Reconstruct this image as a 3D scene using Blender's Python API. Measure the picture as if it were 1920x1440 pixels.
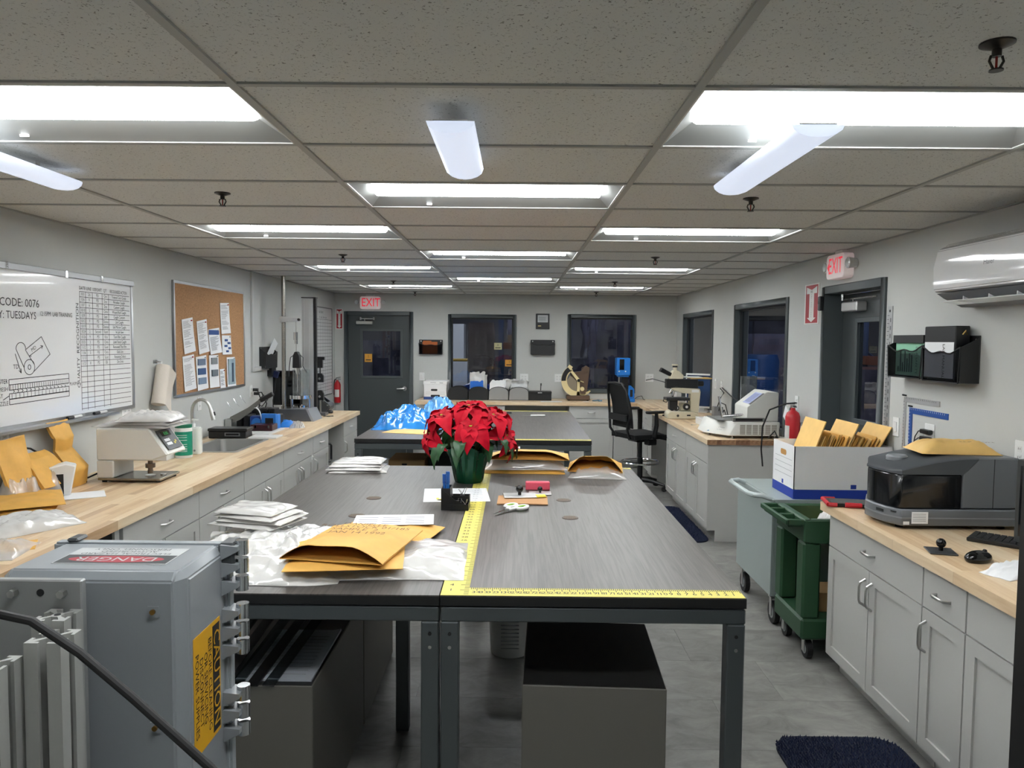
import bpy, bmesh, math, random
from mathutils import Vector, Matrix, Euler, noise
for _o in list(bpy.data.objects): bpy.data.objects.remove(_o)
SC = bpy.context.scene
COL = SC.collection
PI = math.pi
random.seed(7)
# ------------------------------------------------------------ camera
HC = 1.778
def _camera():
    F, ROLL, YAW, PIT = 1407.66, .0088, .0051, -.0589
    c, s, cp, sp, cr, sr = math.cos(YAW), math.sin(YAW), math.cos(PIT), math.sin(PIT), math.cos(ROLL), math.sin(ROLL)
    fw = Vector((-cp*s, cp*c, sp)); r = Vector((c, s, 0)); up = Vector((sp*s, -sp*c, cp))
    R = cr*r + sr*up; U = cr*up - sr*r
    cd = bpy.data.cameras.new('camera'); cd.sensor_width = 36; cd.lens = F/1920*36
    cd.clip_start = .02; cd.clip_end = 100
    o = bpy.data.objects.new('camera', cd); COL.objects.link(o)
    m = Matrix((R, U, -fw)).transposed().to_4x4(); m.translation = (0, 0, HC); o.matrix_world = m
    SC.camera = o
_camera()
# ------------------------------------------------------------ world and exposure
W = bpy.data.worlds.new('world'); SC.world = W; W.use_nodes = True
W.node_tree.nodes['Background'].inputs[0].default_value = (.5, .58, .75, 1)
W.node_tree.nodes['Background'].inputs[1].default_value = .03
SC.view_settings.view_transform = 'Standard'; SC.view_settings.look = 'None'
SC.view_settings.exposure = 0.22; SC.view_settings.gamma = 1.0; SC.view_settings.use_curve_mapping = False
_c = SC.cycles; _c.max_bounces = 8; _c.diffuse_bounces = 3; _c.glossy_bounces = 3; _c.transmission_bounces = 4; _c.transparent_max_bounces = 10; _c.caustics_reflective = False; _c.adaptive_threshold = .03; _c.caustics_refractive = False
LENS = 17.6          # radiance of the ceiling light lenses
# ------------------------------------------------------------ room measures
WL, WR, FY, CEIL = -2.68, 2.36, 11.1, 2.44
CT = .914            # worktop height
TT = .955            # centre table height
# ------------------------------------------------------------ materials
def lin(h):
    if isinstance(h, str):
        h = [int(h[i:i+2], 16)/255 for i in (0, 2, 4)]
        return tuple((x/12.92 if x <= .04045 else ((x+.055)/1.055)**2.4) for x in h)
    return h
_M = {}
def mat(name, col='808080', rough=.5, metal=0., var=0., vscale=8., bump=0., bscale=60., emit=None, estr=0., trans=0., spec=.5, coat=0., stretch=None, col2=None):
    if name in _M: return _M[name]
    m = bpy.data.materials.new(name); m.use_nodes = True; _M[name] = m
    nt = m.node_tree; b = nt.nodes['Principled BSDF']; L = nt.links
    c = lin(col)
    b.inputs['Base Color'].default_value = (*c, 1); b.inputs['Roughness'].default_value = rough
    b.inputs['Metallic'].default_value = metal; b.inputs['Specular IOR Level'].default_value = spec
    b.inputs['Coat Weight'].default_value = coat; b.inputs['Transmission Weight'].default_value = trans
    if emit: b.inputs['Emission Color'].default_value = (*lin(emit), 1); b.inputs['Emission Strength'].default_value = estr; m.cycles.emission_sampling = 'FRONT' if estr > 5 else ('AUTO' if estr > .6 else 'NONE')
    if var or bump:
        tc = nt.nodes.new('ShaderNodeTexCoord'); mp = nt.nodes.new('ShaderNodeMapping'); L.new(tc.outputs['Object'], mp.inputs[0])
        if stretch: mp.inputs['Scale'].default_value = stretch
        if var:
            n = nt.nodes.new('ShaderNodeTexNoise'); n.inputs['Scale'].default_value = vscale; n.inputs['Detail'].default_value = 6; L.new(mp.outputs[0], n.inputs['Vector'])
            r = nt.nodes.new('ShaderNodeValToRGB'); r.color_ramp.elements[0].position = .3; r.color_ramp.elements[1].position = .7
            c2 = lin(col2) if col2 else tuple(x*(1-var) for x in c); c1 = c if col2 else tuple(min(1, x*(1+var*.5)) for x in c)
            r.color_ramp.elements[0].color = (*c2, 1); r.color_ramp.elements[1].color = (*c1, 1)
            L.new(n.outputs[0], r.inputs[0]); L.new(r.outputs[0], b.inputs['Base Color'])
        if bump:
            n2 = nt.nodes.new('ShaderNodeTexNoise'); n2.inputs['Scale'].default_value = bscale; n2.inputs['Detail'].default_value = 3; L.new(mp.outputs[0], n2.inputs['Vector'])
            bp = nt.nodes.new('ShaderNodeBump'); bp.inputs['Strength'].default_value = bump; bp.inputs['Distance'].default_value = .004
            L.new(n2.outputs[0], bp.inputs['Height']); L.new(bp.outputs[0], b.inputs['Normal'])
    return m
def glassmat(name, tint='ffffff', refl=.08, rough=.02, body=0., bodycol='ffffff'):
    "thin clear sheet: mostly transparent, a little mirror; body = share of milky diffuse"
    if name in _M: return _M[name]
    m = bpy.data.materials.new(name); m.use_nodes = True; _M[name] = m; nt = m.node_tree; L = nt.links
    out = nt.nodes['Material Output']; nt.nodes.remove(nt.nodes['Principled BSDF'])
    t = nt.nodes.new('ShaderNodeBsdfTransparent'); t.inputs[0].default_value = (*lin(tint), 1)
    g = nt.nodes.new('ShaderNodeBsdfGlossy'); g.inputs['Roughness'].default_value = rough
    mx = nt.nodes.new('ShaderNodeMixShader'); lw = nt.nodes.new('ShaderNodeFresnel'); lw.inputs[0].default_value = 1.5
    ad = nt.nodes.new('ShaderNodeMath'); ad.operation = 'MULTIPLY_ADD'; ad.inputs[1].default_value = 1.0; ad.inputs[2].default_value = refl-.04; ad.use_clamp = True
    ge = nt.nodes.new('ShaderNodeNewGeometry'); sb = nt.nodes.new('ShaderNodeMath'); sb.operation = 'SUBTRACT'; sb.inputs[0].default_value = 1; L.new(ge.outputs['Backfacing'], sb.inputs[1]); ml = nt.nodes.new('ShaderNodeMath'); ml.operation = 'MULTIPLY'; L.new(lw.outputs[0], ad.inputs[0]); L.new(ad.outputs[0], ml.inputs[0]); L.new(sb.outputs[0], ml.inputs[1]); L.new(ml.outputs[0], mx.inputs[0]); L.new(t.outputs[0], mx.inputs[1]); L.new(g.outputs[0], mx.inputs[2])
    last = mx
    if body:
        d = nt.nodes.new('ShaderNodeBsdfDiffuse'); d.inputs[0].default_value = (*lin(bodycol), 1)
        m2 = nt.nodes.new('ShaderNodeMixShader'); m2.inputs[0].default_value = body; L.new(mx.outputs[0], m2.inputs[1]); L.new(d.outputs[0], m2.inputs[2]); last = m2
    L.new(last.outputs[0], out.inputs[0])
    return m
def tile_mat():
    "mineral-fibre ceiling tile: pale with dark pinholes and fissures"
    m = bpy.data.materials.new('ceiling_tile'); m.use_nodes = True; nt = m.node_tree; L = nt.links; b = nt.nodes['Principled BSDF']; b.inputs['Roughness'].default_value = .95; b.inputs['Specular IOR Level'].default_value = .1
    tc = nt.nodes.new('ShaderNodeTexCoord'); n = nt.nodes.new('ShaderNodeTexNoise'); n.inputs['Scale'].default_value = 120; n.inputs['Detail'].default_value = 3; n.inputs['Distortion'].default_value = 1.2; L.new(tc.outputs['Object'], n.inputs['Vector'])
    r = nt.nodes.new('ShaderNodeValToRGB'); e = r.color_ramp.elements; e[0].position = .31; e[0].color = (*lin('858580'), 1); e[1].position = .39; e[1].color = (*lin('d8d9d6'), 1)
    L.new(n.outputs[0], r.inputs[0]); L.new(r.outputs[0], b.inputs['Base Color'])
    bp = nt.nodes.new('ShaderNodeBump'); bp.inputs['Strength'].default_value = .5; bp.inputs['Distance'].default_value = .003; L.new(r.outputs[0], bp.inputs['Height']); L.new(bp.outputs[0], b.inputs['Normal'])
    return m
def floor_mat(i):
    m = bpy.data.materials.new('floor_stone_%d' % i); m.use_nodes = True; nt = m.node_tree; L = nt.links; b = nt.nodes['Principled BSDF']; b.inputs['Roughness'].default_value = .42
    tc = nt.nodes.new('ShaderNodeTexCoord'); mp = nt.nodes.new('ShaderNodeMapping'); mp.inputs['Location'].default_value = (i*3.1, i*1.7, 0); mp.inputs['Scale'].default_value = (1, 1.6, 1); L.new(tc.outputs['Object'], mp.inputs[0])
    n = nt.nodes.new('ShaderNodeTexNoise'); n.inputs['Scale'].default_value = 5; n.inputs['Detail'].default_value = 11; n.inputs['Roughness'].default_value = .68; n.inputs['Distortion'].default_value = .8; L.new(mp.outputs[0], n.inputs['Vector'])
    r = nt.nodes.new('ShaderNodeValToRGB'); e = r.color_ramp.elements; k = (.92, 1., 1.1)[i]
    e[0].position = .3; e[0].color = tuple(x*k for x in lin('686764'))+(1,); e[1].position = .75; e[1].color = tuple(x*k for x in lin('969590'))+(1,)
    L.new(n.outputs[0], r.inputs[0]); L.new(r.outputs[0], b.inputs['Base Color'])
    bp = nt.nodes.new('ShaderNodeBump'); bp.inputs['Strength'].default_value = .15; bp.inputs['Distance'].default_value = .003; L.new(n.outputs[0], bp.inputs['Height']); L.new(bp.outputs[0], b.inputs['Normal'])
    return m
WALL = mat('wall_paint', 'c4c6c3', .75, var=.03, vscale=2)
CAB = mat('cabinet_paint', 'b9b9b5', .42)
DARKFR = mat('door_frame_paint', '4d5456', .4)
DOORP = mat('door_paint', '444a4b', .42)
STEEL = mat('brushed_steel', 'b9b9b6', .28, 1.)
NICKEL = mat('satin_nickel', 'cfcfcc', .32, 1.)
CHROME = mat('chrome', 'e4e4e4', .08, 1.)
BLACK = mat('black_plastic', '17181a', .38)
BLACKM = mat('black_matte', '151516', .7)
RUBBER = mat('rubber', '1b1b1c', .6)
WHITE = mat('white_plastic', 'e3e4e2', .4)
PAPER = mat('white_paper', 'eceef0', .8)
KRAFT = mat('kraft_mailer', 'e1ad54', .6, var=.12, vscale=14, bump=.25, bscale=18)
KRAFT2 = mat('kraft_mailer_pale', 'e9c074', .6, var=.1, vscale=10)
KRAFTIN = mat('mailer_inside', 'b8843a', .7)
INK = mat('black_ink', '1a1a1c', .6)
BLUEINK = mat('blue_print', '2c4f8e', .6)
GREYINK = mat('grey_print', '8d9095', .7)
TABLEFR = mat('table_frame', '565c5e', .35, .4)
EDGE = mat('table_edge_band', '191a1b', .45)
YEL = mat('yellow_tape', 'd6ca62', .5)
REDP = mat('red_paint', 'c2202a', .4)
POLY = mat('white_poly_bag', 'cfcecb', .2, var=.05, vscale=6, coat=.4)
CLEARBAG = glassmat('clear_poly', 'f2f2f2', .12, .12, .35, 'eeeae6')
GLASS = glassmat('window_glass', 'c9ced6', .07, .01)
# ------------------------------------------------------------ mesh building
class MB:
    def __init__(s): s.v = []; s.f = []; s.m = []; s.cm = 0; s.T = None
    def add(s, vs, fs):
        n = len(s.v)
        for p in vs:
            p = Vector(p); s.v.append(tuple(s.T @ p) if s.T else tuple(p))
        for f in fs: s.f.append(tuple(i+n for i in f)); s.m.append(s.cm)
        return s
    def box(s, x0, x1, y0, y1, z0, z1):
        return s.add([(x0,y0,z0),(x1,y0,z0),(x1,y1,z0),(x0,y1,z0),(x0,y0,z1),(x1,y0,z1),(x1,y1,z1),(x0,y1,z1)],
                     [(0,3,2,1),(4,5,6,7),(0,1,5,4),(1,2,6,5),(2,3,7,6),(3,0,4,7)])
    def obox(s, c, d, rot=(0,0,0)):
        T = Matrix.Translation(c) @ Euler(rot).to_matrix().to_4x4(); a, b, e = d[0]/2, d[1]/2, d[2]/2
        vs = [(-a,-b,-e),(a,-b,-e),(a,b,-e),(-a,b,-e),(-a,-b,e),(a,-b,e),(a,b,e),(-a,b,e)]
        return s.add([T @ Vector(p) for p in vs], [(0,3,2,1),(4,5,6,7),(0,1,5,4),(1,2,6,5),(2,3,7,6),(3,0,4,7)])
    def prism(s, pts, a, b, axis='y'):
        "outline pts extruded from a to b along axis: axis y takes (x,z), z takes (x,y), x takes (y,z)"
        k = len(pts)
        def P(p, t): return (p[0], t, p[1]) if axis == 'y' else ((p[0], p[1], t) if axis == 'z' else (t, p[0], p[1]))
        vs = [P(p, a) for p in pts]+[P(p, b) for p in pts]
        return s.add(vs, [tuple(range(k)), tuple(range(2*k-1, k-1, -1))]+[(i, i+k, (i+1) % k+k, (i+1) % k) for i in range(k)])
    def cyl(s, p0, p1, r0, r1=None, n=14, caps=True):
        p0, p1 = Vector(p0), Vector(p1); r1 = r0 if r1 is None else r1
        d = (p1-p0).normalized(); a = d.orthogonal().normalized(); b = d.cross(a)
        vs = [p0+(a*math.cos(2*PI*i/n)+b*math.sin(2*PI*i/n))*r0 for i in range(n)]+[p1+(a*math.cos(2*PI*i/n)+b*math.sin(2*PI*i/n))*r1 for i in range(n)]
        fs = [(i, (i+1) % n, (i+1) % n+n, i+n) for i in range(n)]
        if caps: fs += [tuple(range(n-1, -1, -1)), tuple(range(n, 2*n))]
        return s.add(vs, fs)
    def tube(s, pts, r, n=8, closed=False, flat=1.):
        pts = [Vector(p) for p in pts]; k = len(pts); vs = []; a = None
        for i, p in enumerate(pts):
            q0 = pts[(i-1) % k] if (i or closed) else p; q1 = pts[(i+1) % k] if (i < k-1 or closed) else p
            d = (q1-q0).normalized()
            a = d.orthogonal().normalized() if a is None else (a-d*a.dot(d)).normalized()
            b = d.cross(a); rr = r[i] if isinstance(r, (list, tuple)) else r
            vs += [p+(a*math.cos(2*PI*j/n)*flat+b*math.sin(2*PI*j/n))*rr for j in range(n)]
        fs = []
        for i in range(k if closed else k-1):
            o, q = i*n, ((i+1) % k)*n
            fs += [(o+j, o+(j+1) % n, q+(j+1) % n, q+j) for j in range(n)]
        if not closed: fs += [tuple(range(n-1, -1, -1)), tuple(range((k-1)*n, k*n))]
        return s.add(vs, fs)
    def lathe(s, prof, n=24, c=(0,0,0), cap=True):
        "prof = (radius, z) from bottom to top"
        vs = []; k = len(prof)
        for r, z in prof: vs += [(c[0]+r*math.cos(2*PI*i/n), c[1]+r*math.sin(2*PI*i/n), c[2]+z) for i in range(n)]
        fs = []
        for j in range(k-1): fs += [(j*n+i, j*n+(i+1) % n, (j+1)*n+(i+1) % n, (j+1)*n+i) for i in range(n)]
        if cap: fs += [tuple(range(n-1, -1, -1)), tuple(range((k-1)*n, k*n))]
        return s.add(vs, fs)
    def sphere(s, c, r, n=14, m=8, sc=(1,1,1)):
        prof = [(math.sin(PI*(i+.0001)/m)*r if 0 < i < m else 1e-5, -math.cos(PI*i/m)*r) for i in range(m+1)]
        vs = []
        for q, z in prof: vs += [(c[0]+q*math.cos(2*PI*i/n)*sc[0], c[1]+q*math.sin(2*PI*i/n)*sc[1], c[2]+z*sc[2]) for i in range(n)]
        return s.add(vs, [(j*n+i, j*n+(i+1) % n, (j+1)*n+(i+1) % n, (j+1)*n+i) for j in range(m) for i in range(n)])
    def sheet(s, fn, nu, nv, t=.002):
        "closed thin sheet: fn(u,v) -> point for u,v in 0..1, thickness t below along the local normal"
        top = [[Vector(fn(i/nu, j/nv)) for j in range(nv+1)] for i in range(nu+1)]; vs = []
        bot = []
        for i in range(nu+1):
            for j in range(nv+1):
                du = top[min(i+1, nu)][j]-top[max(i-1, 0)][j]; dv = top[i][min(j+1, nv)]-top[i][max(j-1, 0)][j] if False else top[i][min(j+1, nv)]-top[i][max(j-1, 0)]
                nrm = du.cross(dv); nrm = nrm.normalized() if nrm.length > 1e-9 else Vector((0,0,1))
                vs.append(top[i][j]); bot.append(top[i][j]-nrm*t)
        N = len(vs); w = nv+1; fs = []
        for i in range(nu):
            for j in range(nv):
                a, b, c, d = i*w+j, (i+1)*w+j, (i+1)*w+j+1, i*w+j+1
                fs += [(a, b, c, d), (N+d, N+c, N+b, N+a)]
        rim = [i*w for i in range(nu+1)]+[nu*w+j for j in range(1, nv+1)]+[i*w+nv for i in range(nu-1, -1, -1)]+[j for j in range(nv-1, 0, -1)]
        for q in range(len(rim)):
            a, b = rim[q], rim[(q+1) % len(rim)]; fs.append((b, a, N+a, N+b))
        return s.add(vs+bot, fs)
    def pillow(s, w, d, h, nu=16, nv=16, wob=0., amp=0., freq=4., seed=0., p=3., base=.002, warp=None, folds=0, fold_h=.02):
        "lying soft thing: flat underside, raised crumpled top, thin rim; warp(x,y) -> extra height"
        vs = []; W_ = nv+1; rf = random.Random(int(seed*97)); FL = [(rf.uniform(0, PI), rf.uniform(-.8, .8), rf.uniform(.06, .2), rf.uniform(.4, 1), rf.uniform(-.9, .9), rf.uniform(.4, 1.2)) for _ in range(folds)]
        for i in range(nu+1):
            for j in range(nv+1):
                u, v = i/nu*2-1, j/nv*2-1
                e = (1-abs(u)**p)*(1-abs(v)**p)
                n1 = noise.noise((u*freq*.5+seed, v*freq*.5, seed)); n2 = noise.noise((u*freq*1.7, v*freq*1.7+seed, 3.3+seed)); n3 = abs(noise.noise((u*freq+9+seed, v*freq*.8, seed)))
                x = u*w/2*(1+wob*noise.noise((seed, v*1.7, 1.1))); y = v*d/2*(1+wob*noise.noise((u*1.7, seed, 2.2)))
                z = base+max(0, h*e*(1+.35*n1)+amp*(n2*.6+(.5-n3))*min(1, e*2.5)+max([0]+[fold_h*q[3]*max(0, 1-abs(u*math.cos(q[0])+v*math.sin(q[0])-q[1])/q[2])*max(0, 1-abs(-u*math.sin(q[0])+v*math.cos(q[0])-q[4])/q[5]) for q in FL])*min(1, e*4))+(warp(u, v) if warp else 0)
                vs.append((x, y, z))
        N = len(vs); bot = [(x, y, max(0, (warp(i//W_/nu*2-1, i % W_/nv*2-1) if warp else 0))) for i, (x, y, z) in enumerate(vs)]; fs = []
        for i in range(nu):
            for j in range(nv):
                a, b, c, e = i*W_+j, (i+1)*W_+j, (i+1)*W_+j+1, i*W_+j+1
                fs += [(a, b, c, e), (N+e, N+c, N+b, N+a)]
        rim = [i*W_ for i in range(nu+1)]+[nu*W_+j for j in range(1, nv+1)]+[i*W_+nv for i in range(nu-1, -1, -1)]+[j for j in range(nv-1, 0, -1)]
        for q in range(len(rim)):
            a, b = rim[q], rim[(q+1) % len(rim)]; fs.append((b, a, N+a, N+b))
        return s.add(vs+bot, fs)
    def text(s, txt, size, T, xs=1., align='CENTER', th=.0006):
        "flat lettering: T maps the text plane (x right, y up) to local space"
        vs, fs = _glyphs(txt, align)
        n = len(vs); o = s.T; s.T = (o @ T) if o else T
        s.add([(x*size*xs, y*size, th) for x, y in vs], fs); s.T = o
        return s
    def build(s, name, m, parent=None, bevel=0., smooth=True, ang=35, seg=1, loc=None, rz=0):
        me = bpy.data.meshes.new(name); me.from_pydata(s.v, [], s.f)
        ms = m if isinstance(m, (list, tuple)) else [m]
        for x in ms: me.materials.append(x)
        if len(ms) > 1: me.polygons.foreach_set('material_index', s.m)
        if bevel:
            bm = bmesh.new(); bm.from_mesh(me); bmesh.ops.remove_doubles(bm, verts=bm.verts, dist=1e-6)
            es = [e for e in bm.edges if len(e.link_faces) == 2 and e.calc_face_angle(0) > math.radians(38)]
            bmesh.ops.bevel(bm, geom=es, offset=bevel, segments=seg, affect='EDGES', clamp_overlap=True); bm.to_mesh(me); bm.free()
        if smooth:
            me.polygons.foreach_set('use_smooth', [True]*len(me.polygons)); me.set_sharp_from_angle(angle=math.radians(ang))
        me.update()
        o = bpy.data.objects.new(name, me); COL.objects.link(o)
        if parent: o.parent = parent
        if loc: o.location = loc
        o.rotation_euler[2] = rz
        return o
_G = {}
def _glyphs(txt, align):
    k = (txt, align)
    if k in _G: return _G[k]
    cu = bpy.data.curves.new('t', 'FONT'); cu.body = txt; cu.size = 1; cu.align_x = align; cu.align_y = 'CENTER'; cu.resolution_u = 2; cu.fill_mode = 'FRONT'
    ob = bpy.data.objects.new('t', cu); COL.objects.link(ob); me = bpy.data.meshes.new_from_object(ob)
    r = ([(v.co.x, v.co.y) for v in me.vertices], [tuple(p.vertices) for p in me.polygons])
    bpy.data.objects.remove(ob); bpy.data.curves.remove(cu); bpy.data.meshes.remove(me)
    _G[k] = r; return r
def TM(loc, rx=0, ry=0, rz=0): return Matrix.Translation(loc) @ Euler((rx, ry, rz)).to_matrix().to_4x4()
def FACE(x, z, y=-.001): return TM((x, y, z), PI/2)      # text plane facing local -y
def UPF(x, y, z, rz=0): return TM((x, y, z), 0, 0, rz)   # text plane facing up
def thing(name, label, cat, loc=(0,0,0), rz=0., group=None):
    o = bpy.data.objects.new(name, None); COL.objects.link(o); o.empty_display_size = .05
    o.location = loc; o.rotation_euler = (0, 0, rz); o['label'] = label; o['category'] = cat
    if group: o['group'] = group
    return o
def tag(o, label, cat, group=None):
    o['label'] = label; o['category'] = cat
    if group: o['group'] = group
    return o
def struct(o): o['kind'] = 'structure'; return o
def part(name, m, parent, fn, **k):
    b = MB(); fn(b); return b.build(name, m, parent, **k)
def bx(name, m, parent, *b, bevel=.0, **k): return MB().box(*b).build(name, m, parent, bevel=bevel, **k)
def holes(b, u0, u1, w0, w1, hs, put):
    "fills the rectangle u0..u1 x w0..w1 except hs [(a0,a1,c0,c1)]"
    us = sorted({u0, u1} | {x for h in hs for x in h[:2]}); ws = sorted({w0, w1} | {x for h in hs for x in h[2:]})
    for i in range(len(us)-1):
        run = None
        for j in range(len(ws)-1):
            a, c = (us[i]+us[i+1])/2, (ws[j]+ws[j+1])/2
            hole = any(h[0] < a < h[1] and h[2] < c < h[3] for h in hs)
            if not hole: run = [ws[j], ws[j+1]] if run is None else [run[0], ws[j+1]]
            if hole or j == len(ws)-2:
                if run: put(us[i], us[i+1], run[0], run[1]); run = None
RL, RR = PI/2, -PI/2      # turn for things on the left wall, on the right wall
def arc(c, r, a0, a1, n, f): return [f(c[0]+r*math.cos(a0+(a1-a0)*i/n), c[1]+r*math.sin(a0+(a1-a0)*i/n)) for i in range(n+1)]
def rrect(w, h, r, n=4, cx=0, cz=0):
    p = []
    for sx, sz, a in ((1,1,0),(-1,1,PI/2),(-1,-1,PI),(1,-1,1.5*PI)):
        for i in range(n+1): p.append((cx+sx*(w/2-r)+r*math.cos(a+PI/2*i/n), cz+sz*(h/2-r)+r*math.sin(a+PI/2*i/n)))
    return p
# ============================================================ SETTING
# floor: stone-look tiles laid in staggered rows
fl = struct(bx('floor', mat('floor_bed', '3a3a39', .8), None, WL-.2, WR+3.2, -.6, FY+7, -.06, -.004))
FM = [floor_mat(i) for i in range(3)]
tiles = [MB().box(.0006, .9134, .0006, .4564, -.004, 0).build('tile_mesh', m, None) for m in FM]
for t in tiles: COL.objects.unlink(t)
row = 0; y = 3.18-.457*8
while y < FY-.05:
    x = WL-.5+(.457 if row % 2 else .1)-.5
    while x < WR:
        if x+.914 > WL:
            o = bpy.data.objects.new('floor_tile', tiles[random.choice((0, 1, 1, 2))].data); COL.objects.link(o); o.location = (x, y, 0); o.parent = fl
            if x < WL or x+.914 > WR or y+.457 > FY:
                o.scale = (max(.05, (min(x+.914, WR)-max(x, WL))/.914), max(.05, (min(y+.457, FY)-y)/.457), 1); o.location.x = max(x, WL)
        x += .914
    y += .457; row += 1
for t in tiles: bpy.data.objects.remove(t)
# walls
WD = .15
H1 = [(-2.543, -1.52, 0, 2.175), (-1.009, .003, .90, 2.146), (.751, 1.766, 1.0, 2.158)]
b = MB(); holes(b, WL-WD, WR+WD, 0, 2.7, H1, lambda a, c, d, e: b.box(a, c, FY, FY+WD, d, e)); struct(b.build('wall_far', WALL))
H2 = [(9.02, 10.645, .95, 2.158), (6.54, 8.16, .95, 2.17), (4.82, 5.81, 0, 2.198)]
b = MB(); holes(b, -.45, FY, 0, 2.7, H2, lambda a, c, d, e: b.box(WR, WR+WD, a, c, d, e)); struct(b.build('wall_right', WALL))
struct(bx('wall_left', WALL, None, WL-WD, WL, -.45, FY, 0, 2.7))
struct(bx('wall_front', WALL, None, WL-WD, WR+WD, -.6, -.45, 0, 2.7))
BASEB = mat('base_moulding', '35383a', .6)
struct(bx('baseboard_far', BASEB, None, WL, -2.55, FY-.01, FY, 0, .1)); struct(bx('baseboard_right', BASEB, None, WR-.01, WR, 5.82, 6.6, 0, .1))
struct(bx('baseboard_left', BASEB, None, WL, WL+.01, 8.95, FY-.01, 0, .1))
# ceiling: grid of tees with lay-in tiles and lights
X0, Y0, TW, TD = -.747, 3.2247, 1.2192, .6096
ce = struct(bx('ceiling', mat('ceiling_deck', '55524e', .9), None, WL, WR, -.45, FY, 2.56, 2.6))
TEE = mat('ceiling_tee', 'a9aaa6', .55); CTM = tile_mat()
LIGHTS = {(0,-4),(0,0),(0,4),(0,8),(-1,-2),(1,-2),(-1,2),(1,2),(-1,6),(1,6),(-1,10),(1,10)}
tm = {}
for c in range(-2, 3):
    for r in range(-7, 13):
        xa, xb = max(WL, X0+c*TW), min(WR, X0+(c+1)*TW); ya, yb = max(-.45, Y0+r*TD), min(FY, Y0+(r+1)*TD)
        if xb-xa < .03 or yb-ya < .03 or (c, r) in LIGHTS: continue
        k = (round(xb-xa, 3), round(yb-ya, 3))
        if k not in tm: tm[k] = MB().box(.008, k[0]-.008, .008, k[1]-.008, 0, .016).build('ceiling_tile', CTM, ce, bevel=.003); o = tm[k]
        else: o = tm[k].copy(); COL.objects.link(o)
        o.location = (xa, ya, CEIL+.003)
for c in range(-1, 4):
    x = X0+c*TW
    if WL < x < WR: bx('tee_bar', TEE, ce, x-.012, x+.012, -.45, FY, CEIL-.004, CEIL+.02)
for r in range(-6, 13):
    y = Y0+r*TD
    for c in range(-2, 3):
        xa, xb = max(WL, X0+c*TW), min(WR, X0+(c+1)*TW)
        if xb-xa > .05 and y < FY: bx('cross_tee', TEE, ce, xa+.012, xb-.012, y-.010, y+.010, CEIL-.003, CEIL+.02)
for nm, a in (('wall_angle', (WL, WL+.018, -.45, FY)), ('wall_angle', (WR-.018, WR, -.45, FY)), ('wall_angle', (WL, WR, FY-.018, FY))): bx(nm, TEE, ce, *a, CEIL-.004, CEIL+.002)
# recessed lights
PANW = mat('light_pan', '8f918f', .4); LENSM = mat('light_lens', 'ffffff', .5, emit='f8fbfc', estr=LENS); TRIM = mat('light_trim', 'd5d5d2', .45)
ORD = {(0,-4): 'recessed ceiling light above the viewer, out of the picture', (0,0): 'centre-column recessed ceiling light nearest the viewer', (0,4): 'middle recessed ceiling light of the centre column', (0,8): 'farthest recessed ceiling light of the centre column',
 (-1,-2): 'large recessed ceiling light cut off at the upper left', (-1,2): 'left recessed ceiling light above the corkboard', (-1,6): 'left recessed ceiling light third from the front', (-1,10): 'left recessed ceiling light in front of the far exit sign',
 (1,-2): 'large recessed ceiling light at the upper right above the air conditioner', (1,2): 'right recessed ceiling light second from the front', (1,6): 'right recessed ceiling light third from the front', (1,10): 'right recessed ceiling light nearest the far wall'}
def troffer(c, r):
    t = thing('troffer_light', ORD[(c, r)], 'ceiling light', (X0+(c+.5)*TW, Y0+(r+.5)*TD, CEIL), 0, 'recessed ceiling lights')
    X, Y, x, y, h = .595, .29, .52, .15, .042
    b = MB()
    o = [(-X,-Y,0),(X,-Y,0),(X,Y,0),(-X,Y,0)]; i = [(-x,-y,h),(x,-y,h),(x,y,h),(-x,y,h)]; u = [(p[0], p[1], .1) for p in o]
    b.add(o+i+u, [(0,4,5,1),(1,5,6,2),(2,6,7,3),(3,7,4,0),(8,9,10,11),(0,1,9,8),(1,2,10,9),(2,3,11,10),(3,0,8,11)]); b.build('reflector_pan', PANW, t, smooth=False)
    pr = [(y*q/4, .004+.036*(q/4)**2) for q in range(-4, 5)]
    b = MB(); b.prism(pr, -x, x, 'x'); b.build('lens', LENSM, t)
    b = MB()
    for a in ((-X-.003, X+.003, -Y-.003, -Y+.004), (-X-.003, X+.003, Y-.004, Y+.003), (-X-.003, -X+.004, -Y, Y), (X-.004, X+.003, -Y, Y)): b.box(*a, -.002, .006)
    b.build('rim', TRIM, t)
    b = MB(); b.obox((-.3, .245, .008), (.025, .012, .008), (.28, 0, 0)); b.build('sensor', mat('sensor_white', 'ffffff', .3, emit='ffffff', estr=1.2), t)
for k in sorted(LIGHTS): troffer(*k)
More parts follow.
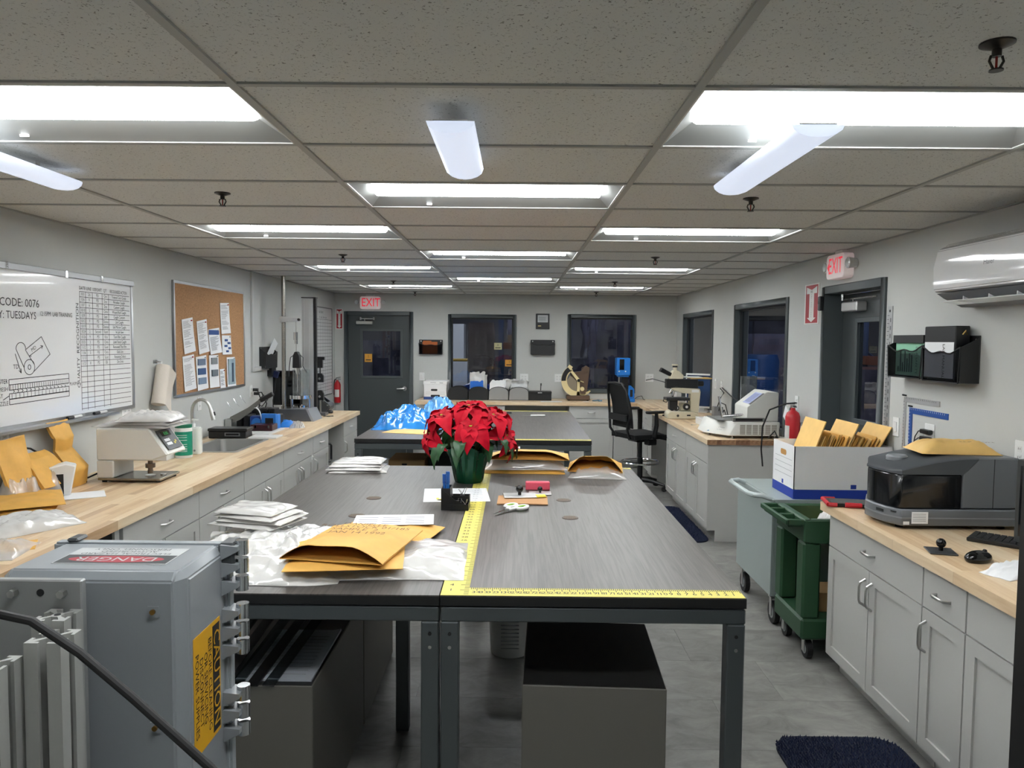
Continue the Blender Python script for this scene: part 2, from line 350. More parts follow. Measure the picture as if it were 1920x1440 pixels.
# lamp reflections in the glass, built as three added glowing strips below the ceiling
REFLM = mat('reflection_glow', 'dfe6f2', .4, emit='cfd9ee', estr=.72)  # emission stands in for the mirrored glow of lamps behind the viewer
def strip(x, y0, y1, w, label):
    t = thing('lamp_reflection', label, 'strip light', (x, y0, CEIL), 0, 'lamp reflections built as strips under the ceiling tiles'); L = y1-y0; n = 8
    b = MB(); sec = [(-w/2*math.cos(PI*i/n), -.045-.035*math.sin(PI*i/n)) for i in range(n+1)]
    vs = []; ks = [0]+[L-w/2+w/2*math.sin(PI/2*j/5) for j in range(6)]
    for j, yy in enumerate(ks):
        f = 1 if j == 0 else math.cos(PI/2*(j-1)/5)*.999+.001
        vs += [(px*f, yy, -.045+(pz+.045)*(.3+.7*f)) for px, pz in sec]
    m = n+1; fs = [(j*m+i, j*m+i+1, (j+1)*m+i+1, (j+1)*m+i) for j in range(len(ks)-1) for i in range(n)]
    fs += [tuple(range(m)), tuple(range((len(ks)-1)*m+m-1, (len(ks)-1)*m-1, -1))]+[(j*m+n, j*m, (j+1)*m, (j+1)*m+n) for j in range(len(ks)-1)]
    b.add(vs, fs); b.build('cover', REFLM, t)  # this cover is the added glowing strip of the lamp reflection
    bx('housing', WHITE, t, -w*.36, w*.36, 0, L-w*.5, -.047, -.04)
    for yy in (.12, L-.22): b = MB().cyl((0, yy, -.042), (0, yy, -.004), .008); b.build('hanger', NICKEL, t)  # housing and hangers are made up to carry the reflection strip
strip(-.193, 2.165, 2.83, .138, 'bluish lamp reflection built as a strip above the poinsettia, middle of three')
strip(.852, 2.175, 3.09, .15, 'bluish lamp reflection built as a strip crossing the upper right recessed light')
strip(-1.82, 2.2, 3.1, .15, 'bluish lamp reflection built as a strip near the left wall above the whiteboard')
# fire sprinklers
SPRK = mat('sprinkler_metal', '3b3936', .35, .8)
def sprinkler(x, y, label):
    t = thing('fire_sprinkler', label, 'sprinkler', (x, y, CEIL+.003), 0, 'ceiling sprinklers')
    b = MB().lathe([(.036, 0), (.036, -.004), (.016, -.012), (.010, -.014)], 20); b.build('escutcheon', SPRK, t)
    b = MB().cyl((0,0,-.012), (0,0,-.03), .010); b.tube([(-.012,0,-.028), (-.016,0,-.04), (-.006,0,-.058)], .003, 6); b.tube([(.012,0,-.028), (.016,0,-.04), (.006,0,-.058)], .003, 6); b.build('frame_arms', SPRK, t)
    b = MB().cyl((0,0,-.03), (0,0,-.056), .0025); b.build('bulb', mat('sprinkler_bulb', 'a03028', .2), t)
    b = MB().cyl((0,0,-.058), (0,0,-.061), .015); b.build('deflector', SPRK, t)
for x, y, l in ((-1.363, 3.506, 'dark ceiling sprinkler ahead of the left second light'), (-1.386, 6.02, 'small ceiling sprinkler above the sink, left side'), (-1.42, 8.69, 'tiny ceiling sprinkler before the far left light'),
  (1.058, 1.708, 'large dark ceiling sprinkler at the top right corner'), (1.083, 3.535, 'ceiling sprinkler beside the right lamp-reflection strip'), (1.10, 6.026, 'small ceiling sprinkler between right second and third lights'),
  (1.113, 8.57, 'tiny ceiling sprinkler before the far right light'), (-1.43, 10.61, 'tiny ceiling sprinkler near the far exit sign'), (1.095, 10.39, 'tiny ceiling sprinkler above the far right window')): sprinkler(x, y, l)
# ------------------------------------------------------------ windows and doors
def window(name, loc, rz, w, h, mull=False, depth=.13, fw=.052, notices=()):
    o = struct(bpy.data.objects.new(name, None)); COL.objects.link(o); o.location = loc; o.rotation_euler[2] = rz
    b = MB()
    for x0, x1, z0, z1 in ((-w/2, -w/2+fw, 0, h), (w/2-fw, w/2, 0, h), (-w/2+fw, w/2-fw, h-fw, h), (-w/2+fw, w/2-fw, 0, fw)):
        b.box(x0, x1, -.012, depth, z0, z1)
    b.build('window_frame', DARKFR, o, bevel=.004)
    b = MB()
    for x0, x1, z0, z1 in ((-w/2+fw, -w/2+fw+.018, fw, h-fw), (w/2-fw-.018, w/2-fw, fw, h-fw), (-w/2+fw+.018, w/2-fw-.018, h-fw-.018, h-fw), (-w/2+fw+.018, w/2-fw-.018, fw, fw+.018)):
        b.box(x0, x1, depth*.5-.02, depth*.5+.02, z0, z1)
    b.build('glazing_stop', mat('glazing_stop', '26292b', .5), o)
    bx('pane', GLASS, o, -w/2+fw+.005, w/2-fw-.005, depth*.5-.003, depth*.5+.003, fw+.005, h-fw-.005)
    return o
window('window_1', (-.503, FY, .90), 0, 1.012, 1.246); window('window_2', (1.2585, FY, 1.0), 0, 1.015, 1.158)
window('window_3', (WR, 9.8325, .95), RR, 1.625, 1.208); window('window_4', (WR, 7.35, .95), RR, 1.62, 1.22)
def notice(loc, rz, w, h, col, label, sym='!'):
    t = thing('paper_notice', label, 'notice', loc, rz)
    bx('sheet', mat(col, {'notice_orange': 'd69a3a', 'notice_pale': 'b8b68e'}[col], .7), t, -w/2, w/2, -.001, 0, 0, h)
    b = MB(); b.text(sym, h*.45, FACE(0, h*.65, -.0015)); b.box(-w*.35, w*.35, -.0018, -.001, h*.2, h*.32); b.build('lettering', INK, t)
notice((-.10, FY+.058, 1.38), 0, .125, .10, 'notice_orange', 'small orange warning notice stuck on the far left window pane')
notice((-.27, FY+.058, 1.63), 0, .115, .10, 'notice_pale', 'small pale notice stuck high on the far left window pane', '=')
notice((-2.19, FY+.026, 1.43), 0, .11, .12, 'notice_orange', 'small orange warning notice on the glass of the far door')
def door(name, loc, rz, w, h, lites, hinge_left, swing=0., leaf_y=.03, handle=True):
    o = struct(bpy.data.objects.new(name, None)); COL.objects.link(o); o.location = loc; o.rotation_euler[2] = rz; fw = .055
    b = MB()
    for x0, x1, z0, z1 in ((-w/2, -w/2+fw, 0, h), (w/2-fw, w/2, 0, h), (-w/2+fw, w/2-fw, h-fw, h)): b.box(x0, x1, -.018, .15, z0, z1)
    b.build('door_frame', DARKFR, o, bevel=.004)
    x0, x1 = -w/2+fw+.003, w/2-fw-.003; g = lites
    lf = bpy.data.objects.new('door_leaf', None); COL.objects.link(lf); lf.parent = o
    b = MB(); holes(b, x0, x1, .01, h-fw-.004, [g], lambda a, c, d, e: b.box(a, c, leaf_y, leaf_y+.045, d, e)); lf2 = b.build('leaf_panel', DOORP, lf)
    b = MB(); e = .03
    for q in ((g[0]-e, g[0]+.006, g[2]-e, g[3]+e), (g[1]-.006, g[1]+e, g[2]-e, g[3]+e), (g[0], g[1], g[3]-.006, g[3]+e), (g[0], g[1], g[2]-e, g[2]+.006)): b.box(q[0], q[1], leaf_y-.009, leaf_y+.002, q[2], q[3])
    b.build('glass_trim', DARKFR, lf, bevel=.003)
    bx('pane', GLASS, lf, g[0], g[1], leaf_y+.018, leaf_y+.024, g[2], g[3])
    return o, lf
d1, lf1 = door('door_1', (-2.0315, FY, 0), 0, 1.023, 2.175, (-.245, .322, 1.22, 1.895), True)
b = MB(); b.cyl((.38, .03, 1.04), (.38, .015, 1.04), .033); b.cyl((.38, .02, 1.04), (.38, -.03, 1.04), .012); b.tube([(.38, -.03, 1.04), (.36, -.034, 1.04), (.27, -.03, 1.038)], [.011, .011, .008]); b.build('lever_handle', NICKEL, d1)
b = MB(); b.box(-.33, -.09, -.03, .03, 1.985, 2.035); b.build('closer_body', NICKEL, d1, bevel=.006)
b = MB(); b.box(-.27, -.06, -.045, -.035, 2.06, 2.075); b.box(-.27, -.255, -.045, .02, 2.05, 2.09); b.box(-.075, -.06, -.045, .02, 2.05, 2.09); b.cyl((-.2, -.03, 2.035), (-.2, -.04, 2.066), .008); b.build('closer_arm', NICKEL, d1)
d2, lf2 = door('door_2', (WR, 5.315, 0), RR, .99, 2.198, (-.19, .30, 1.22, 1.93), True, leaf_y=.13)
b = MB(); b.box(-.30, -.05, .05, .13, 2.005, 2.075); b.build('closer_body', mat('closer_silver', 'bfc0be', .35, .6), d2, bevel=.008)
b = MB(); b.box(-.33, .2, .07, .08, 2.09, 2.1); b.cyl((-.15, .075, 2.07), (-.15, .075, 2.095), .008); b.cyl((-.33, .075, 2.09), (-.33, .075, 2.143), .012); b.build('closer_arm', CHROME, d2)
# ============================================================ CABINETS, WORKTOPS, TABLES
def shaker(b, x0, x1, z0, z1, t=.02, rail=.058, dep=.009):
    "framed panel door in the plane y = -t..0, face towards -y"
    xi, xj, zi, zj = x0+rail, x1-rail, z0+rail, z1-rail; y = -t; k = -t+dep
    vs = [(x0,y,z0),(x1,y,z0),(x1,y,z1),(x0,y,z1),(xi,y,zi),(xj,y,zi),(xj,y,zj),(xi,y,zj),(xi,k,zi),(xj,k,zi),(xj,k,zj),(xi,k,zj),(x0,0,z0),(x1,0,z0),(x1,0,z1),(x0,0,z1)]
    b.add(vs, [(0,1,5,4),(1,2,6,5),(2,3,7,6),(3,0,4,7),(4,5,9,8),(5,6,10,9),(6,7,11,10),(7,4,8,11),(8,9,10,11),(0,12,13,1),(1,13,14,2),(2,14,15,3),(3,15,12,0),(15,14,13,12)])
def pull(parent, x, z, L, vert, y=-.02):
    "arched bow pull"
    n = 8; pts = []
    for i in range(n+1):
        a = i/n; s = (a-.5)*L; out = y-.03*min(1, math.sin(PI*a)*2.2)
        pts.append((x, out, z+s) if vert else (x+s, out, z))
    b = MB(); b.tube(pts, .0062, 8); return b.build('handle', NICKEL, parent)
def cabinet(label, loc, rz, w, depth, doors=2, drawers=1, hdl=True, h=.868, side=None, group=None, name='base_cabinet', dh=None, bt=None):
    t = thing(name, label, 'cabinet', loc, rz, group or 'grey base cabinets'); toe = .10
    b = MB(); b.box(0, w, 0, depth, toe, bt or h); b.box(0, w, .06, depth, 0, toe); b.build('body', CAB, t)
    zt, zd = h-.008, h-.175; g = .0025; n = drawers
    for i in range(n):
        a, c = w*i/n+g, w*(i+1)/n-g
        d = MB().box(a, c, -.02, 0, zd+g, zt).build('drawer', CAB, t, bevel=.0015)
        if hdl: pull(d, (a+c)/2, (zt+zd)/2, .10, False)
    for i in range(doors):
        a, c = w*i/doors+g, w*(i+1)/doors-g
        b = MB(); shaker(b, a, c, toe+.005, zd-g); d = b.build('door', CAB, t, smooth=False)
        left = (i % 2 == 0) if doors > 1 else (dh == 'r')
        pull(d, c-.032 if left else a+.032, zd-.115, .13, True)
    return t
XF = -1.905
def lc(y0, y1, label, **k): return cabinet(label, (XF, y0, 0), RL, y1-y0, .7, **k)
lc(3.555, 4.424, 'grey two-door base cabinet with a wide drawer, nearest on the left run')
lc(4.426, 5.168, 'grey two-door base cabinet under the thickness gauge')
lc(5.17, 6.055, 'grey sink base cabinet with a plain handle-less front panel', hdl=False, bt=.72)
lc(6.057, 6.945, 'grey two-door base cabinet just beyond the sink', bt=.72)
lc(6.947, 7.518, 'narrow grey one-door base cabinet before the left kneehole', doors=1)
lc(8.19, 8.88, 'grey one-door base cabinet at the far end of the left run', doors=1)
t = thing('kneehole_panel', 'dark grey support panel closing the kneehole at the left front', 'panel', (WL+.01, 3.5, 0))
bx('panel', mat('dark_panel', '4a4c4c', .6), t, 0, .76, .0, .04, 0, .868); bx('edge_strip', CAB, t, .762, .775, .0, .04, 0, .868)
t = thing('child_lock', 'small white plastic knob on the cabinet beyond the sink', 'latch', (XF+.0195, 6.9, .68), RL); part('knob', WHITE, t, lambda b: b.sphere((0, -.008, 0), .009)); part('plate', WHITE, t, lambda b: b.box(-.008, .008, -.003, 0, -.03, .02))
# right near run: X face 1.71
XR = 1.71
def rc(y1, y0, label, **k): return cabinet(label, (XR, y1, 0), RR, y1-y0, .62, **k)
rc(3.985, 3.06, 'grey two-door base cabinet below the black spectrometer, right front'); rc(3.056, 2.76, 'narrow grey base cabinet below the computer mouse, right front', doors=1)
rc(2.756, 2.10, 'grey base cabinet at the lower right corner of the view', doors=1, dh='r', hdl=False)
# right far run
XQ = 1.725
def rf(y1, y0, label, **k): return cabinet(label, (XQ, y1, 0), RR, y1-y0, .6, **k)
rf(7.47, 6.62, 'grey base cabinet under the white friction tester, nearest of the right far run', hdl=False); rf(8.42, 7.474, 'grey base cabinet under the microscope', )
rf(10.05, 9.35, 'grey base cabinet in the far right corner behind the office chair')
t = thing('end_panel', 'flat grey end panel of the right far cabinets, facing the viewer', 'panel', (XQ-.02, 6.598, 0)); b = MB(); b.prism([(0, .10), (.075, .10), (.075, 0), (.65, 0), (.65, .868), (0, .868)], 0, .02); b.build('panel', CAB, t); bx('filler_strip', CAB, t, 0, .022, -.006, .0, .10, .868)
# back run: Y face 10.42
YB = 10.42
def bc(x0, x1, label, **k): return cabinet(label, (x0, YB, 0), 0, x1-x0, .62, **k)
bc(-1.33, -.15, 'wide grey base cabinet under the file holders on the back run'); bc(.745, 1.36, 'grey base cabinet under the tear tester on the back run', doors=1, dh='r'); bc(1.365, 1.70, 'narrow grey corner cabinet behind the office chair', doors=1, drawers=0)
# worktops: glued staves, each a piece of its own
def stave_mats():
    r = []
    for i, (c1, c2) in enumerate((('e8d2b2', 'dabf9a'), ('e0c7a2', 'd0b08a'), ('d8bb94', 'c5a27a'), ('e4cba8', 'd4b690'), ('cdb08c', 'bb9872'), ('ecd9bb', 'dec5a2'))):
        m = bpy.data.materials.new('maple_stave_%d' % i); m.use_nodes = True; nt = m.node_tree; L = nt.links; b = nt.nodes['Principled BSDF']; b.inputs['Roughness'].default_value = .36
        tc = nt.nodes.new('ShaderNodeTexCoord'); oi = nt.nodes.new('ShaderNodeObjectInfo'); mp = nt.nodes.new('ShaderNodeMapping'); mp.inputs['Scale'].default_value = (4, 70, 40); L.new(tc.outputs['Object'], mp.inputs[0])
        ml = nt.nodes.new('ShaderNodeMath'); ml.operation = 'MULTIPLY'; ml.inputs[1].default_value = 40; L.new(oi.outputs['Random'], ml.inputs[0])
        n = nt.nodes.new('ShaderNodeTexNoise'); n.noise_dimensions = '4D'; n.inputs['Scale'].default_value = 1; n.inputs['Detail'].default_value = 5; n.inputs['Distortion'].default_value = .6; L.new(mp.outputs[0], n.inputs['Vector']); L.new(ml.outputs[0], n.inputs['W'])
        cr = nt.nodes.new('ShaderNodeValToRGB'); q = cr.color_ramp.elements; q[0].position = .3; q[0].color = (*lin(c2), 1); q[1].position = .68; q[1].color = (*lin(c1), 1); L.new(n.outputs[0], cr.inputs[0]); L.new(cr.outputs[0], b.inputs['Base Color']); r.append(m)
    return r
SM = stave_mats(); ENDG = [mat('end_grain_dark', '7d5a42', .6, var=.3, vscale=60), mat('end_grain_light', 'a07a5a', .6, var=.3, vscale=60)]; CORE = mat('glue_line', '9a7650', .7); _SV = {}
TH = .045
def worktop(label, x0, x1, y0, y1, along, rows, hole=None, seed=1):
    t = thing('butcher_block_worktop', label, 'worktop', (x0, y0, CT)); rnd = random.Random(seed); W, D = x1-x0, y1-y0
    LN, BR = (D, W) if along == 'y' else (W, D); rw = BR/rows
    b = MB(); hs = [hole] if hole else []; e = .002
    holes(b, e, W-e, e, D-e, [(h[0]-.001, h[1]+.001, h[2]-.001, h[3]+.001) for h in hs], lambda a, c, d, f: b.box(a, c, d, f, -TH+.001, -.0012)); b.build('core', CORE, t, smooth=False)
    for r in range(rows):
        p = 0; first = True
        segs = [(0, LN)]
        if hole and along == 'y' and hole[0]-1e-4 <= r*rw and (r+1)*rw <= hole[1]+1e-4: segs = [(0, hole[2]), (hole[3], LN)]
        for s0, s1 in segs:
            p = s0; cut = rnd.uniform(.12, .5)
            while p < s1-1e-4:
                l = cut if p == s0 else rnd.choice((.34, .46, .58, .70, .82)); l = min(l, s1-p)
                if s1-(p+l) < .1: l = s1-p
                k = (round(l, 3), rnd.choice((0, 0, 1, 1, 1, 2, 3, 3, 3, 4, 5, 5)), round(rw, 4)); g = .0002
                if k not in _SV:
                    m = MB(); m.box(g, k[0]-g, g, rw-g, -TH, 0); m.m = [0, 0, 0, 1, 0, 1]; o = m.build('stave', [SM[k[1]], ENDG[k[1] % 2]], t, smooth=False); _SV[k] = o.data
                else: o = bpy.data.objects.new('stave', _SV[k]); COL.objects.link(o); o.parent = t
                if along == 'y': o.rotation_euler[2] = PI/2; o.location = ((r+1)*rw, p, 0)
                else: o.location = (p, r*rw, 0)
                p += l
    return t
RWL = .817/19
worktop('long butcher-block worktop with the sink along the left wall', WL+.001, -1.862, 1.7, 8.94, 'y', 19, (4*RWL, 13*RWL, 3.9, 4.62), 3)
worktop('butcher-block worktop carrying the black spectrometer at right front', 1.665, WR-.001, 1.9, 4.055, 'y', 16, None, 4)
worktop('butcher-block worktop carrying the microscope along the right wall', 1.69, WR-.001, 6.575, FY-.001, 'y', 16, None, 5)
worktop('butcher-block worktop below the far windows', -1.40, 1.688, 10.375, FY-.001, 'x', 17, None, 6)
# sink and tap
t = thing('sink', 'stainless drop-in sink set into the left worktop', 'sink', (-2.31, 5.96, CT)); w, d = .19, .35; b = MB()
r0 = rrect(.44, .76, .03); r1 = rrect(.38, .70, .05); r2 = rrect(.36, .68, .06); k = len(r0); vs = [(x, y, .004) for x, y in r0]+[(x, y, .004) for x, y in r1]+[(x, y, -.17) for x, y in r2]+[(x, y, .0) for x, y in r0]
fs = [(j*k+i, j*k+(i+1) % k, (j+1)*k+(i+1) % k, (j+1)*k+i) for j in range(2) for i in range(k)]+[tuple(range(2*k, 3*k))]+[(i, i+3*k, (i+1) % k+3*k, (i+1) % k) for i in range(k)]; b.add(vs, fs); b.build('basin', mat('sink_steel', 'b8b8b5', .38, .75), t)
part('drain', CHROME, t, lambda b: b.lathe([(.04, -.169), (.04, -.166), (.03, -.168)], 20))
t = thing('kitchen_faucet', 'brushed nickel gooseneck faucet with pull-down spray head by the sink', 'faucet', (-2.58, 5.95, CT), 0)
part('base', NICKEL, t, lambda b: b.lathe([(.028, 0), (.028, .008), (.018, .02), (.018, .05)], 20))
part('neck', NICKEL, t, lambda b: b.tube([(0,0,.04), (0,0,.27)]+[(.075-.075*math.cos(PI*i/12*.92), 0, .27+.095*math.sin(PI*i/12*.92)) for i in range(1, 13)], .0125, 12))
sh = part('spray_head', NICKEL, t, lambda b: b.tube([(.148, 0, .295), (.158, 0, .26), (.172, 0, .205)], [.013, .017, .018], 14)); part('spray_button', BLACK, sh, lambda b: b.obox((.18, 0, .255), (.008, .014, .03), (0, -.25, 0)))
part('lever', NICKEL, t, lambda b: b.tube([(0, -.018, .04), (0, -.045, .045), (.01, -.09, .075)], .006))
# centre tables
def table_mat():
    m = bpy.data.materials.new('grey_oak_laminate'); m.use_nodes = True; nt = m.node_tree; L = nt.links; b = nt.nodes['Principled BSDF']; b.inputs['Roughness'].default_value = .34
    tc = nt.nodes.new('ShaderNodeTexCoord'); mp = nt.nodes.new('ShaderNodeMapping'); mp.inputs['Scale'].default_value = (70, 2.2, 1); L.new(tc.outputs['Object'], mp.inputs[0])
    n = nt.nodes.new('ShaderNodeTexNoise'); n.inputs['Scale'].default_value = 1; n.inputs['Detail'].default_value = 6; n.inputs['Distortion'].default_value = 1.4; L.new(mp.outputs[0], n.inputs['Vector'])
    r = nt.nodes.new('ShaderNodeValToRGB'); e = r.color_ramp.elements; e[0].position = .3; e[0].color = (*lin('403d3a'), 1); e[1].position = .62; e[1].color = (*lin('5b5754'), 1)
    L.new(n.outputs[0], r.inputs[0]); L.new(r.outputs[0], b.inputs['Base Color'])
    bp = nt.nodes.new('ShaderNodeBump'); bp.inputs['Strength'].default_value = .12; bp.inputs['Distance'].default_value = .002; L.new(n.outputs[0], bp.inputs['Height']); L.new(bp.outputs[0], b.inputs['Normal'])
    return m
OAK = table_mat()
def ruler_tape(parent, x0, x1, y0, y1, along, major, txts, first=None):
    tp = bx('ruler_tape', YEL, parent, x0, x1, y0, y1, TT, TT+.0012)
    b = MB(); L = (y1-y0) if along == 'y' else (x1-x0); n = int(L/major)
    for i in range(n*4):
        s = (i+1)*major/4; ln = .03 if i % 4 == 3 else .016
        if s > L: break
        if along == 'y': b.box(x1-ln, x1, y0+s-.0012, y0+s+.0012, TT+.0012, TT+.0016)
        else: b.box(x0+s-.0012, x0+s+.0012, y1-ln, y1, TT+.0012, TT+.0016)
    for i in range(n):
        s = (i+1)*major
        if s > L-.02: break
        lab = str(txts(i))
        b.text(lab, .03, UPF(x0+.03, y0+s, TT+.0013) if along == 'y' else UPF(x0+s-.002, y0+.03, TT+.0013), th=.0003)
    b.build('markings', INK, tp)
def table(label, x0, x1, y0, y1, tapes=None, groms=(), mid=None):
    t = thing('work_table', label, 'table', (0, 0, 0), 0, 'grey laminate work tables')
    bx('tabletop', OAK, t, x0, x1, y0, y1, TT-.004, TT); bx('edge_band', EDGE, t, x0, x1, y0, y1, TT-.034, TT-.004)
    b = MB(); f = .05; zt, zb = TT-.039, TT-.088
    b.box(x0, x1, y0+.004, y0+.004+f, zb, zt); b.box(x0, x1, y1-f-.004, y1-.004, zb, zt); b.box(x0+.002, x0+f, y0+f, y1-f, zb, zt); b.box(x1-f, x1-.002, y0+f, y1-f, zb, zt); b.build('apron', TABLEFR, t, bevel=.004)
    lg = .058
    for lx in (x0+.001, x1-lg-.001):
        for ly in (y0+.004, y1-lg-.004):
            l = bx('leg', TABLEFR, t, lx, lx+lg, ly, ly+lg, 0, zb-.001, bevel=.004)
            for zz in (zb-.04, zb-.085): part('bolt', NICKEL if zz < zb-.06 else BLACKM, l, lambda b: b.cyl((lx+lg/2, ly, zz), (lx+lg/2, ly-.003, zz), .006, n=10))
    if mid: bx('leg', TABLEFR, t, mid[0], mid[0]+lg, mid[1], mid[1]+lg, 0, zb-.001, bevel=.004)
    for gx, gy in groms:
        g = part('grommet', mat('grommet_brown', '4c3d33', .5), t, lambda b: b.lathe([(.038, TT), (.038, TT+.002), (.033, TT+.003), (.01, TT+.0025)], 24, (gx, gy, 0)))
        part('brush', mat('grommet_brush', '6b5a4a', .8), g, lambda b: [b.box(gx-.028+.008*i, gx-.024+.008*i, gy-.022, gy+.022, TT+.003, TT+.0036) for i in range(7)])
    if tapes: tapes(t)
    return t
y0, y1 = 2.37, 4.835; XM = -.237
table('left near grey work table under the white bags and mailers', -1.225, XM-.004, y0, y1, None, ((-.734, 3.443), (-.728, 3.832)), (-.53, 3.30))
def _tp(t):
    ruler_tape(t, XM, XM+.09, y0+.0, y1, 'y', .0508, lambda i: 2*i+2 if i else 1); ruler_tape(t, XM+.09, .745, y0, y0+.075, 'x', .0254, lambda i: 34-i if i < 33 else 1)
    ruler_tape(t, XM+.09, .745, y1-.05, y1, 'x', .0254, lambda i: i+1)
table('right near grey work table edged with yellow ruler tape, bearing scissors and poinsettia', XM, .748, y0, y1, _tp, ((.258, 3.444), (.252, 3.826)))
y2, y3 = 6.13, 8.7; XM2 = -.35
table('far left grey work table under the blue film bag', -1.325, XM2-.004, y2, y3)
def _tq(t): ruler_tape(t, XM2, .625, y2, y2+.07, 'x', .0254, lambda i: i+1); ruler_tape(t, XM2+.05, .60, y3-.06, y3, 'x', .0254, lambda i: i+1)
table('far right grey work table with yellow tape along both ends, before the office chair', XM2, .628, y2, y3, _tq)
# ============================================================ ON THE WALLS
ALU = mat('aluminium_frame', 'b4b6b8', .35, .8); WBM = mat('whiteboard_enamel', 'e9eaeb', .12, coat=.5); CORK = mat('cork', 'b58a62', .85, var=.25, vscale=70, bump=.3, bscale=120)
def line(b, x0, z0, x1, z1, y, w=.0035):
    a = math.atan2(z1-z0, x1-x0); L = math.hypot(x1-x0, z1-z0); b.obox(((x0+x1)/2, y, (z0+z1)/2), (L, .0006, w), (0, -a, 0))
# large whiteboard, local x = Y-4.0, z from 1.28
def wb():
    t = thing('whiteboard', 'large wall whiteboard with handwritten table and roll sketch', 'whiteboard', (WL, 4.0, 1.28), RL); x0, x1, h = -1.22, 1.215, .88
    bx('writing_surface', WBM, t, x0+.02, x1-.02, -.012, -.001, .02, h-.02)
    b = MB()
    for q in ((x0, x1, 0, .022), (x0, x1, h-.022, h), (x0, x0+.02, .022, h-.022), (x1-.02, x1, .022, h-.022)): b.box(q[0], q[1], -.02, 0, q[2], q[3])
    b.build('frame', ALU, t, bevel=.002)
    bx('map_rail', ALU, t, x0, x1, -.03, -.02, h-.035, h-.005)
    for cx in (-.1, .42, .8): part('rail_clip', CHROME, t, lambda b: b.box(cx, cx+.02, -.035, -.03, h-.04, h))
    bx('marker_tray', ALU, t, x0+.3, x1-.3, -.07, -.02, -.012, .004)
    b = MB(); Y = -.0128; ox, oz = 4.0, 1.28
    def tx(s, y, z, size, xs=1., al='LEFT', rz=0): b.text(s, size, Matrix.Translation((y-ox, Y, z-oz)) @ Euler((PI/2, 0, 0)).to_matrix().to_4x4() @ Matrix.Rotation(rz, 4, 'Z'), xs, al, .0004)
    def ln(a, c, w=.0035): line(b, a[0]-ox, a[1]-oz, c[0]-ox, c[1]-oz, Y, w)
    def pl(ps, w=.0035):
        for i in range(len(ps)-1): ln(ps[i], ps[i+1], w)
    tx('MARKET CODE: 0076', 4.20, 1.952, .062, 1., 'RIGHT'); b.build('lettering', INK, t, smooth=False); b = MB(); tx('JOHNNY: TUESDAYS', 4.17, 1.885, .058, .9, 'RIGHT'); b.build('lettering', INK, t, smooth=False); b = MB(); tx('12:15PM  LAB TRAINING', 4.20, 1.90, .036, .8)
    b.build('lettering', INK, t, smooth=False); b = MB()
    # roll with web
    def circ(c, rx, rz, n=18, a0=0, a1=2*PI): return [(c[0]+rx*math.cos(a0+(a1-a0)*i/n), c[1]+rz*math.sin(a0+(a1-a0)*i/n)) for i in range(n+1)]
    pl(circ((4.10, 1.605), .045, .042)); pl(circ((4.10, 1.605), .012, .013, 10)); pl(circ((4.033, 1.705), .04, .035, 10, 0, PI)); ln((3.993, 1.705), (4.057, 1.60)); ln((4.07, 1.70), (4.14, 1.62)); pl([(4.07, 1.70), (4.21, 1.772), (4.285, 1.672), (4.13, 1.575)])
    ln((4.10, 1.665), (4.22, 1.72)); ln((4.22, 1.72), (4.20, 1.722)); ln((4.22, 1.72), (4.21, 1.705)); ln((4.10, 1.665), (4.12, 1.665)); tx('MD', 4.14, 1.705, .03, 1., 'CENTER', .45)
    ln((3.985, 1.68), (4.03, 1.575)); ln((4.03, 1.575), (4.03, 1.6)); ln((4.03, 1.575), (4.012, 1.59)); tx('TD', 3.965, 1.61, .034)
    # laminate layers
    for zz in (1.545, 1.517, 1.47, 1.44): ln((3.93, zz), (4.46, zz+.008)); ln((3.93, zz-.028), (4.46, zz-.02)); ln((3.93, zz), (3.93, zz-.028)); ln((4.46, zz+.008), (4.46, zz-.02))
    for i in range(26): ln((3.94+i*.02, 1.517), (3.94+i*.02, 1.49), .002)
    for i in range(16): ln((3.95+i*.032, 1.47), (3.95+i*.032, 1.444), .002)
    for i in range(14): ln((3.96+i*.035, 1.488), (3.972+i*.035, 1.482), .003); ln((3.972+i*.035, 1.482), (3.962+i*.035, 1.474), .003)
    tx('POLYESTER', 3.92, 1.535, .034, .9, 'RIGHT'); tx('MESH', 3.92, 1.495, .03, 1, 'RIGHT'); tx('PLASMA', 4.465, 1.49, .026); tx('HEAT', 3.88, 1.46, .03, 1, 'RIGHT'); tx('NOZZLE', 3.92, 1.42, .032, .9, 'RIGHT'); ln((3.88, 1.44), (3.93, 1.46))
    b.build('sketch', INK, t, smooth=False); b = MB()
    # ruled table
    cols = [4.59, 4.655, 4.73, 4.84, 4.915, 5.175]; n = 22; top, bot = 2.05, 1.33; st = (top-bot)/n
    for i in range(n+1): ln((4.588, top-i*st), (5.178, top-i*st), .003)
    for c in cols[:-1]: ln((c, top), (c, bot-.01), .003)
    for s, x in (('DATE', 4.62), ('LINE', 4.69), ('USER/SHIFT', 4.785), ('QT', 4.875), ('RECOGNISED ACTION', 5.04)): tx(s, x, top+.02, .03, .9 if len(s) < 6 else .7, 'CENTER')
    rows = ['10/3|2/6|PSI|Chri|Trained Core Grade', '10/6|9|PSI|Don|Wrinkles Caught', '10/7|6|PSI|Don|Custom Caught', '10/10|5|PSI|Chris|Wound Roll Caught', '10/9|7|PSI|Sean|Caught Concern', '10/12|9|PSI|Donna|Lint Caught', '10/19|3|PSI|Damon|Sub Micron Caught', '10/24|2|Second|Scott|In Lab Save', '10/26|9|PSI|Kris|Torn Film Caught', '10/31|3|PSI|Chris|Label Stock Caught', '11/2|2|PSI|Scott|Removed Thin Film', '11/6|5|PSI|Chris|Gels Line', '11/13||PSI|Scott|Retaining Defect', '11/21|8|PSI|Elli|Die Lines']
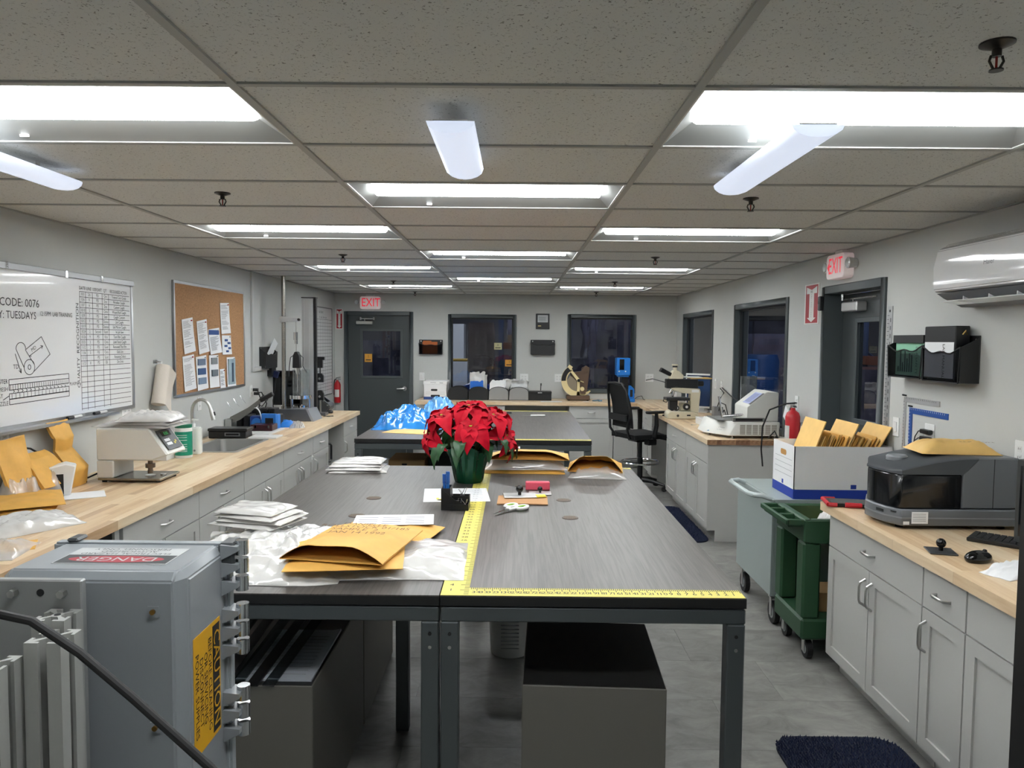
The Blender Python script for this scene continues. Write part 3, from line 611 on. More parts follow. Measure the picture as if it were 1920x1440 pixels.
    for i, r in enumerate(rows):
        for j, s in enumerate(r.split('|')):
            if s: tx(s, (cols[j]+cols[j+1])/2, top-(i+.5)*st, .027, .8, 'CENTER')
    tx('QUALITY  RECOGNITION', 4.563, 1.72, .04, 1.12, 'CENTER', PI/2)
    b.build('ruled_table', INK, t, smooth=False)
    return t
wb()
def marker(x, c, label):
    t = thing('dry_erase_marker', label, 'marker', (WL+.045, x, 1.2945)); part('barrel', WHITE, t, lambda b: b.cyl((0, .035, 0), (0, .12, 0), .009)); part('cap', mat('marker_cap_'+c, {'k': '1b1b1c', 'b': '22242a'}[c], .4), t, lambda b: b.cyl((0, -.02, 0), (0, .038, 0), .0095))
marker(4.40, 'k', 'black-capped marker on the whiteboard tray, nearer one'); marker(4.68, 'b', 'black-capped marker at the end of the whiteboard tray')
# corkboard and its sheets (each sheet its own thing)
t = thing('corkboard', 'aluminium-framed corkboard between whiteboard and conduit', 'corkboard', (WL, 6.605, 1.30), RL); w, h = 1.52, .92
bx('cork_panel', CORK, t, -w/2+.015, w/2-.015, -.012, -.001, .015, h-.015); b = MB()
for q in ((-w/2, w/2, 0, .022), (-w/2, w/2, h-.022, h), (-w/2, -w/2+.022, .022, h-.022), (w/2-.022, w/2, .022, h-.022)): b.box(q[0], q[1], -.018, 0, q[2], q[3])
b.build('frame', ALU, t, bevel=.002)
def pinned(y, z, w, h, label, kind='text', tilt=0., curl=.01):
    t = thing('pinned_sheet', label, 'paper', (WL+.0135, y, z), RL); t.rotation_euler = (0, -tilt, RL) if False else (0, 0, RL)
    T = Matrix.Rotation(tilt, 4, 'Y')
    def fn(u, v): p = T @ Vector(((u-.5)*w, 0, -v*h)); return (p.x, -.002-curl*v*v*(1 if u > .5 else .6), p.z)
    b = MB(); b.sheet(fn, 4, 6, .0005); b.build('sheet', PAPER, t)
    b = MB(); b.T = T; rnd = random.Random(int(y*1000)); yy = lambda v: -.0032-curl*v*v
    if kind in ('text', 'cal'):
        k = 22
        for i in range(k):
            v = .08+.8*i/k
            if kind == 'cal' and v < .3: continue
            if rnd.random() < .15: continue
            b.box(-w*.4, -w*.4+w*.8*rnd.uniform(.5, 1), yy(v), yy(v)+.0006, -v*h-.0016, -v*h+.0016)
        b.build('print_lines', GREYINK, t, smooth=False)
    if kind == 'cal': bx('header', BLUEINK, t, -w*.46, w*.46, -.0042, -.003, -h*.25, -h*.06)
    if kind == 'photo3':
        for i in range(3): bx('photo', mat('photo_blue_%d' % i, ('6e7f98', '44618f', '7e93ad')[i], .4), t, -w*.36, w*.36, yy(.2+.28*i)-.006, yy(.2+.28*i)+.0003, -h*(.27+.28*i), -h*(.08+.28*i))
    if kind == 'photo2':
        for i in range(2): bx('photo', mat('photo_grey_%d' % i, ('8a8f92', '6f7880')[i], .4), t, -w*.3, w*.3, -.012-.004*i, -.003, -h*(.28+.37*i), -h*(.08+.37*i))
    if kind == 'chart':
        for (a, c) in ((-.2, .2), (.1, .35), (-.25, .5), (.15, .62), (-.1, .78)): bx('chart_block', BLUEINK, t, w*a, w*(a+.28), -.009, -.003, -h*(c+.11), -h*c)
    if kind == 'photo1':
        bx('photo', mat('photo_lab', '9fb4bd', .4), t, -w*.4, w*.4, -.014, -.003, -h*.93, -h*.06); bx('photo_figure', mat('photo_figure', '44566a', .4), t, -w*.05, w*.2, -.0145, -.013, -h*.85, -h*.2)
    part('push_pin', NICKEL if rnd.random() < .5 else mat('pin_red', 'b03030', .4), t, lambda b: b.cyl((w*.35, -.002, -.014), (w*.35, -.012, -.014), .005, n=8))
L_, H_ = .205, .279
pinned(6.08, 1.927, L_, H_, 'typed page pinned leftmost in the upper row of the corkboard', tilt=-.12); pinned(6.36, 1.92, L_, H_, 'typed page pinned second in the upper row, beside the calendar', tilt=-.12); pinned(6.615, 1.853, .24, .22, 'blue-headed calendar page on the corkboard', 'cal', tilt=-.08, curl=.02)
pinned(6.865, 2.09, .21, .28, 'typed page pinned highest on the corkboard', tilt=-.05); pinned(6.90, 1.795, .215, .175, 'sheet of blue diagrams on the right of the corkboard', 'chart')
pinned(6.09, 1.627, L_+.01, H_+.005, 'typed page pinned at the lower left of the corkboard', tilt=-.08); pinned(6.34, 1.617, .21, .285, 'sheet with three blue photos in the lower row of the corkboard', 'photo3', tilt=-.06); pinned(6.605, 1.62, .205, .285, 'sheet with two grey photos in the lower row of the corkboard', 'photo2'); pinned(6.79, 1.49, .11, .172, 'narrow short sheet at the bottom of the corkboard'); pinned(7.0, 1.593, .2, .272, 'printed photo of lab equipment at the lower right of the corkboard', 'photo1')
# conduit, pocket, outlets
t = thing('wire_raceway', 'light grey surface raceway running down from the ceiling beyond the corkboard', 'raceway', (WL, 7.597, 0), RL); RW = mat('raceway_paint', 'c3c4c2', .45)
bx('riser', RW, t, -.022, .022, -.022, 0, 1.43, CEIL-.006, bevel=.003); bx('branch', RW, t, .023, .47, -.022, 0, 1.43, 1.478, bevel=.003); bx('socket_box', BLACK, t, .47, .62, -.05, 0, 1.36, 1.50, bevel=.004); part('plug', mat('plug_navy', '27305a', .5), t, lambda b: b.obox((.55, -.07, 1.38), (.05, .05, .07), (.3, 0, 0))); part('cord', RUBBER, t, lambda b: b.tube([(.55, -.07, 1.35), (.53, -.06, 1.2), (.5, -.05, 1.1), (.48, -.06, .98), (.46, -.05, .93)], .005, 6))
PW = mat('wall_plate', 'e8e9e8', .4)
def outlet(loc, rz, label, gang=1, kind='outlet', sz=(.075, .118)):
    t = thing('wall_'+('switch' if kind == 'switch' else 'outlet'), label, kind, loc, rz, 'wall plates'); w = sz[0]+(gang-1)*.046; h = sz[1]
    bx('plate', PW, t, -w/2, w/2, -.006, 0, -h/2, h/2, bevel=.003)
    for g in range(gang):
        cx = (g-(gang-1)/2)*.046
        if kind == 'switch': bx('rocker', WHITE, t, cx-.016, cx+.016, -.011, -.006, -.033, .033, bevel=.003)
        else:
            for z in (-.02, .02):
                r = bx('receptacle', WHITE, t, cx-.016, cx+.016, -.008, -.006, z-.014, z+.014, bevel=.002)
                part('slots', BLACKM, r, lambda b: [b.box(cx+a-.001, cx+a+.001, -.0086, -.0078, z-.004, z+.006) for a in (-.006, .006)])
    return t
outlet((WL, 5.13, 1.245), RL, 'white outlet below the right end of the whiteboard', 2); outlet((WL, 3.87, 1.225), RL, 'white outlet below the whiteboard at the left edge of view', 2); outlet((WL, 6.32, 1.215), RL, 'white wall plate behind the faucet, below the corkboard'); outlet((WL, 7.56, 1.235), RL, 'white outlet beyond the corkboard with black plugs in it'); outlet((WL, 8.35, 1.27), RL, 'white wall plate beside the left lab monitor')
outlet((-1.392, FY, 1.222), 0, 'single light switch beside the far door', 1, 'switch'); outlet((.12, FY, 1.218), 0, 'white outlet plate above the grey mesh file holders', 2); outlet((.633, FY, 1.22), 0, 'white outlet plate half hidden by the tear tester', 2); outlet((1.974, FY, 1.233), 0, 'white outlet plate in the far right corner with a black plug', 2)
outlet((2.28, FY, 1.2), 0, 'white outlet plate half hidden behind the microscope')
outlet((WR, 4.262, 1.256), RR, 'white outlet with two black plugs beside the blue square', 1, 'outlet', (.1, .13)); outlet((WR, 4.64, 1.26), RR, 'light switch plate between ruler and white square', 1, 'switch'); outlet((WR, 3.47, 1.27), RR, 'white outlet at the right edge of the view', 2); outlet((WR, 6.29, 1.27), RR, 'white outlet behind the right fire extinguisher'); outlet((WR, 8.6, 1.27), RR, 'white outlet between the two right windows, nearer one'); outlet((WR, 8.85, 1.28), RR, 'white switch plate between the two right windows', 1, 'switch')
t = thing('black_adapter', 'upper black plug adapter in the outlet by the blue square', 'plug', (WR-.0085, 4.262, 1.276), RR, 'plug adapters'); bx('plug_body', BLACK, t, -.045, .045, -.03, 0, -.012, .012, bevel=.004); part('cord', RUBBER, t, lambda b: b.tube([(-.045, -.015, 0), (-.08, -.015, -.005), (-.12, -.012, -.04), (-.15, -.01, -.12)], .003, 6))
t = thing('black_adapter', 'lower black plug adapter in the outlet by the blue square', 'plug', (WR-.0085, 4.262, 1.236), RR, 'plug adapters'); bx('plug_body', BLACK, t, -.045, .045, -.03, 0, -.012, .012, bevel=.004); part('cord', RUBBER, t, lambda b: b.tube([(-.045, -.015, 0), (-.08, -.015, -.005), (-.13, -.012, -.03), (-.17, -.01, -.09)], .003, 6))
def pocket(name, loc, rz, w, h, d, label, inside=None, mesh=True):
    t = thing(name, label, 'file holder', loc, rz, 'wall file pockets'); MS = mat('pocket_mesh', '1e2022', .45) if mesh else BLACK
    bx('back_panel', MS, t, -w/2, w/2, -.006, 0, 0, h, bevel=.002)
    n = 12; pts = [(-w/2+w*i/n, h*(.72-.10*math.sin(PI*i/n)+.035*math.cos(2*PI*i/n*2))) for i in range(n+1)]
    b = MB()
    prof = pts+[(w/2*.92, 0), (-w/2*.92, 0)]; b.prism(prof, -d-.003, -d); b.build('front_panel', glassmat('mesh_see_through', 'dcdde0', .02, .5, .26, '0c0d0e') if inside else MS, t)
    b = MB(); b.tube([(x, -d-.002, z) for x, z in pts], .004, 6); b.tube([(-w/2, -d-.002, pts[0][1]), (-w/2*.92, -d-.002, 0), (w/2*.92, -d-.002, 0), (w/2, -d-.002, pts[-1][1])], .004, 6); b.build('rim_wire', BLACK, t)
    b = MB(); b.box(-w/2*.96, w/2*.96, -d, -.006, 0, .004)
    for sx in (-1, 1): b.prism([(-.006, 0), (-d, 0), (-d, pts[0][1]), (-.006, h*.95)], sx*w/2*.98-.0015, sx*w/2*.98+.0015, 'x')
    b.build('sides_and_base', MS, t)
    for sx in (-.42, .42): part('screw', NICKEL, t, lambda b: b.cyl((w*sx, -.006, h*.9), (w*sx, -.009, h*.9), .009, n=10))
    return t
pocket('wall_file_pocket', (-1.259, FY, 1.556), 0, .348, .212, .055, 'black wall pocket holding a brown folder by the far door', True)
t = thing('folder', 'orange-brown folder in the wall pocket by the far door', 'folder', (-1.27, FY-.03, 1.562)); bx('cover', mat('folder_brown', 'b5622e', .7), t, -.11, .11, -.006, .006, 0, .175); bx('tab', mat('folder_brown', ''), t, -.10, .02, -.006, .002, .175, .19)
pocket('wall_file_pocket', (.392, FY, 1.563), 0, .355, .216, .055, 'empty black wall pocket between the far windows', None)
t = thing('framed_notice', 'black framed certificate above the empty wall pocket', 'frame', (.388, FY, 1.938)); bx('frame', BLACK, t, -.1, .1, -.018, 0, 0, .227, bevel=.004); bx('print', mat('silver_print', 'b9bcbd', .25, .4), t, -.075, .075, -.0195, -.018, .1, .205)
part('lettering', INK, t, lambda b: [b.box(-.06, .06-.02*(i % 2), -.0202, -.0195, .12+i*.014, .124+i*.014) for i in range(5)]); bx('gold_label', mat('gold_label', 'b9a873', .4, .5), t, -.07, -.025, -.0187, -.018, .04, .052)
pocket('wall_file_pocket', (WL, 8.02, 1.455), RL, .40, .225, .06, 'black wall pocket with a loose white sheet, beyond the raceway')
t = thing('loose_sheet', 'white sheet poking out of the left wall pocket', 'paper', (WL+.03, 8.13, 1.60), RL); part('sheet', PAPER, t, lambda b: b.obox((.03, 0, .06), (.13, .002, .2), (.25, .5, 0)))
# second whiteboard chart
def wb2():
    t = thing('wall_chart_whiteboard', 'tall ruled whiteboard chart in the far left corner', 'whiteboard', (WL, 10.28, .97), RL); w, h = 1.2, 1.235
    bx('writing_surface', WBM, t, -w/2+.012, w/2-.012, -.01, -.001, .012, h-.012); b = MB()
    for q in ((-w/2, w/2, 0, .014), (-w/2, w/2, h-.014, h), (-w/2, -w/2+.014, .014, h-.014), (w/2-.014, w/2, .014, h-.014)): b.box(q[0], q[1], -.016, 0, q[2], q[3])
    b.build('frame', mat('frame_dark', '6b6e70', .4, .6), t); b = MB(); Y = -.0107
    for i in range(22): line(b, -w/2+.02, h-.17-i*.047, w/2-.02, h-.17-i*.047, Y, .004)
    for i in range(7): line(b, -.3+i*.13, h-.17, -.3+i*.13, .03, Y, .002)
    rnd = random.Random(3)
    for i in range(14): b.text(rnd.choice(('Press', 'Slit', 'Coat 2', 'Line 4', 'Audit', 'Rolls')), .045, FACE(-.42, h-.15-i*.047, Y), .9, th=.0003)
    b.text('Lab  Board', .05, FACE(0, h-.07, Y), th=.0003); b.text('in  out  done  qty', .04, FACE(.1, h-.14, Y), 1.4, th=.0003); b.build('lettering', INK, t, smooth=False)
wb2()
# exit signs
RED = mat('exit_red', 'e0243c', .4, emit='ff2b45', estr=.45); HOUS = mat('exit_housing', 'ececea', .45, emit='ffd8da', estr=.13)
def exitsign(loc, rz, w, h, d, label, arrow=False):
    t = thing('exit_sign', label, 'exit sign', loc, rz); b = MB(); b.prism(rrect(w, h, .03, 4, 0, h/2), -d, 0); b.build('housing', HOUS, t, bevel=.004)
    part('lettering', RED, t, lambda b: b.text('EXIT', h*.93, FACE(.01, h*.5, -d-.001), .78 if not arrow else .70))
    if arrow: part('arrow', RED, t, lambda b: b.prism([(-w*.44, h*.5), (-w*.36, h*.66), (-w*.36, h*.34)], -d-.0016, -d))
    bx('mounting_canopy', mat('lamp_head_white', 'dadad8', .4), t, -.06, .06, -.05, 0, h+.001, h+.028)
    for s in (-1, 1):
        b = MB(); b.cyl((s*(w/2+.005), -d*.5, h*.55), (s*(w/2+.03), -d*.5, h*.55), .015); b.cyl((s*(w/2+.045), -d*.5+.03, h*.55), (s*(w/2+.045), -d*.5-.03, h*.55), .032, .04, 16); hd = b.build('lamp_head', mat('lamp_head_white', 'dadad8', .4), t)
        part('lamp_lens', mat('lamp_lens', 'c9cdd0', .15, .3), hd, lambda b: b.cyl((s*(w/2+.045), -d*.5-.0301, h*.55), (s*(w/2+.045), -d*.5-.036, h*.55), .036, .03, 16))
exitsign((-2.149, FY, 2.208), 0, .30, .186, .05, 'red EXIT sign over the far door', ); exitsign((WR, 5.45, 2.236), RR, .29, .175, .075, 'red EXIT sign with arrow over the right door', True)
def firesign(loc, rz, w, h, label):
    t = thing('fire_extinguisher_sign', label, 'sign', loc, rz); bx('plate', mat('sign_white', 'e8e6e3', .4), t, -w/2, w/2, -.004, 0, 0, h, bevel=.001)
    bx('red_field', mat('sign_red', 'a8202c', .4), t, -w*.42, w*.42, -.0046, -.004, h*.03, h*.97)
    b = MB(); b.prism([(-w*.16, h*.16), (-w*.3, h*.16), (0, h*.05), (w*.3, h*.16), (w*.16, h*.16), (w*.16, h*.76), (w*.36, h*.76), (w*.36, h*.93), (0, h*.85), (-w*.36, h*.93), (-w*.36, h*.76), (-w*.16, h*.76)], -.0052, -.0046); b.build('arrow', mat('sign_white', ''), t)
    b = MB(); b.text('FIRE', h*.085, FACE(0, h*.80, -.0056), .9)
    for i, ch in enumerate('EXTINGUISHER'): b.text(ch, h*.05, FACE(0, h*(.735-i*.05), -.0056), 1.1)
    b.build('lettering', mat('sign_ink', '3a2a2c', .5), t, smooth=False)
firesign((-2.612, FY, 1.913), 0, .1, .298, 'red fire extinguisher sign beside the far door'); firesign((WR, 6.035, 1.923), RR, .29, .32, 'large red fire extinguisher sign beside the right door')
def extinguisher(loc, rz, r, h, label, tagged=False):
    t = thing('fire_extinguisher', label, 'fire extinguisher', loc, rz)
    part('cylinder', REDP, t, lambda b: b.lathe([(r*.9, 0), (r, .01), (r, h*.68), (r*.8, h*.76), (r*.35, h*.81), (r*.3, h*.86)], 20))
    part('valve', NICKEL, t, lambda b: b.cyl((0, 0, h*.86), (0, 0, h*.93), r*.28)); part('handle', mat('ext_handle', '2a2a2b', .4, .4), t, lambda b: (b.obox((r*.3, 0, h*.95), (r*1.5, .02, .008), (0, -.2, 0)), b.obox((r*.3, 0, h*.9), (r*1.4, .02, .006), (0, .15, 0))))
    part('hose', RUBBER, t, lambda b: b.tube([(-r*.2, 0, h*.9), (-r*.9, 0, h*.86), (-r*1.15, 0, h*.7), (-r*1.12, 0, h*.3)], .008, 8)); part('label_plate', mat('ext_label', 'd9d6d2', .5), t, lambda b: b.prism([(r*1.01*math.sin(a*.2), -r*1.01*math.cos(a*.2)) for a in range(-4, 5)]+[(r*.9*math.sin(a*.2), -r*.9*math.cos(a*.2)) for a in range(4, -5, -1)], h*.22, h*.5, 'z'))
    part('gauge', NICKEL, t, lambda b: b.cyl((0, -r*.3, h*.89), (0, -r*.42, h*.89), .012)); bx('wall_bracket', STEEL, t, -r*.5, r*.5, r*.95, r+.03, h*.5, h*.56)
    if tagged: part('inspection_tag', PAPER, t, lambda b: b.obox((-r*1.7, -r*.4, h*.72), (.075, .002, .11), (0, .5, 0)))
extinguisher((-2.625, FY-.085, .83), 0, .047, .39, 'red fire extinguisher on the wall by the far door'); extinguisher((WR-.095, 6.12, .90), RR, .058, .40, 'red fire extinguisher with inspection tag by the right door', True)
t = thing('door_sensor', 'small black latch box on the right door frame', 'sensor', (WR-.018, 5.785, 2.075), RR); bx('case', BLACK, t, -.022, .022, -.03, 0, -.055, .055, bevel=.006); bx('screen', mat('sensor_screen', '3c4146', .2), t, -.014, .014, -.031, -.03, -.005, .04)
t = thing('air_conditioner', 'glossy white split air conditioner high on the right wall', 'air conditioner', (WR, 3.93, 1.965), RR); ACM = mat('ac_white', 'e4e5e6', .1, coat=.8)
pr = [(0, .325), (-.13, .325), (-.185, .29), (-.205, .2), (-.2, .085), (-.185, .075), (-.1, .07), (0, .07)]
b = MB(); b.prism(pr, 0, .87, 'x'); b.build('front_shell', ACM, t, bevel=.006, seg=2); b = MB(); b.prism([(-.0, .0), (-.06, .0), (-.155, .045), (-.19, .069), (0, .069)], .02, .85, 'x'); b.build('lower_body', mat('ac_dark', '7e8083', .5), t)
b = MB(); b.obox((.455, -.15, .02), (.78, .09, .006), (-.15, 0, 0)); b.build('louver', ACM, t, bevel=.002); part('lettering', mat('ac_badge', '55585e', .4), t, lambda b: b.text('Haier', .036, TM((.47, -.2095, .19), PI/2-.02), 1.)); part('louver_fins', ACM, t, lambda b: [b.obox((.2+i*.2, -.13, .038), (.006, .06, .03), (0, 0, 0)) for i in range(4)])
bx('air_intake', mat('ac_seam', 'b9bbbd', .4), t, .03, .84, -.12, -.02, .3255, .328)
# measuring tools hung on the right wall
t = thing('steel_rule', 'long perforated steel rule hanging beside the right door', 'ruler', (WR, 4.765, .93), RR); RUL = mat('rule_steel', 'b9bbbb', .35, .7)
bx('blade', RUL, t, -.03, .03, -.005, 0, 0, 1.08); part('markings', INK, t, lambda b: [b.box(-.03, -.012 if i % 2 else -.004, -.0056, -.005, .02+i*.025, .0225+i*.025) for i in range(41)]); part('hang_hole', BLACKM, t, lambda b: b.cyl((0, -.0055, 1.05), (0, -.005, 1.05), .009, n=12)); [bx('slot', mat('rule_slot', '6d7072', .5), t, .006, .018, -.0056, -.005, .03+i*.05, .055+i*.05) for i in range(20)]
def square(label, y, z, w, h, bw, m, name, mk):
    t = thing(name, label, 'square', (WR, y, z), RR); b = MB(); b.prism([(0, 0), (0, -h), (bw, -h), (bw, -bw), (w, -bw), (w, 0)], -.004, 0); b.build('blade', m, t); part('markings', mk, t, lambda b: ([b.box(.01+i*.02, .012+i*.02, -.0046, -.004, -.012, -.002) for i in range(int(w/.02)-1)], [b.box(.002, .012, -.0046, -.004, -.03-i*.02, -.028-i*.02) for i in range(int(h/.02)-2)]))
    part('hang_nail', BLACK, t, lambda b: b.cyl((bw*.8, -.025, .012), (bw*.8, .0, .008), .005, n=8))
square('brushed steel carpenter square hanging on the right wall', 4.56, 1.455, .385, .48, .03, mat('square_steel', 'c9cacb', .35, .6), 'steel_square', INK); square('blue L-shaped square hanging on the right wall', 4.49, 1.395, .405, .44, .034, mat('square_blue', '1f4f9a', .4), 'blue_square', PAPER)
p1 = pocket('wall_file_pocket', (WR, 4.385, 1.58), RR, .385, .245, .10, 'black mesh wall pocket with a green booklet, nearer the door', True)
t = thing('booklet', 'green booklet with dark print in the mesh wall pocket', 'booklet', (WR-.06, 4.385, 1.59), RR); bx('cover', mat('booklet_green', '8fc7a8', .6), t, -.165, .15, -.006, .006, 0, .19); bx('binder_top', mat('pocket_mesh', ''), t, -.175, .16, -.02, .012, .19, .235)
part('print', mat('booklet_print', '3e5a52', .6), t, lambda b: ([b.box(-.14+i*.025, -.125+i*.025, -.0068, -.006, .02, .05+.1*abs(math.sin(i*1.7))) for i in range(7)], b.text('LAB SAFETY', .03, FACE(.07, .09, -.0065) @ Matrix.Rotation(-PI/2, 4, 'Z'), 1.)))
p2 = pocket('wall_file_pocket', (WR, 4.01, 1.575), RR, .36, .245, .10, 'black mesh wall pocket with a thick black binder', True)
t = thing('binder', 'thick black binder with a white cover sheet in the mesh wall pocket', 'binder', (WR-.05, 4.03, 1.585), RR); bx('cover', BLACK, t, -.155, .14, -.045, .03, .0, .285, bevel=.004); bx('cover_sheet', PAPER, t, -.145, .13, -.047, -.045, .01, .20); part('lettering', INK, t, lambda b: b.text('LAB MANUAL', .03, FACE(.04, .1, -.0475) @ Matrix.Rotation(-PI/2, 4, 'Z'))); part('ring_clip', mat('brass_clip', 'b39a5c', .3, .9), t, lambda b: b.tube([(.141, -.01, .24), (.15, .0, .26), (.141, .012, .24)], .004, 6))
# paper towel
t = thing('paper_towel_roll', 'paper towel roll hanging askew on a wall bracket by the whiteboard', 'paper towel', (WL, 5.56, 1.592), RL)
part('bracket', NICKEL, t, lambda b: (b.box(-.03, .03, -.004, 0, -.012, .012), b.tube([(0, -.004, 0), (0, -.05, 0), (-.01, -.055, -.03)], .004, 6)))
TOW = mat('towel_paper', 'dcd3c8', .9, bump=.3, bscale=90)
part('roll', TOW, t, lambda b: b.cyl((.005, -.06, -.03), (-.09, -.06, -.31), .05, n=24)); part('loose_end', TOW, t, lambda b: b.sheet(lambda u, v: Vector((.005-.095*v+u*.14+.01*v, -.11+.02*u+.02*math.sin(v*3), -.03-.28*v-.07*u-.02*u*v)), 6, 8, .002))
# ============================================================ ON THE CENTRE TABLES
def soft(name, label, cat, m, loc, rz, w, d, h, amp=0., wob=.05, seed=1., p=3., freq=4., n=18, extra=None, warp=None, group=None, part_name='sheet', folds=14, fold_h=.018):
    t = thing(name, label, cat, loc, rz, group); b = MB(); b.pillow(w, d, h, n, n, wob, amp, freq, seed, p, warp=warp, folds=folds, fold_h=fold_h); o = b.build(part_name, m, t, ang=60)
    if extra: extra(t)
    return t
def mailer(label, loc, rz, w, d, h, seed=1., opened=0., words=None, m=KRAFT, flap=True, tilt=None, tx=None):
    "padded mailer lying flat; opened lifts the upper sheet at the -y end"
    t = thing('padded_mailer', label, 'mailer', loc, rz, 'kraft mailers')
    if tilt: t.rotation_euler = (tilt[0], tilt[1], rz)
    b = MB()
    if opened:
        f = lambda s: (lambda u, v: ((u-.5)*w, (v-.5)*d, s(u, v)))
        lo = lambda u, v: .003+.002*noise.noise((u*3, v*3, seed)); up = lambda u, v: .006+h*min(1, 4*u*(1-u)*1.3)*(.35+.65*(1-v)*opened)*(1 if v < .97 else .3)+.004*noise.noise((u*4+seed, v*4, seed))
        b.sheet(f(up), 14, 14, .0015); b.sheet(f(lo), 14, 14, .0015)
        for u in (0, 1): b.sheet(lambda a, v: ((u-.5)*w*(1+.0*a), (v-.5)*d, lo(u, v)+(up(u, v)-lo(u, v))*a-.001), 2, 14, .001)
    else: b.pillow(w, d, h, 14, 14, .015, h*.12, 5, seed, 5)
    b.build('envelope', m, t, ang=50)
    if opened: part('bubble_lining', KRAFTIN, t, lambda b: b.pillow(w*.94, d*.9, h*.35, 10, 10, .01, .003, 6, seed+3, 4, base=.003))
    if words:
        zz = h*(.62+.3*opened) if opened else h
        b = MB()
        for i, s in enumerate(words): b.text(s, .042, TM(tx[i] if tx else (0, d*.3-i*.055, zz+.012), 0, 0, .03*(i-1)), .95, th=.0003)
        b.build('lettering', mat('pen_brown', '6a4a22', .7), t)
    return t
def bagstack(label, loc, rz, w, d, n, h, seed):
    t = thing('poly_bag', label, 'plastic bag', loc, rz)
    for i in range(n):
        T = Matrix.Translation((.012*math.sin(i*2.1+seed), .010*math.cos(i*1.7+seed), i*(h+.003))) @ Matrix.Rotation(.05*math.sin(i*3+seed), 4, 'Z')
        b = MB(); b.T = T; b.pillow(w*(1-.05*i), d*(1-.06*i), h, 18, 18, .02, .002, 5, seed+i, 9, folds=10 if i == n-1 else 0, fold_h=.008); b.build('folded_layer', POLY, t, ang=45)
    return t
Z = TT+.001
soft('poly_bag', 'large crumpled white plastic bag spread on the left near table', 'plastic bag', POLY, (-.93, 2.80, Z), .15, .56, .74, .035, .022, .14, 2.3, freq=5, n=44, folds=34, fold_h=.035)
bagstack('folded white plastic bag lying on top of the crumpled bag', (-1.05, 3.05, Z+.065), -.3, .31, .24, 4, .014, 5.1)
soft('poly_bag', 'flat white plastic bag under the mailers beside the ruler tape', 'plastic bag', POLY, (-.44, 2.74, Z), .04, .52, .46, .028, .008, .05, 8.2, 4, 4, 32, folds=22)
t = thing('poly_bag', 'corner of a white plastic bag hanging off the left near table', 'plastic bag', (-1.10, 2.36, Z)); part('sheet', POLY, t, lambda b: b.sheet(lambda u, v: ((u-.5)*.26*(1-.3*max(0, v-.35)), .16-.17*min(1, v*2.2)-.012-.02*math.sin(u*7)*max(0, v-.4), .02-(.0 if v < .42 else (v-.42)*.32)+.006*math.sin(u*9)), 14, 16, .003))
mailer('kraft mailer with handwriting on top of the left table pile', (-.585, 2.73, Z+.062), -.17, .37, .46, .055, 3., .9, ('DANIELLE', 'ROLLSTOCK 01/185', 'SAMPLE  2', 'JAN 14 1992'), tx=[(.0, .10, .050), (.02, .045, .055), (0, -.01, .059), (.03, -.065, .063)])
mailer('open kraft mailer lying beneath the handwritten mailer', (-.60, 2.68, Z+.044), .12, .40, .42, .016, 5.)
mailer('kraft mailer with a white packing form on it, behind the handwritten one', (-.53, 3.12, Z+.012), -.22, .42, .24, .022, 7.)
t = thing('packing_form', 'printed white packing form on the rear mailer of the left table', 'paper', (-.52, 3.20, Z+.04)); t.rotation_euler = (0, 0, .1); bx('sheet', PAPER, t, -.17, .17, -.09, .09, 0, .002); part('print_lines', GREYINK, t, lambda b: [b.box(-.15+(i % 3)*.1, -.07+(i % 3)*.1, -.07+(i//3)*.035, -.062+(i//3)*.035, .002, .0026) for i in range(12)])
bagstack('stack of flat white plastic bags at the rear left of the near table', (-.985, 4.67, Z), .03, .35, .26, 4, .014, 1.4)
# stacked mailers at the rear of the right table
mailer('bottom kraft mailer of the open pile behind the poinsettia', (.05, 4.69, Z), -.02, .52, .24, .02, 2.)
soft('poly_bag', 'clear plastic film pouch between the kraft mailers of the rear pile', 'plastic bag', CLEARBAG, (.06, 4.69, Z+.024), .04, .50, .24, .05, .015, .05, 6.6, 4, 3)
mailer('top kraft mailer with a white label on the rear pile', (.085, 4.70, Z+.085), -.04, .50, .25, .07, 9., .55)
t = thing('address_label', 'small white label on the top mailer of the rear pile', 'label', (.0, 4.635, Z+.153)); t.rotation_euler = (.12, 0, 0); bx('sheet', PAPER, t, -.03, .03, -.022, .022, 0, .001); part('print_lines', GREYINK, t, lambda b: [b.box(-.02, .02, -.012+i*.01, -.009+i*.01, .001, .0014) for i in range(3)])
t = mailer('bulging open kraft mailer with clear film inside, right rear of the table', (.50, 4.64, Z+.03), -.12, .33, .34, .10, 4., .9)
soft('poly_bag', 'clear film pouch slipping out of the bulging mailer', 'plastic bag', CLEARBAG, (.505, 4.58, Z), -.1, .34, .32, .05, .012, .06, 3.9, 4, 4)
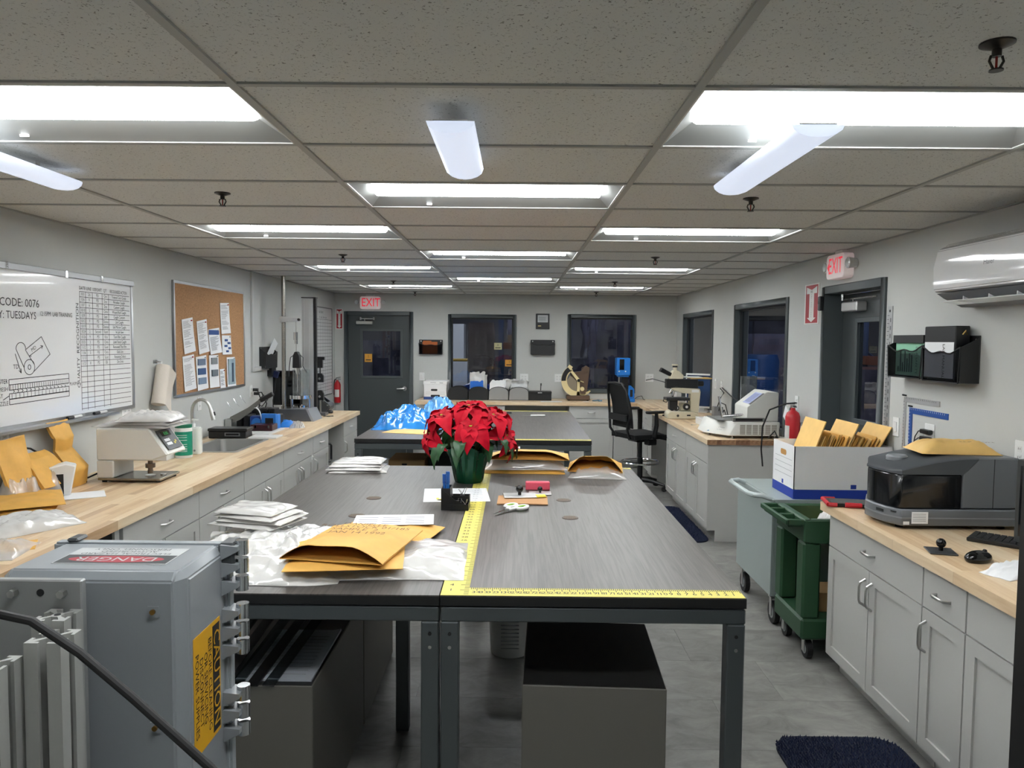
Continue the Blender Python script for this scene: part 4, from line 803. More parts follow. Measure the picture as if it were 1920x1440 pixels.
# poinsettia
def poinsettia():
    t = thing('poinsettia', 'red poinsettia in a green foil pot on the right near table', 'plant', (-.268, 4.31, Z)); n = 40; rnd = random.Random(5)
    b = MB(); prof = [(.078, 0), (.083, .02), (.093, .08), (.103, .14), (.122, .185), (.135, .205)]; vs = []
    for k, (r, z) in enumerate(prof): vs += [((r+(.001+.0025*k)*math.sin(i*2*PI/n*10+k*.4)+.002*rnd.uniform(-1, 1))*math.cos(2*PI*i/n), (r+(.001+.0025*k)*math.sin(i*2*PI/n*10+k*.4))*math.sin(2*PI*i/n), z+(.022*math.sin(i*2*PI/n*3+1)*(k == 5)+.01*rnd.uniform(-1, 1)*(k >= 4))) for i in range(n)]
    b.add(vs, [(j*n+i, j*n+(i+1) % n, (j+1)*n+(i+1) % n, (j+1)*n+i) for j in range(5) for i in range(n)]+[tuple(range(n-1, -1, -1))]); b.build('foil_pot', mat('green_foil', '0f4a33', .25, .4, bump=.6, bscale=35), t, ang=20)
    part('soil', mat('soil', '2b211a', .95), t, lambda b: b.cyl((0, 0, .14), (0, 0, .165), .098, n=20))
    def leafmesh(nm, m, L, w):
        b = MB(); k = 8
        def fn(u, v): s = w*(math.sin(PI*min(1, v**.75))**.9)*(1-.25*v)*1.15+.001; x = (u-.5)*s; return (x, v*L, .16*L*math.sin(PI*v*.9)-.42*L*v*v+.28*abs(x)+.006*math.sin(v*17+u*3)*abs(u-.5)*2)
        b.sheet(fn, 6, k, .0008); o = b.build(nm, m, t, ang=70); return o
    RM = [mat('bract_red', 'be0f28', .6, var=.15, vscale=25, spec=.15), mat('bract_deep', 'a50c22', .6, var=.15, vscale=25, spec=.15)]
    br = [leafmesh('bract', RM[0], .155, .098), leafmesh('bract', RM[1], .11, .066)]; gl = leafmesh('leaf', mat('poinsettia_leaf', '1f4a26', .45, var=.25, vscale=20), .125, .07)
    first = {id(br[0]): True, id(br[1]): True, id(gl): True}
    def put(src, T):
        if first[id(src)]: o = src; first[id(src)] = False
        else: o = src.copy(); COL.objects.link(o)
        o.matrix_local = T
    heads = [((0, -.05, .44), (0, -.25, 1)), ((-.15, -.07, .385), (-.35, -.35, 1)), ((.14, -.07, .39), (.4, -.35, 1)), ((.02, -.17, .335), (.05, -.8, .8)), ((.17, .07, .39), (.4, .3, 1)), ((-.15, .09, .39), (-.4, .3, 1)), ((0, .12, .43), (0, .35, 1)), ((.215, -.05, .27), (.9, -.4, .6)), ((-.215, -.06, .28), (-.9, -.4, .6))]
    st = MB()
    for hi, (c, nrm) in enumerate(heads):
        nz = Vector(nrm).normalized(); a = nz.orthogonal().normalized(); bb = nz.cross(a); off = rnd.uniform(0, 6)
        for ring, (cnt, s0, dr) in enumerate(((6, 1., .22), (4, .72, .6))):
            for i in range(cnt):
                ph = off+ring*.5+2*PI*i/cnt+rnd.uniform(-.2, .2); d = (a*math.cos(ph)+bb*math.sin(ph)+nz*(dr-.35+rnd.uniform(-.12, .2))).normalized(); d = (d+Vector((0, 0, -.22))).normalized()
                x = d.cross(nz).normalized(); z = x.cross(d); s = s0*rnd.uniform(.82, 1.1)
                T = Matrix((x*s, d*s, z*s)).transposed().to_4x4(); T.translation = Vector(c)+nz*.004*ring; put(br[ring], T)
        b = MB()
        for i in range(6): b.sphere((c[0]+.010*math.cos(i)*rnd.uniform(.4, 1), c[1]+.010*math.sin(i)*rnd.uniform(.4, 1), c[2]+.008), .0045, 8, 5)
        b.build('cyathia', mat('cyathia', '9aa83a', .5), t)
        st.tube([(c[0]*.15, c[1]*.15, .16), (c[0]*.5, c[1]*.5, .27), (c[0]*.9, c[1]*.9, c[2]-.01)], .004, 6)
    st.build('stems', mat('plant_stem', '55742f', .6), t)
    for i in range(44):
        ph = 2*PI*i/44*2.618+rnd.uniform(-.3, .3); r = rnd.uniform(.08, .22); z = rnd.uniform(.21, .34); d = Vector((math.cos(ph), math.sin(ph), rnd.uniform(-.95, -.2))).normalized(); x = d.cross(Vector((0, 0, 1))).normalized(); zz = x.cross(d); s = rnd.uniform(.75, 1.15)
        T = Matrix((x*s, d*s, zz*s)).transposed().to_4x4(); T.translation = (r*math.cos(ph), r*math.sin(ph), z); put(gl, T)
poinsettia()
# desk organiser and small things on the right table
t = thing('desk_organizer', 'black stepped desk organizer holding pens and binder clips', 'organizer', (-.287, 3.62, Z), -.03); w = .066
b = MB()
def tray(x0, x1, y0, y1, h, e=.003):
    b.box(x0, x1, y0, y1, 0, .004)
    for q in ((x0, x0+e, y0, y1), (x1-e, x1, y0, y1), (x0, x1, y0, y0+e), (x0, x1, y1-e, y1)): b.box(*q, 0, h)
tray(-w, -.022, -.05, .05, .105); tray(-.022, w, -.0, .05, .06); tray(-.022, w, -.06, 0, .03); b.prism([(-w, 0), (w, 0), (w, .022), (-.0, .05), (-w, .105)], -.052, -.049); b.build('case', BLACK, t)
for i, (x, y) in enumerate(((-.054, .01), (-.04, .02), (-.045, -.012))):
    p = thing('blue_pen', ('thick blue pen standing upright in the desk organizer', 'blue pen leaning beside the thick one in the organizer', 'blue pen at the front of the organizer slot')[i], 'pen', (-.287+x, 3.62+y, Z+.005), 0, 'blue pens in the organizer'); part('barrel', mat('pen_blue', '2f7ad0', .35), p, lambda b: b.cyl((0, 0, 0), (.004*(i-1), 0, .115), .0065)); part('cap', mat('pen_blue2', '1f5fb4', .3), p, lambda b: (b.cyl((.004*(i-1), 0, .115), (.005*(i-1), 0, .16+.008*i), .0085), b.box(-.002, .002, -.013, -.008, .125, .16)))
def clip(loc, rz, label, s=1.):
    t = thing('binder_clip', label, 'binder clip', loc, rz, 'binder clips in the organizer'); part('body', BLACK, t, lambda b: b.prism([(-.012*s, 0), (.012*s, 0), (.002*s, .022*s), (-.002*s, .022*s)], -.016*s, .016*s)); part('wire_handles', CHROME, t, lambda b: (b.tube([(0, -.01*s, .02*s), (.012*s, -.008*s, .045*s), (.012*s, .008*s, .045*s), (0, .01*s, .02*s)], .0013, 6), b.tube([(0, -.01*s, .02*s), (-.014*s, -.008*s, .04*s), (-.014*s, .008*s, .04*s), (0, .01*s, .02*s)], .0013, 6)))
clip((-.255, 3.645, Z+.03), .4, 'large binder clip at the rear of the organizer', 1.5); clip((-.27, 3.59, Z+.006), 1.2, 'small binder clip at the front left of the organizer'); clip((-.24, 3.585, Z+.006), .2, 'small binder clip at the front right of the organizer')
t = thing('form_sheet', 'printed white form lying under the organizer and pot', 'paper', (-.31, 3.93, Z), .1); bx('sheet', PAPER, t, -.17, .17, -.17, .17, 0, .0006); part('print_lines', GREYINK, t, lambda b: [b.box(-.14, .14, -.14+i*.022, -.137+i*.022, .0006, .001) for i in range(13)])
t = thing('scissors', 'white and green handled scissors on the right near table', 'scissors', (-.035, 3.555, Z), 1.0); t.scale = (1.45, 1.45, 1.3)
for s in (1, -1):
    o = part('blade', CHROME, t, lambda b: b.prism([(.0, .0), (-.075, s*.002), (-.078, s*.004), (.0, s*.011)], .004+.002*s, .0055+.002*s, 'z')); h = [(.055+.026*math.cos(a*PI/8), s*.022+.016*math.sin(a*PI/8), .008) for a in range(16)]
    hd = part('handle', WHITE, t, lambda b: (b.tube(h, .0065, 8, True), b.tube([(0, s*.004, .007), (.03, s*.012, .008)], .006, 8))); part('grip', mat('grip_green', '86b93c', .5), hd, lambda b: b.tube([(.055+.0185*math.cos(a*PI/8), s*.022+.0095*math.sin(a*PI/8), .009) for a in range(16)], .0038, 6, True))
part('pivot', NICKEL, t, lambda b: b.cyl((0, 0, .002), (0, 0, .010), .005))
t = thing('cardboard_piece', 'brown corrugated cardboard square by the scissors', 'cardboard', (.04, 3.80, Z), -.02); b = MB(); b.sheet(lambda u, v: ((u-.5)*.255, (v-.5)*.2, .005+.003*math.sin(u*3)), 8, 4, .005); b.build('sheet', mat('cardboard', 'b98d62', .85), t)
def knobblock(loc, rz, label, pm, s=1., w=.15, d=.10):
    t = thing('sample_weight', label, 'weight', loc, rz); part('plate', pm, t, lambda b: b.box(-w/2, w/2, -d/2, d/2, 0, .006), bevel=.002); part('knob', mat('black_gloss', '0c0c0d', .12), t, lambda b: (b.cyl((0, 0, .006), (0, 0, .022*s), .009*s), b.sphere((0, 0, .037*s), .0195*s)))
knobblock((.025, 3.87, Z+.010), .1, 'black-knobbed plate weight lying on the cardboard', mat('weight_grey', 'b3b3b2', .35, .5), 1., .17, .11); knobblock((.135, 3.98, Z), 0, 'smaller black-knobbed plate behind the yellow notes', mat('weight_grey', ''), .7, .12, .08)
t = thing('pink_block', 'coral pink block lying behind the sticky notes', 'block', (.125, 4.09, Z), .02); b = MB(); b.box(-.066, .066, -.02, .02, 0, .045); b.build('block', mat('coral', 'e2566b', .6), t, bevel=.004)
t = thing('sticky_notes', 'small pad of yellow sticky notes on the cardboard', 'notes', (.135, 3.86, Z+.011), .15); bx('pad', mat('sticky_yellow', 'f4e14a', .7), t, -.024, .024, -.024, .024, 0, .006)
t = thing('sticky_notes', 'crumpled yellow sticky note beside the organizer', 'notes', (-.375, 3.80, Z+.001), .4); part('note', mat('sticky_yellow', ''), t, lambda b: b.sheet(lambda u, v: ((u-.5)*.05, (v-.5)*.03, .006+.004*math.sin(u*9)), 8, 4, .001))
t = thing('staple_strip', 'loose metal staple strip by the coral block', 'staples', (.03, 4.17, Z), .1); bx('strip', CHROME, t, -.03, .03, -.003, .003, 0, .004)
# far tables
soft('blue_film_bag', 'bright blue plastic film bag heaped on the far left table', 'plastic bag', mat('blue_film', '2f8fe6', .18, coat=.5, var=.25, vscale=5), (-1.02, 7.15, Z), .1, .62, .85, .10, .05, .14, 4.4, 2.5, 4, 40, folds=30, fold_h=.07)
t = thing('blue_film_bag', 'pale blue film bag behind the poinsettia on the far table', 'plastic bag', (-.80, 7.92, Z), .2); part('film', mat('blue_film_pale', '6fb6f0', .2, coat=.5), t, lambda b: b.pillow(.4, .4, .16, 26, 26, .1, .08, 5, 9.9, 2.5))
mailer('yellow kraft envelope lying flat at the front of the far left table', (-.93, 6.62, Z), -.25, .42, .30, .008, 12., m=KRAFT2)
t = thing('utility_knife', 'white-handled knife lying on the far right table', 'knife', (.18, 8.05, Z), .1); part('handle', WHITE, t, lambda b: b.obox((.06, 0, .01), (.16, .028, .018)), bevel=.005); part('blade', STEEL, t, lambda b: b.obox((-.07, 0, .008), (.1, .014, .003)))
t = thing('black_marker', 'black marker lying at the rear edge of the far right table', 'marker', (-.13, 8.35, Z), .1); part('barrel', BLACK, t, lambda b: b.cyl((-.06, 0, .009), (.06, 0, .009), .009)); part('cap', mat('marker_cap_k', ''), t, lambda b: b.cyl((.06, 0, .009), (.085, 0, .009), .0095))
# ------------------------------------------------------------ under the tables
TAUPE = mat('taupe_steel', '6f6d66', .5)
def filecab(label, loc, rz, w, d, h):
    t = thing('file_cabinet', label, 'cabinet', loc, rz, 'low steel cabinets under the tables'); bx('shell', TAUPE, t, 0, w, 0, d, .012, h, bevel=.003); bx('shade_top', mat('cabinet_top_shade', '2c2c2b', .5), t, .004, w-.004, .004, d-.004, h, h+.002)  # thin dark top paints the shade below the tabletop
    bx('plinth', BLACKM, t, .02, w-.02, .02, d-.02, 0, .012); return t
filecab('taupe steel cabinet under the right near table', (.03, 2.47, 0), -.045, .485, .58, .615)
filecab('long taupe steel cabinet under the left near table, front one', (-1.19, 2.475, 0), 0, .51, .85, .60); filecab('taupe steel cabinet under the left near table, rear one', (-1.19, 3.335, 0), 0, .51, .8, .60)
t = thing('drawing_sheets', 'stack of grey drawing sheets on the front steel cabinet under the table', 'paper', (-.82, 2.72, .603), 0); b = MB(); b.sheet(lambda u, v: ((u-.5)*.26, (v-.5)*.44, .008+.006*(u > .9)*v), 8, 8, .007); b.build('sheets', mat('drawing_grey', 'c3c9d1', .6), t); part('print_lines', GREYINK, t, lambda b: [b.box(-.1, .1, -.18+i*.03, -.178+i*.03, .0083, .0088) for i in range(12)])
for i in range(6):
    t = thing('acrylic_strip', ('dark', 'clear', 'black', 'narrow clear', 'smoky', 'thin black')[i]+' acrylic strip leaning over the cabinet, '+('leftmost', 'second from left', 'third from left', 'third from right', 'second from right', 'rightmost')[i], 'strip', (-1.10+i*.055, 2.46, .605), 0, 'acrylic strips under the left table'); t.rotation_euler = (.12, 0, -.02*i)
    bx('strip', BLACK if i % 2 == 0 else glassmat('acrylic', 'aab0b4', .12, .05, .1, '707478'), t, -.02, .02, 0, .62, 0, .006)
t = thing('white_bucket', 'white plastic bucket with printed label under the right near table', 'bucket', (-.02, 4.2, 0)); part('pail', mat('pail', 'c9cbc9', .5), t, lambda b: b.lathe([(.105, 0), (.11, .004), (.128, .30), (.134, .31), (.134, .33), (.12, .33)], 28)); part('printed_label', GREYINK, t, lambda b: [b.box(-.05, .05, -.1165-.0006*i*2, -.115, .06+i*.022, .064+i*.022) for i in range(9)]); part('bail_handle', STEEL, t, lambda b: b.tube([(-.13*math.cos(a*PI/10), -.135*math.sin(a*PI/10)*.9-.005, .31-.06*math.sin(a*PI/10)) for a in range(11)], .003, 6))
t = thing('carton', 'brown carton under the far left table', 'carton', (-1.02, 7.0, 0)); bx('carton_body', mat('carton_tan', 'a5855a', .8), t, -.17, .17, 0, .45, 0, .64); bx('front_panel', mat('carton_front', 'b39468', .8), t, -.16, .16, -.012, 0, .5, .63); part('hand_hole', BLACKM, t, lambda b: b.prism(rrect(.05, .018, .008, 3, -.02, .6), -.0135, -.012))
t = thing('equipment_case', 'dark equipment case stored under the far tables', 'case', (-.45, 7.1, 0)); bx('case_body', BLACKM, t, -.38, .1, 0, .6, 0, .72, bevel=.01); bx('case_lid', BLACK, t, -.385, .105, -.005, .605, .72, .76, bevel=.01); bx('latch', STEEL, t, -.16, -.1, -.012, -.005, .69, .74)
# ============================================================ ON THE LEFT WORKTOP
Z = CT+.001
GAUGE = mat('instrument_cream', 'dbdbd6', .45)
t = thing('thickness_gauge', 'cream benchtop thickness gauge with keypad under a pile of bags', 'gauge', (-2.47, 4.38, Z))
b = MB(); b.box(.005, .375, 0, .26, .012, .026); b.build('base_plate', mat('gauge_plate', '8f8b82', .25, .8), t, bevel=.002); part('column', GAUGE, t, lambda b: b.prism([(0, .026), (.10, .026), (.10, .13), (0, .13)], 0, .24), bevel=.006)
part('head', GAUGE, t, lambda b: b.prism([(0, .131), (.325, .131), (.425, .165), (.315, .318), (.30, .322), (0, .322)], 0, .25), bevel=.008)
T = Matrix.Translation((.372, .125, .245)) @ Matrix.Rotation(PI/2, 4, 'Z') @ Matrix.Rotation(math.atan2(.153, .11), 4, 'X')
p = MB(); p.T = T; p.box(-.09, .09, -.068, .068, .002, .0065); kp = p.build('keypad_panel', mat('keypad_dark', '3a4042', .4), t)
p = MB(); p.T = T; p.box(-.06, .05, .022, .055, .0066, .008); p.build('display', mat('gauge_display', '0c1a10', .15), kp); p = MB(); p.T = T; p.text('0.00', .03, TM((-.005, .037, .0082))); p.build('display_digits', mat('lcd_green', '2f8f50', .4, emit='2bd067', estr=.4), kp)
p = MB(); p.T = T; [p.box(-.07+i*.022, -.052+i*.022, -.04+j*.026, -.022+j*.026, .0066, .009) for i in range(3) for j in range(2)]; p.build('keys', PAPER, kp); p = MB(); p.T = T; p.box(.02, .034, -.04, -.026, .0066, .0085); p.box(.04, .054, -.03, -.016, .0066, .0085); p.build('yellow_keys', YEL, kp)
part('foot', BLACK, t, lambda b: [b.cyl((x, y, 0), (x, y, .012), .014, n=12) for x in (.03, .35) for y in (.03, .23)])
part('measuring_head', mat('bronze', '7d7166', .35, .8), t, lambda b: (b.cyl((.27, .10, .06), (.27, .10, .131), .014), b.cyl((.27, .10, .075), (.27, .10, .1), .028), b.cyl((.27, .10, .04), (.27, .10, .06), .016))); part('anvil', CHROME, t, lambda b: (b.cyl((.27, .10, .026), (.27, .10, .031), .03), b.cyl((.335, .13, .026), (.335, .13, .034), .018)))
part('power_cord', RUBBER, t, lambda b: b.tube([(0, .1, .06), (-.05, .02, .03), (-.09, -.05, .008), (-.13, -.02, .006), (-.09, .02, .006), (-.05, -.02, .007), (-.1, -.06, .009), (-.17, -.05, .006), (-.2, .0, .006)], .005, 8))
for i, (dz, sd, lb) in enumerate(((0, 1.1, 'flat clear sample bags at the bottom of the pile on the gauge'), (.018, 2.2, 'middle clear sample bag on the gauge'), (.036, 3.3, 'crumpled white sample bag on top of the gauge pile'))):
    soft('sample_bag', lb, 'plastic bag', POLY if i == 2 else CLEARBAG, (-2.27+.03*i, 4.53, Z+.324+dz), .1*(i-1), .46-.07*i, .28, .016 if i < 2 else .035, .008+.014*(i == 2), .06, sd, 5, 4, 18, group='sample bags on the gauge')
# wipes, bottle
t = thing('wipes_canister', 'green and white disinfectant wipes canister by the sink', 'canister', (-2.375, 5.33, Z)); part('tub', WHITE, t, lambda b: b.lathe([(.054, 0), (.058, .004), (.058, .215), (.054, .22)], 28)); part('green_label', mat('label_teal', '0f8d72', .45, var=.15, vscale=40), t, lambda b: b.lathe([(.0585, .02), (.0585, .19)], 28, cap=False)); part('lid', mat('lid_green', '1c6a50', .4), t, lambda b: b.lathe([(.0575, .216), (.058, .22), (.058, .238), (.05, .244)], 28))
part('label_print', PAPER, t, lambda b: [b.obox((.0586*math.sin(a), -.0586*math.cos(a), z), (.012, .0006, .003), (0, 0, a)) for z in (.05, .06, .07, .085, .10, .13, .15, .165) for a in (-.3, -.1, .1, .3, .5, .7)])
t = thing('soap_bottle', 'white pump soap bottle behind the wipes canister', 'bottle', (-2.375, 5.50, Z)); part('bottle', mat('soap_white', 'dfe3df', .3), t, lambda b: b.prism(rrect(.115, .075, .03, 5), 0, .2, 'z'), bevel=.008, seg=2); part('pump', WHITE, t, lambda b: (b.cyl((0, 0, .2), (0, 0, .225), .014), b.cyl((0, 0, .225), (0, 0, .25), .006), b.obox((.012, 0, .254), (.045, .016, .01)))); part('label_print', GREYINK, t, lambda b: [b.cyl((-.02+i*.02, -.0385, .03), (-.02+i*.02, -.038, .03), .008, n=10) for i in range(3)])
t = thing('small_carton', 'small white carton behind the gauge and canister', 'carton', (-2.47, 5.18, Z), 0); bx('carton', WHITE, t, -.08, .04, 0, .12, 0, .13, bevel=.002); part('print_lines', GREYINK, t, lambda b: [b.box(-.06, .02-.02*(i % 2), -.0008, 0, .03+i*.02, .036+i*.02) for i in range(5)])
# papers, mailers and bags near the left edge
t = thing('white_envelope', 'flat white paper beside the gauge cord', 'paper', (-2.36, 4.0, Z), .55); bx('sheet', PAPER, t, -.13, .13, -.09, .09, 0, .003)
for i in range(3): mailer(('lowest', 'middle', 'top')[i]+' flat kraft mailer in the fanned stack at the left edge', (-2.43+.012*i, 3.60+.015*i, Z+.012+.022*i), .35+.12*i, .33, .42, .016, 20+i)
soft('poly_bag', 'white plastic pouch in front of the fanned mailers', 'plastic bag', POLY, (-2.17, 3.30, Z), -.55, .20, .40, .05, .018, .06, 14.2, 4, 4, 24)
soft('poly_bag', 'clear film pouch at the lower left edge of the worktop', 'plastic bag', CLEARBAG, (-2.06, 2.93, Z), .2, .22, .26, .035, .01, .08, 17.7)
mailer('kraft mailer corner under the clear pouch at the left edge', (-2.04, 3.02, Z), .5, .14, .16, .004, 31.)
t = thing('black_keyboard', 'black keyboard half under the fanned mailers', 'keyboard', (-2.30, 3.22, Z), RL+.05); bx('case', BLACK, t, -.2, .2, -.06, .07, 0, .014, bevel=.004); part('keys', mat('key_dark', '2a2b2d', .5), t, lambda b: [b.box(-.19+i*.026, -.168+i*.026, -.05+j*.024, -.03+j*.024, .014, .02) for i in range(14) for j in range(5)])
# bent standing mailer: profile in (outward from wall, height)
def bent(label, loc, rz, path, w, sag=.0, seed=0., words=None, m=KRAFT, th=.03):
    t = thing('padded_mailer', label, 'mailer', loc, rz, 'kraft mailers'); P = [Vector((0, p[0], p[1])) for p in path]; k = len(P)-1
    def fn(u, v):
        s = v*k; i = min(int(s), k-1); f = s-i; c = P[i].lerp(P[i+1], f*f*(3-2*f)*.5+f*.5); ww = w*(1-sag*math.sin(PI*v)*.5)
        return (c.x+(u-.5)*ww+.02*noise.noise((v*3, seed, 0)), c.y-th*math.sin(PI*u)*(.5+.5*noise.noise((u*2+seed, v*3, 1)))*min(1, v*4+.2), c.z+.01*noise.noise((u*2, v*2, seed)))
    b = MB(); b.sheet(fn, 12, 24, .018); b.build('envelope', m, t, ang=60)
    if words: part('lettering', INK, t, lambda b: [b.text(s, .05, TM((.0, -.05, .16-.07*i), PI/2-.5, 0, .5)) for i, s in enumerate(words)])
    return t
bent('tall bent kraft mailer leaning against the wall under the whiteboard', (WL+.02, 4.27, Z), RL, [(-.14, 0), (-.155, .1), (-.06, .21), (-.075, .28), (-.03, .375)], .20, .35, 2.2)
bent('kraft mailer with black handwriting standing at the left edge', (WL+.05, 3.78, Z), RL, [(-.16, .02), (-.12, .12), (-.07, .25), (-.05, .34)], .24, .1, 5.5, None, KRAFT, .05)
bent('kraft mailer lying over the white dispenser at the left edge', (WL+.04, 3.98, Z), RL, [(-.2, .07), (-.14, .16), (-.08, .21), (-.03, .235)], .26, .1, 8.5, ('PSI', 'WIP'), KRAFT, .03)
t = thing('tape_dispenser', 'white bag dispenser with a black slot under the left mailers', 'dispenser', (-2.48, 4.02, Z), .5); part('shell', WHITE, t, lambda b: b.prism([(-.09, 0), (.06, 0), (.09, .16), (.04, .175), (-.07, .15)], -.05, .05), bevel=.006); bx('slot', BLACKM, t, -.04, .03, -.053, -.049, .01, .12)
for i in range(4): soft('sample_bag', ('small clear pouch leaning by the white dispenser', 'small clear pouch in front of the handwritten mailer', 'crumpled clear pouch under the handwritten mailer', 'small clear pouch at the left edge behind the fanned stack')[i], 'plastic bag', CLEARBAG, (-2.52+.02*(i % 2), 3.72+.075*i, Z), .4*i, .12, .14, .12, .03, .1, 40+i*2.3, 4, 2.5, 14, group='clear pouches by the dispenser')
t = thing('power_cable', 'black power cable hanging from the outlet below the whiteboard', 'cable', (WL+.01, 3.9, 1.2)); part('cord', RUBBER, t, lambda b: b.tube([(0, 0, 0), (.04, .02, -.01), (.06, .1, -.03), (.05, .17, -.06), (.03, .15, -.09), (.02, .08, -.17), (.02, .06, -.28)], .0055, 8))
# beyond the sink: paper cutter, trays, dispensers
t = thing('paper_cutter', 'guillotine paper cutter with raised grey arm behind the sink', 'paper cutter', (-2.50, 6.76, Z)); CUT = mat('cutter_grey', '7e7d78', .4, .5)
bx('board', mat('cutter_board', 'd2d3d2', .4), t, -.15, .33, -.20, .25, 0, .018, bevel=.003); part('arm', CUT, t, lambda b: b.prism([(-.16, .085), (-.13, .13), (.03, .215), (.145, .30), (.16, .275), (.06, .175), (-.05, .10), (-.12, .07)], .12, .135), bevel=.003); part('grip', BLACK, t, lambda b: b.obox((.205, .128, .315), (.14, .035, .04), (0, -.52, 0)), bevel=.008); part('pivot', STEEL, t, lambda b: (b.cyl((-.14, .1, .1), (-.14, .15, .1), .018), b.box(-.17, -.11, .09, .16, 0, .11))); part('guard_wires', CHROME, t, lambda b: [b.tube([(-.1+i*.06, .1, .2+.03*i), (-.13+i*.06, .1, .235+.03*i), (-.15+i*.06, .1, .27+.03*i)], .002, 5) for i in range(3)])
t = thing('black_case', 'flat black instrument case with a label plate beside the cutter', 'case', (-2.42, 6.36, Z), .02); bx('case_body', BLACK, t, -.2, .12, 0, .16, .0, .06, bevel=.005); bx('case_lid', mat('case_lid', '202122', .3), t, -.205, .13, -.005, .165, .06, .085, bevel=.004); part('label_plate', mat('plate_silver', '8f9294', .3, .7), t, lambda b: b.box(-.06, .07, -.007, -.001, .02, .05)); part('label_recess', BLACKM, t, lambda b: b.box(-.05, .06, -.0078, -.007, .026, .044))
t = thing('white_tray', 'thin white board lying in front of the black case', 'board', (-2.26, 6.54, Z+.0), 0); bx('board_sheet', WHITE, t, -.02, .22, -.19, .0, .0, .014, bevel=.002)
t = thing('burgundy_case', 'flat dark burgundy case with shiny clasps by the blue dispensers', 'case', (-2.34, 6.74, Z+.0195), 0); bx('case_body', mat('burgundy', '3a1820', .3), t, -.06, .14, .0, .16, 0, .055, bevel=.004); part('clasps', CHROME, t, lambda b: [b.box(x, x+.015, -.004, 0, .025, .05) for x in (-.02, .1)])
for i in range(6):
    t = thing('sample_cassette', 'black ribbed sample cassette, '+('first', 'second', 'third', 'fourth', 'fifth', 'sixth')[i]+' from the cutter in the row', 'cassette', (-2.60+.062*i, 7.02+.01*i, Z), 0, 'black ribbed cassettes'); bx('cassette_body', BLACK, t, -.028, .028, 0, .2, 0, .115+.012*(i % 2), bevel=.006); part('ribs', BLACKM, t, lambda b: [b.box(-.02+j*.016, -.012+j*.016, -.005, 0, .015, .1) for j in range(3)])
for i in range(4):
    t = thing('sample_cassette', 'black cassette in the rear row below the outlet, '+('first', 'second', 'third', 'last')[i]+' from the left', 'cassette', (-2.60+.07*i, 7.30, Z), 0, 'black ribbed cassettes'); bx('cassette_body', BLACK, t, -.031, .031, 0, .16, 0, .17, bevel=.006); part('ribs', BLACKM, t, lambda b: [b.box(-.022+j*.016, -.014+j*.016, -.005, 0, .02, .15) for j in range(3)])
BLU = mat('dispenser_blue', '2f7fd8', .35); BLUD = mat('dispenser_navy', '234a9c', .35)
t = thing('tape_dispenser', 'blue tape dispenser with a black roll slot, front one', 'dispenser', (-2.28, 6.95, Z), -.1); b = MB(); b.box(-.07, .07, -.05, -.02, 0, .16); b.box(-.07, -.05, -.02, .06, 0, .15); b.box(.05, .07, -.02, .06, 0, .15); b.box(-.05, .05, -.02, .06, 0, .02); b.build('frame', BLU, t, bevel=.004); bx('roll_slot', BLACKM, t, -.03, .045, -.054, -.05, .02, .12); part('side_hub', BLUD, t, lambda b: b.cyl((-.071, .02, .08), (-.085, .02, .08), .05, n=20))
t = thing('tape_dispenser', 'navy and blue tape dispenser behind the front one', 'dispenser', (-2.42, 7.0, Z), .15); bx('frame', BLUD, t, -.06, .06, -.05, .05, 0, .13, bevel=.006); part('side_hub', BLU, t, lambda b: b.cyl((0, -.051, .07), (0, -.06, .07), .045, n=20))
t = thing('blue_pouch', 'small blue folded pouch beside the tensile tester', 'pouch', (-2.23, 7.28, Z), .2); part('pouch', BLU, t, lambda b: b.pillow(.16, .2, .05, 10, 10, .05, .01, 4, 2, 4))
t = thing('white_cover', 'curved white plastic cover among the blue dispensers', 'cover', (-2.42, 6.92, Z+.075), .3); part('cover', WHITE, t, lambda b: b.sheet(lambda u, v: (.06*math.sin(u*1.6), (v-.5)*.12, .06+.07*math.cos(u*1.9)*1.2), 8, 4, .003))
t = thing('clear_wrap', 'crumpled clear wrap in front of the tensile tester', 'wrap', (-2.14, 7.30, Z), .3); part('wrap', CLEARBAG, t, lambda b: b.pillow(.14, .34, .03, 16, 16, .15, .03, 6, 6.1, 3))
t = thing('black_cables', 'tangle of black cables below the outlet beyond the corkboard', 'cable', (WL+.02, 7.5, Z)); part('cable', RUBBER, t, lambda b: (b.tube([(.01, .05, .33), (.06, .02, .34), (.1, .0, .25), (.09, -.05, .12), (.06, -.1, .02)], .006, 8), b.tube([(.01, .08, .30), (.09, .06, .31), (.15, .03, .2), (.12, .0, .08), (.16, -.05, .01)], .006, 8), b.tube([(.03, .05, .2), (.1, .04, .17), (.14, .1, .24), (.09, .12, .28), (.05, .06, .22)], .005, 8))); part('plug', BLACK, t, lambda b: (b.obox((.03, .06, .335), (.05, .03, .03)), b.obox((.03, .09, .295), (.05, .03, .03))))
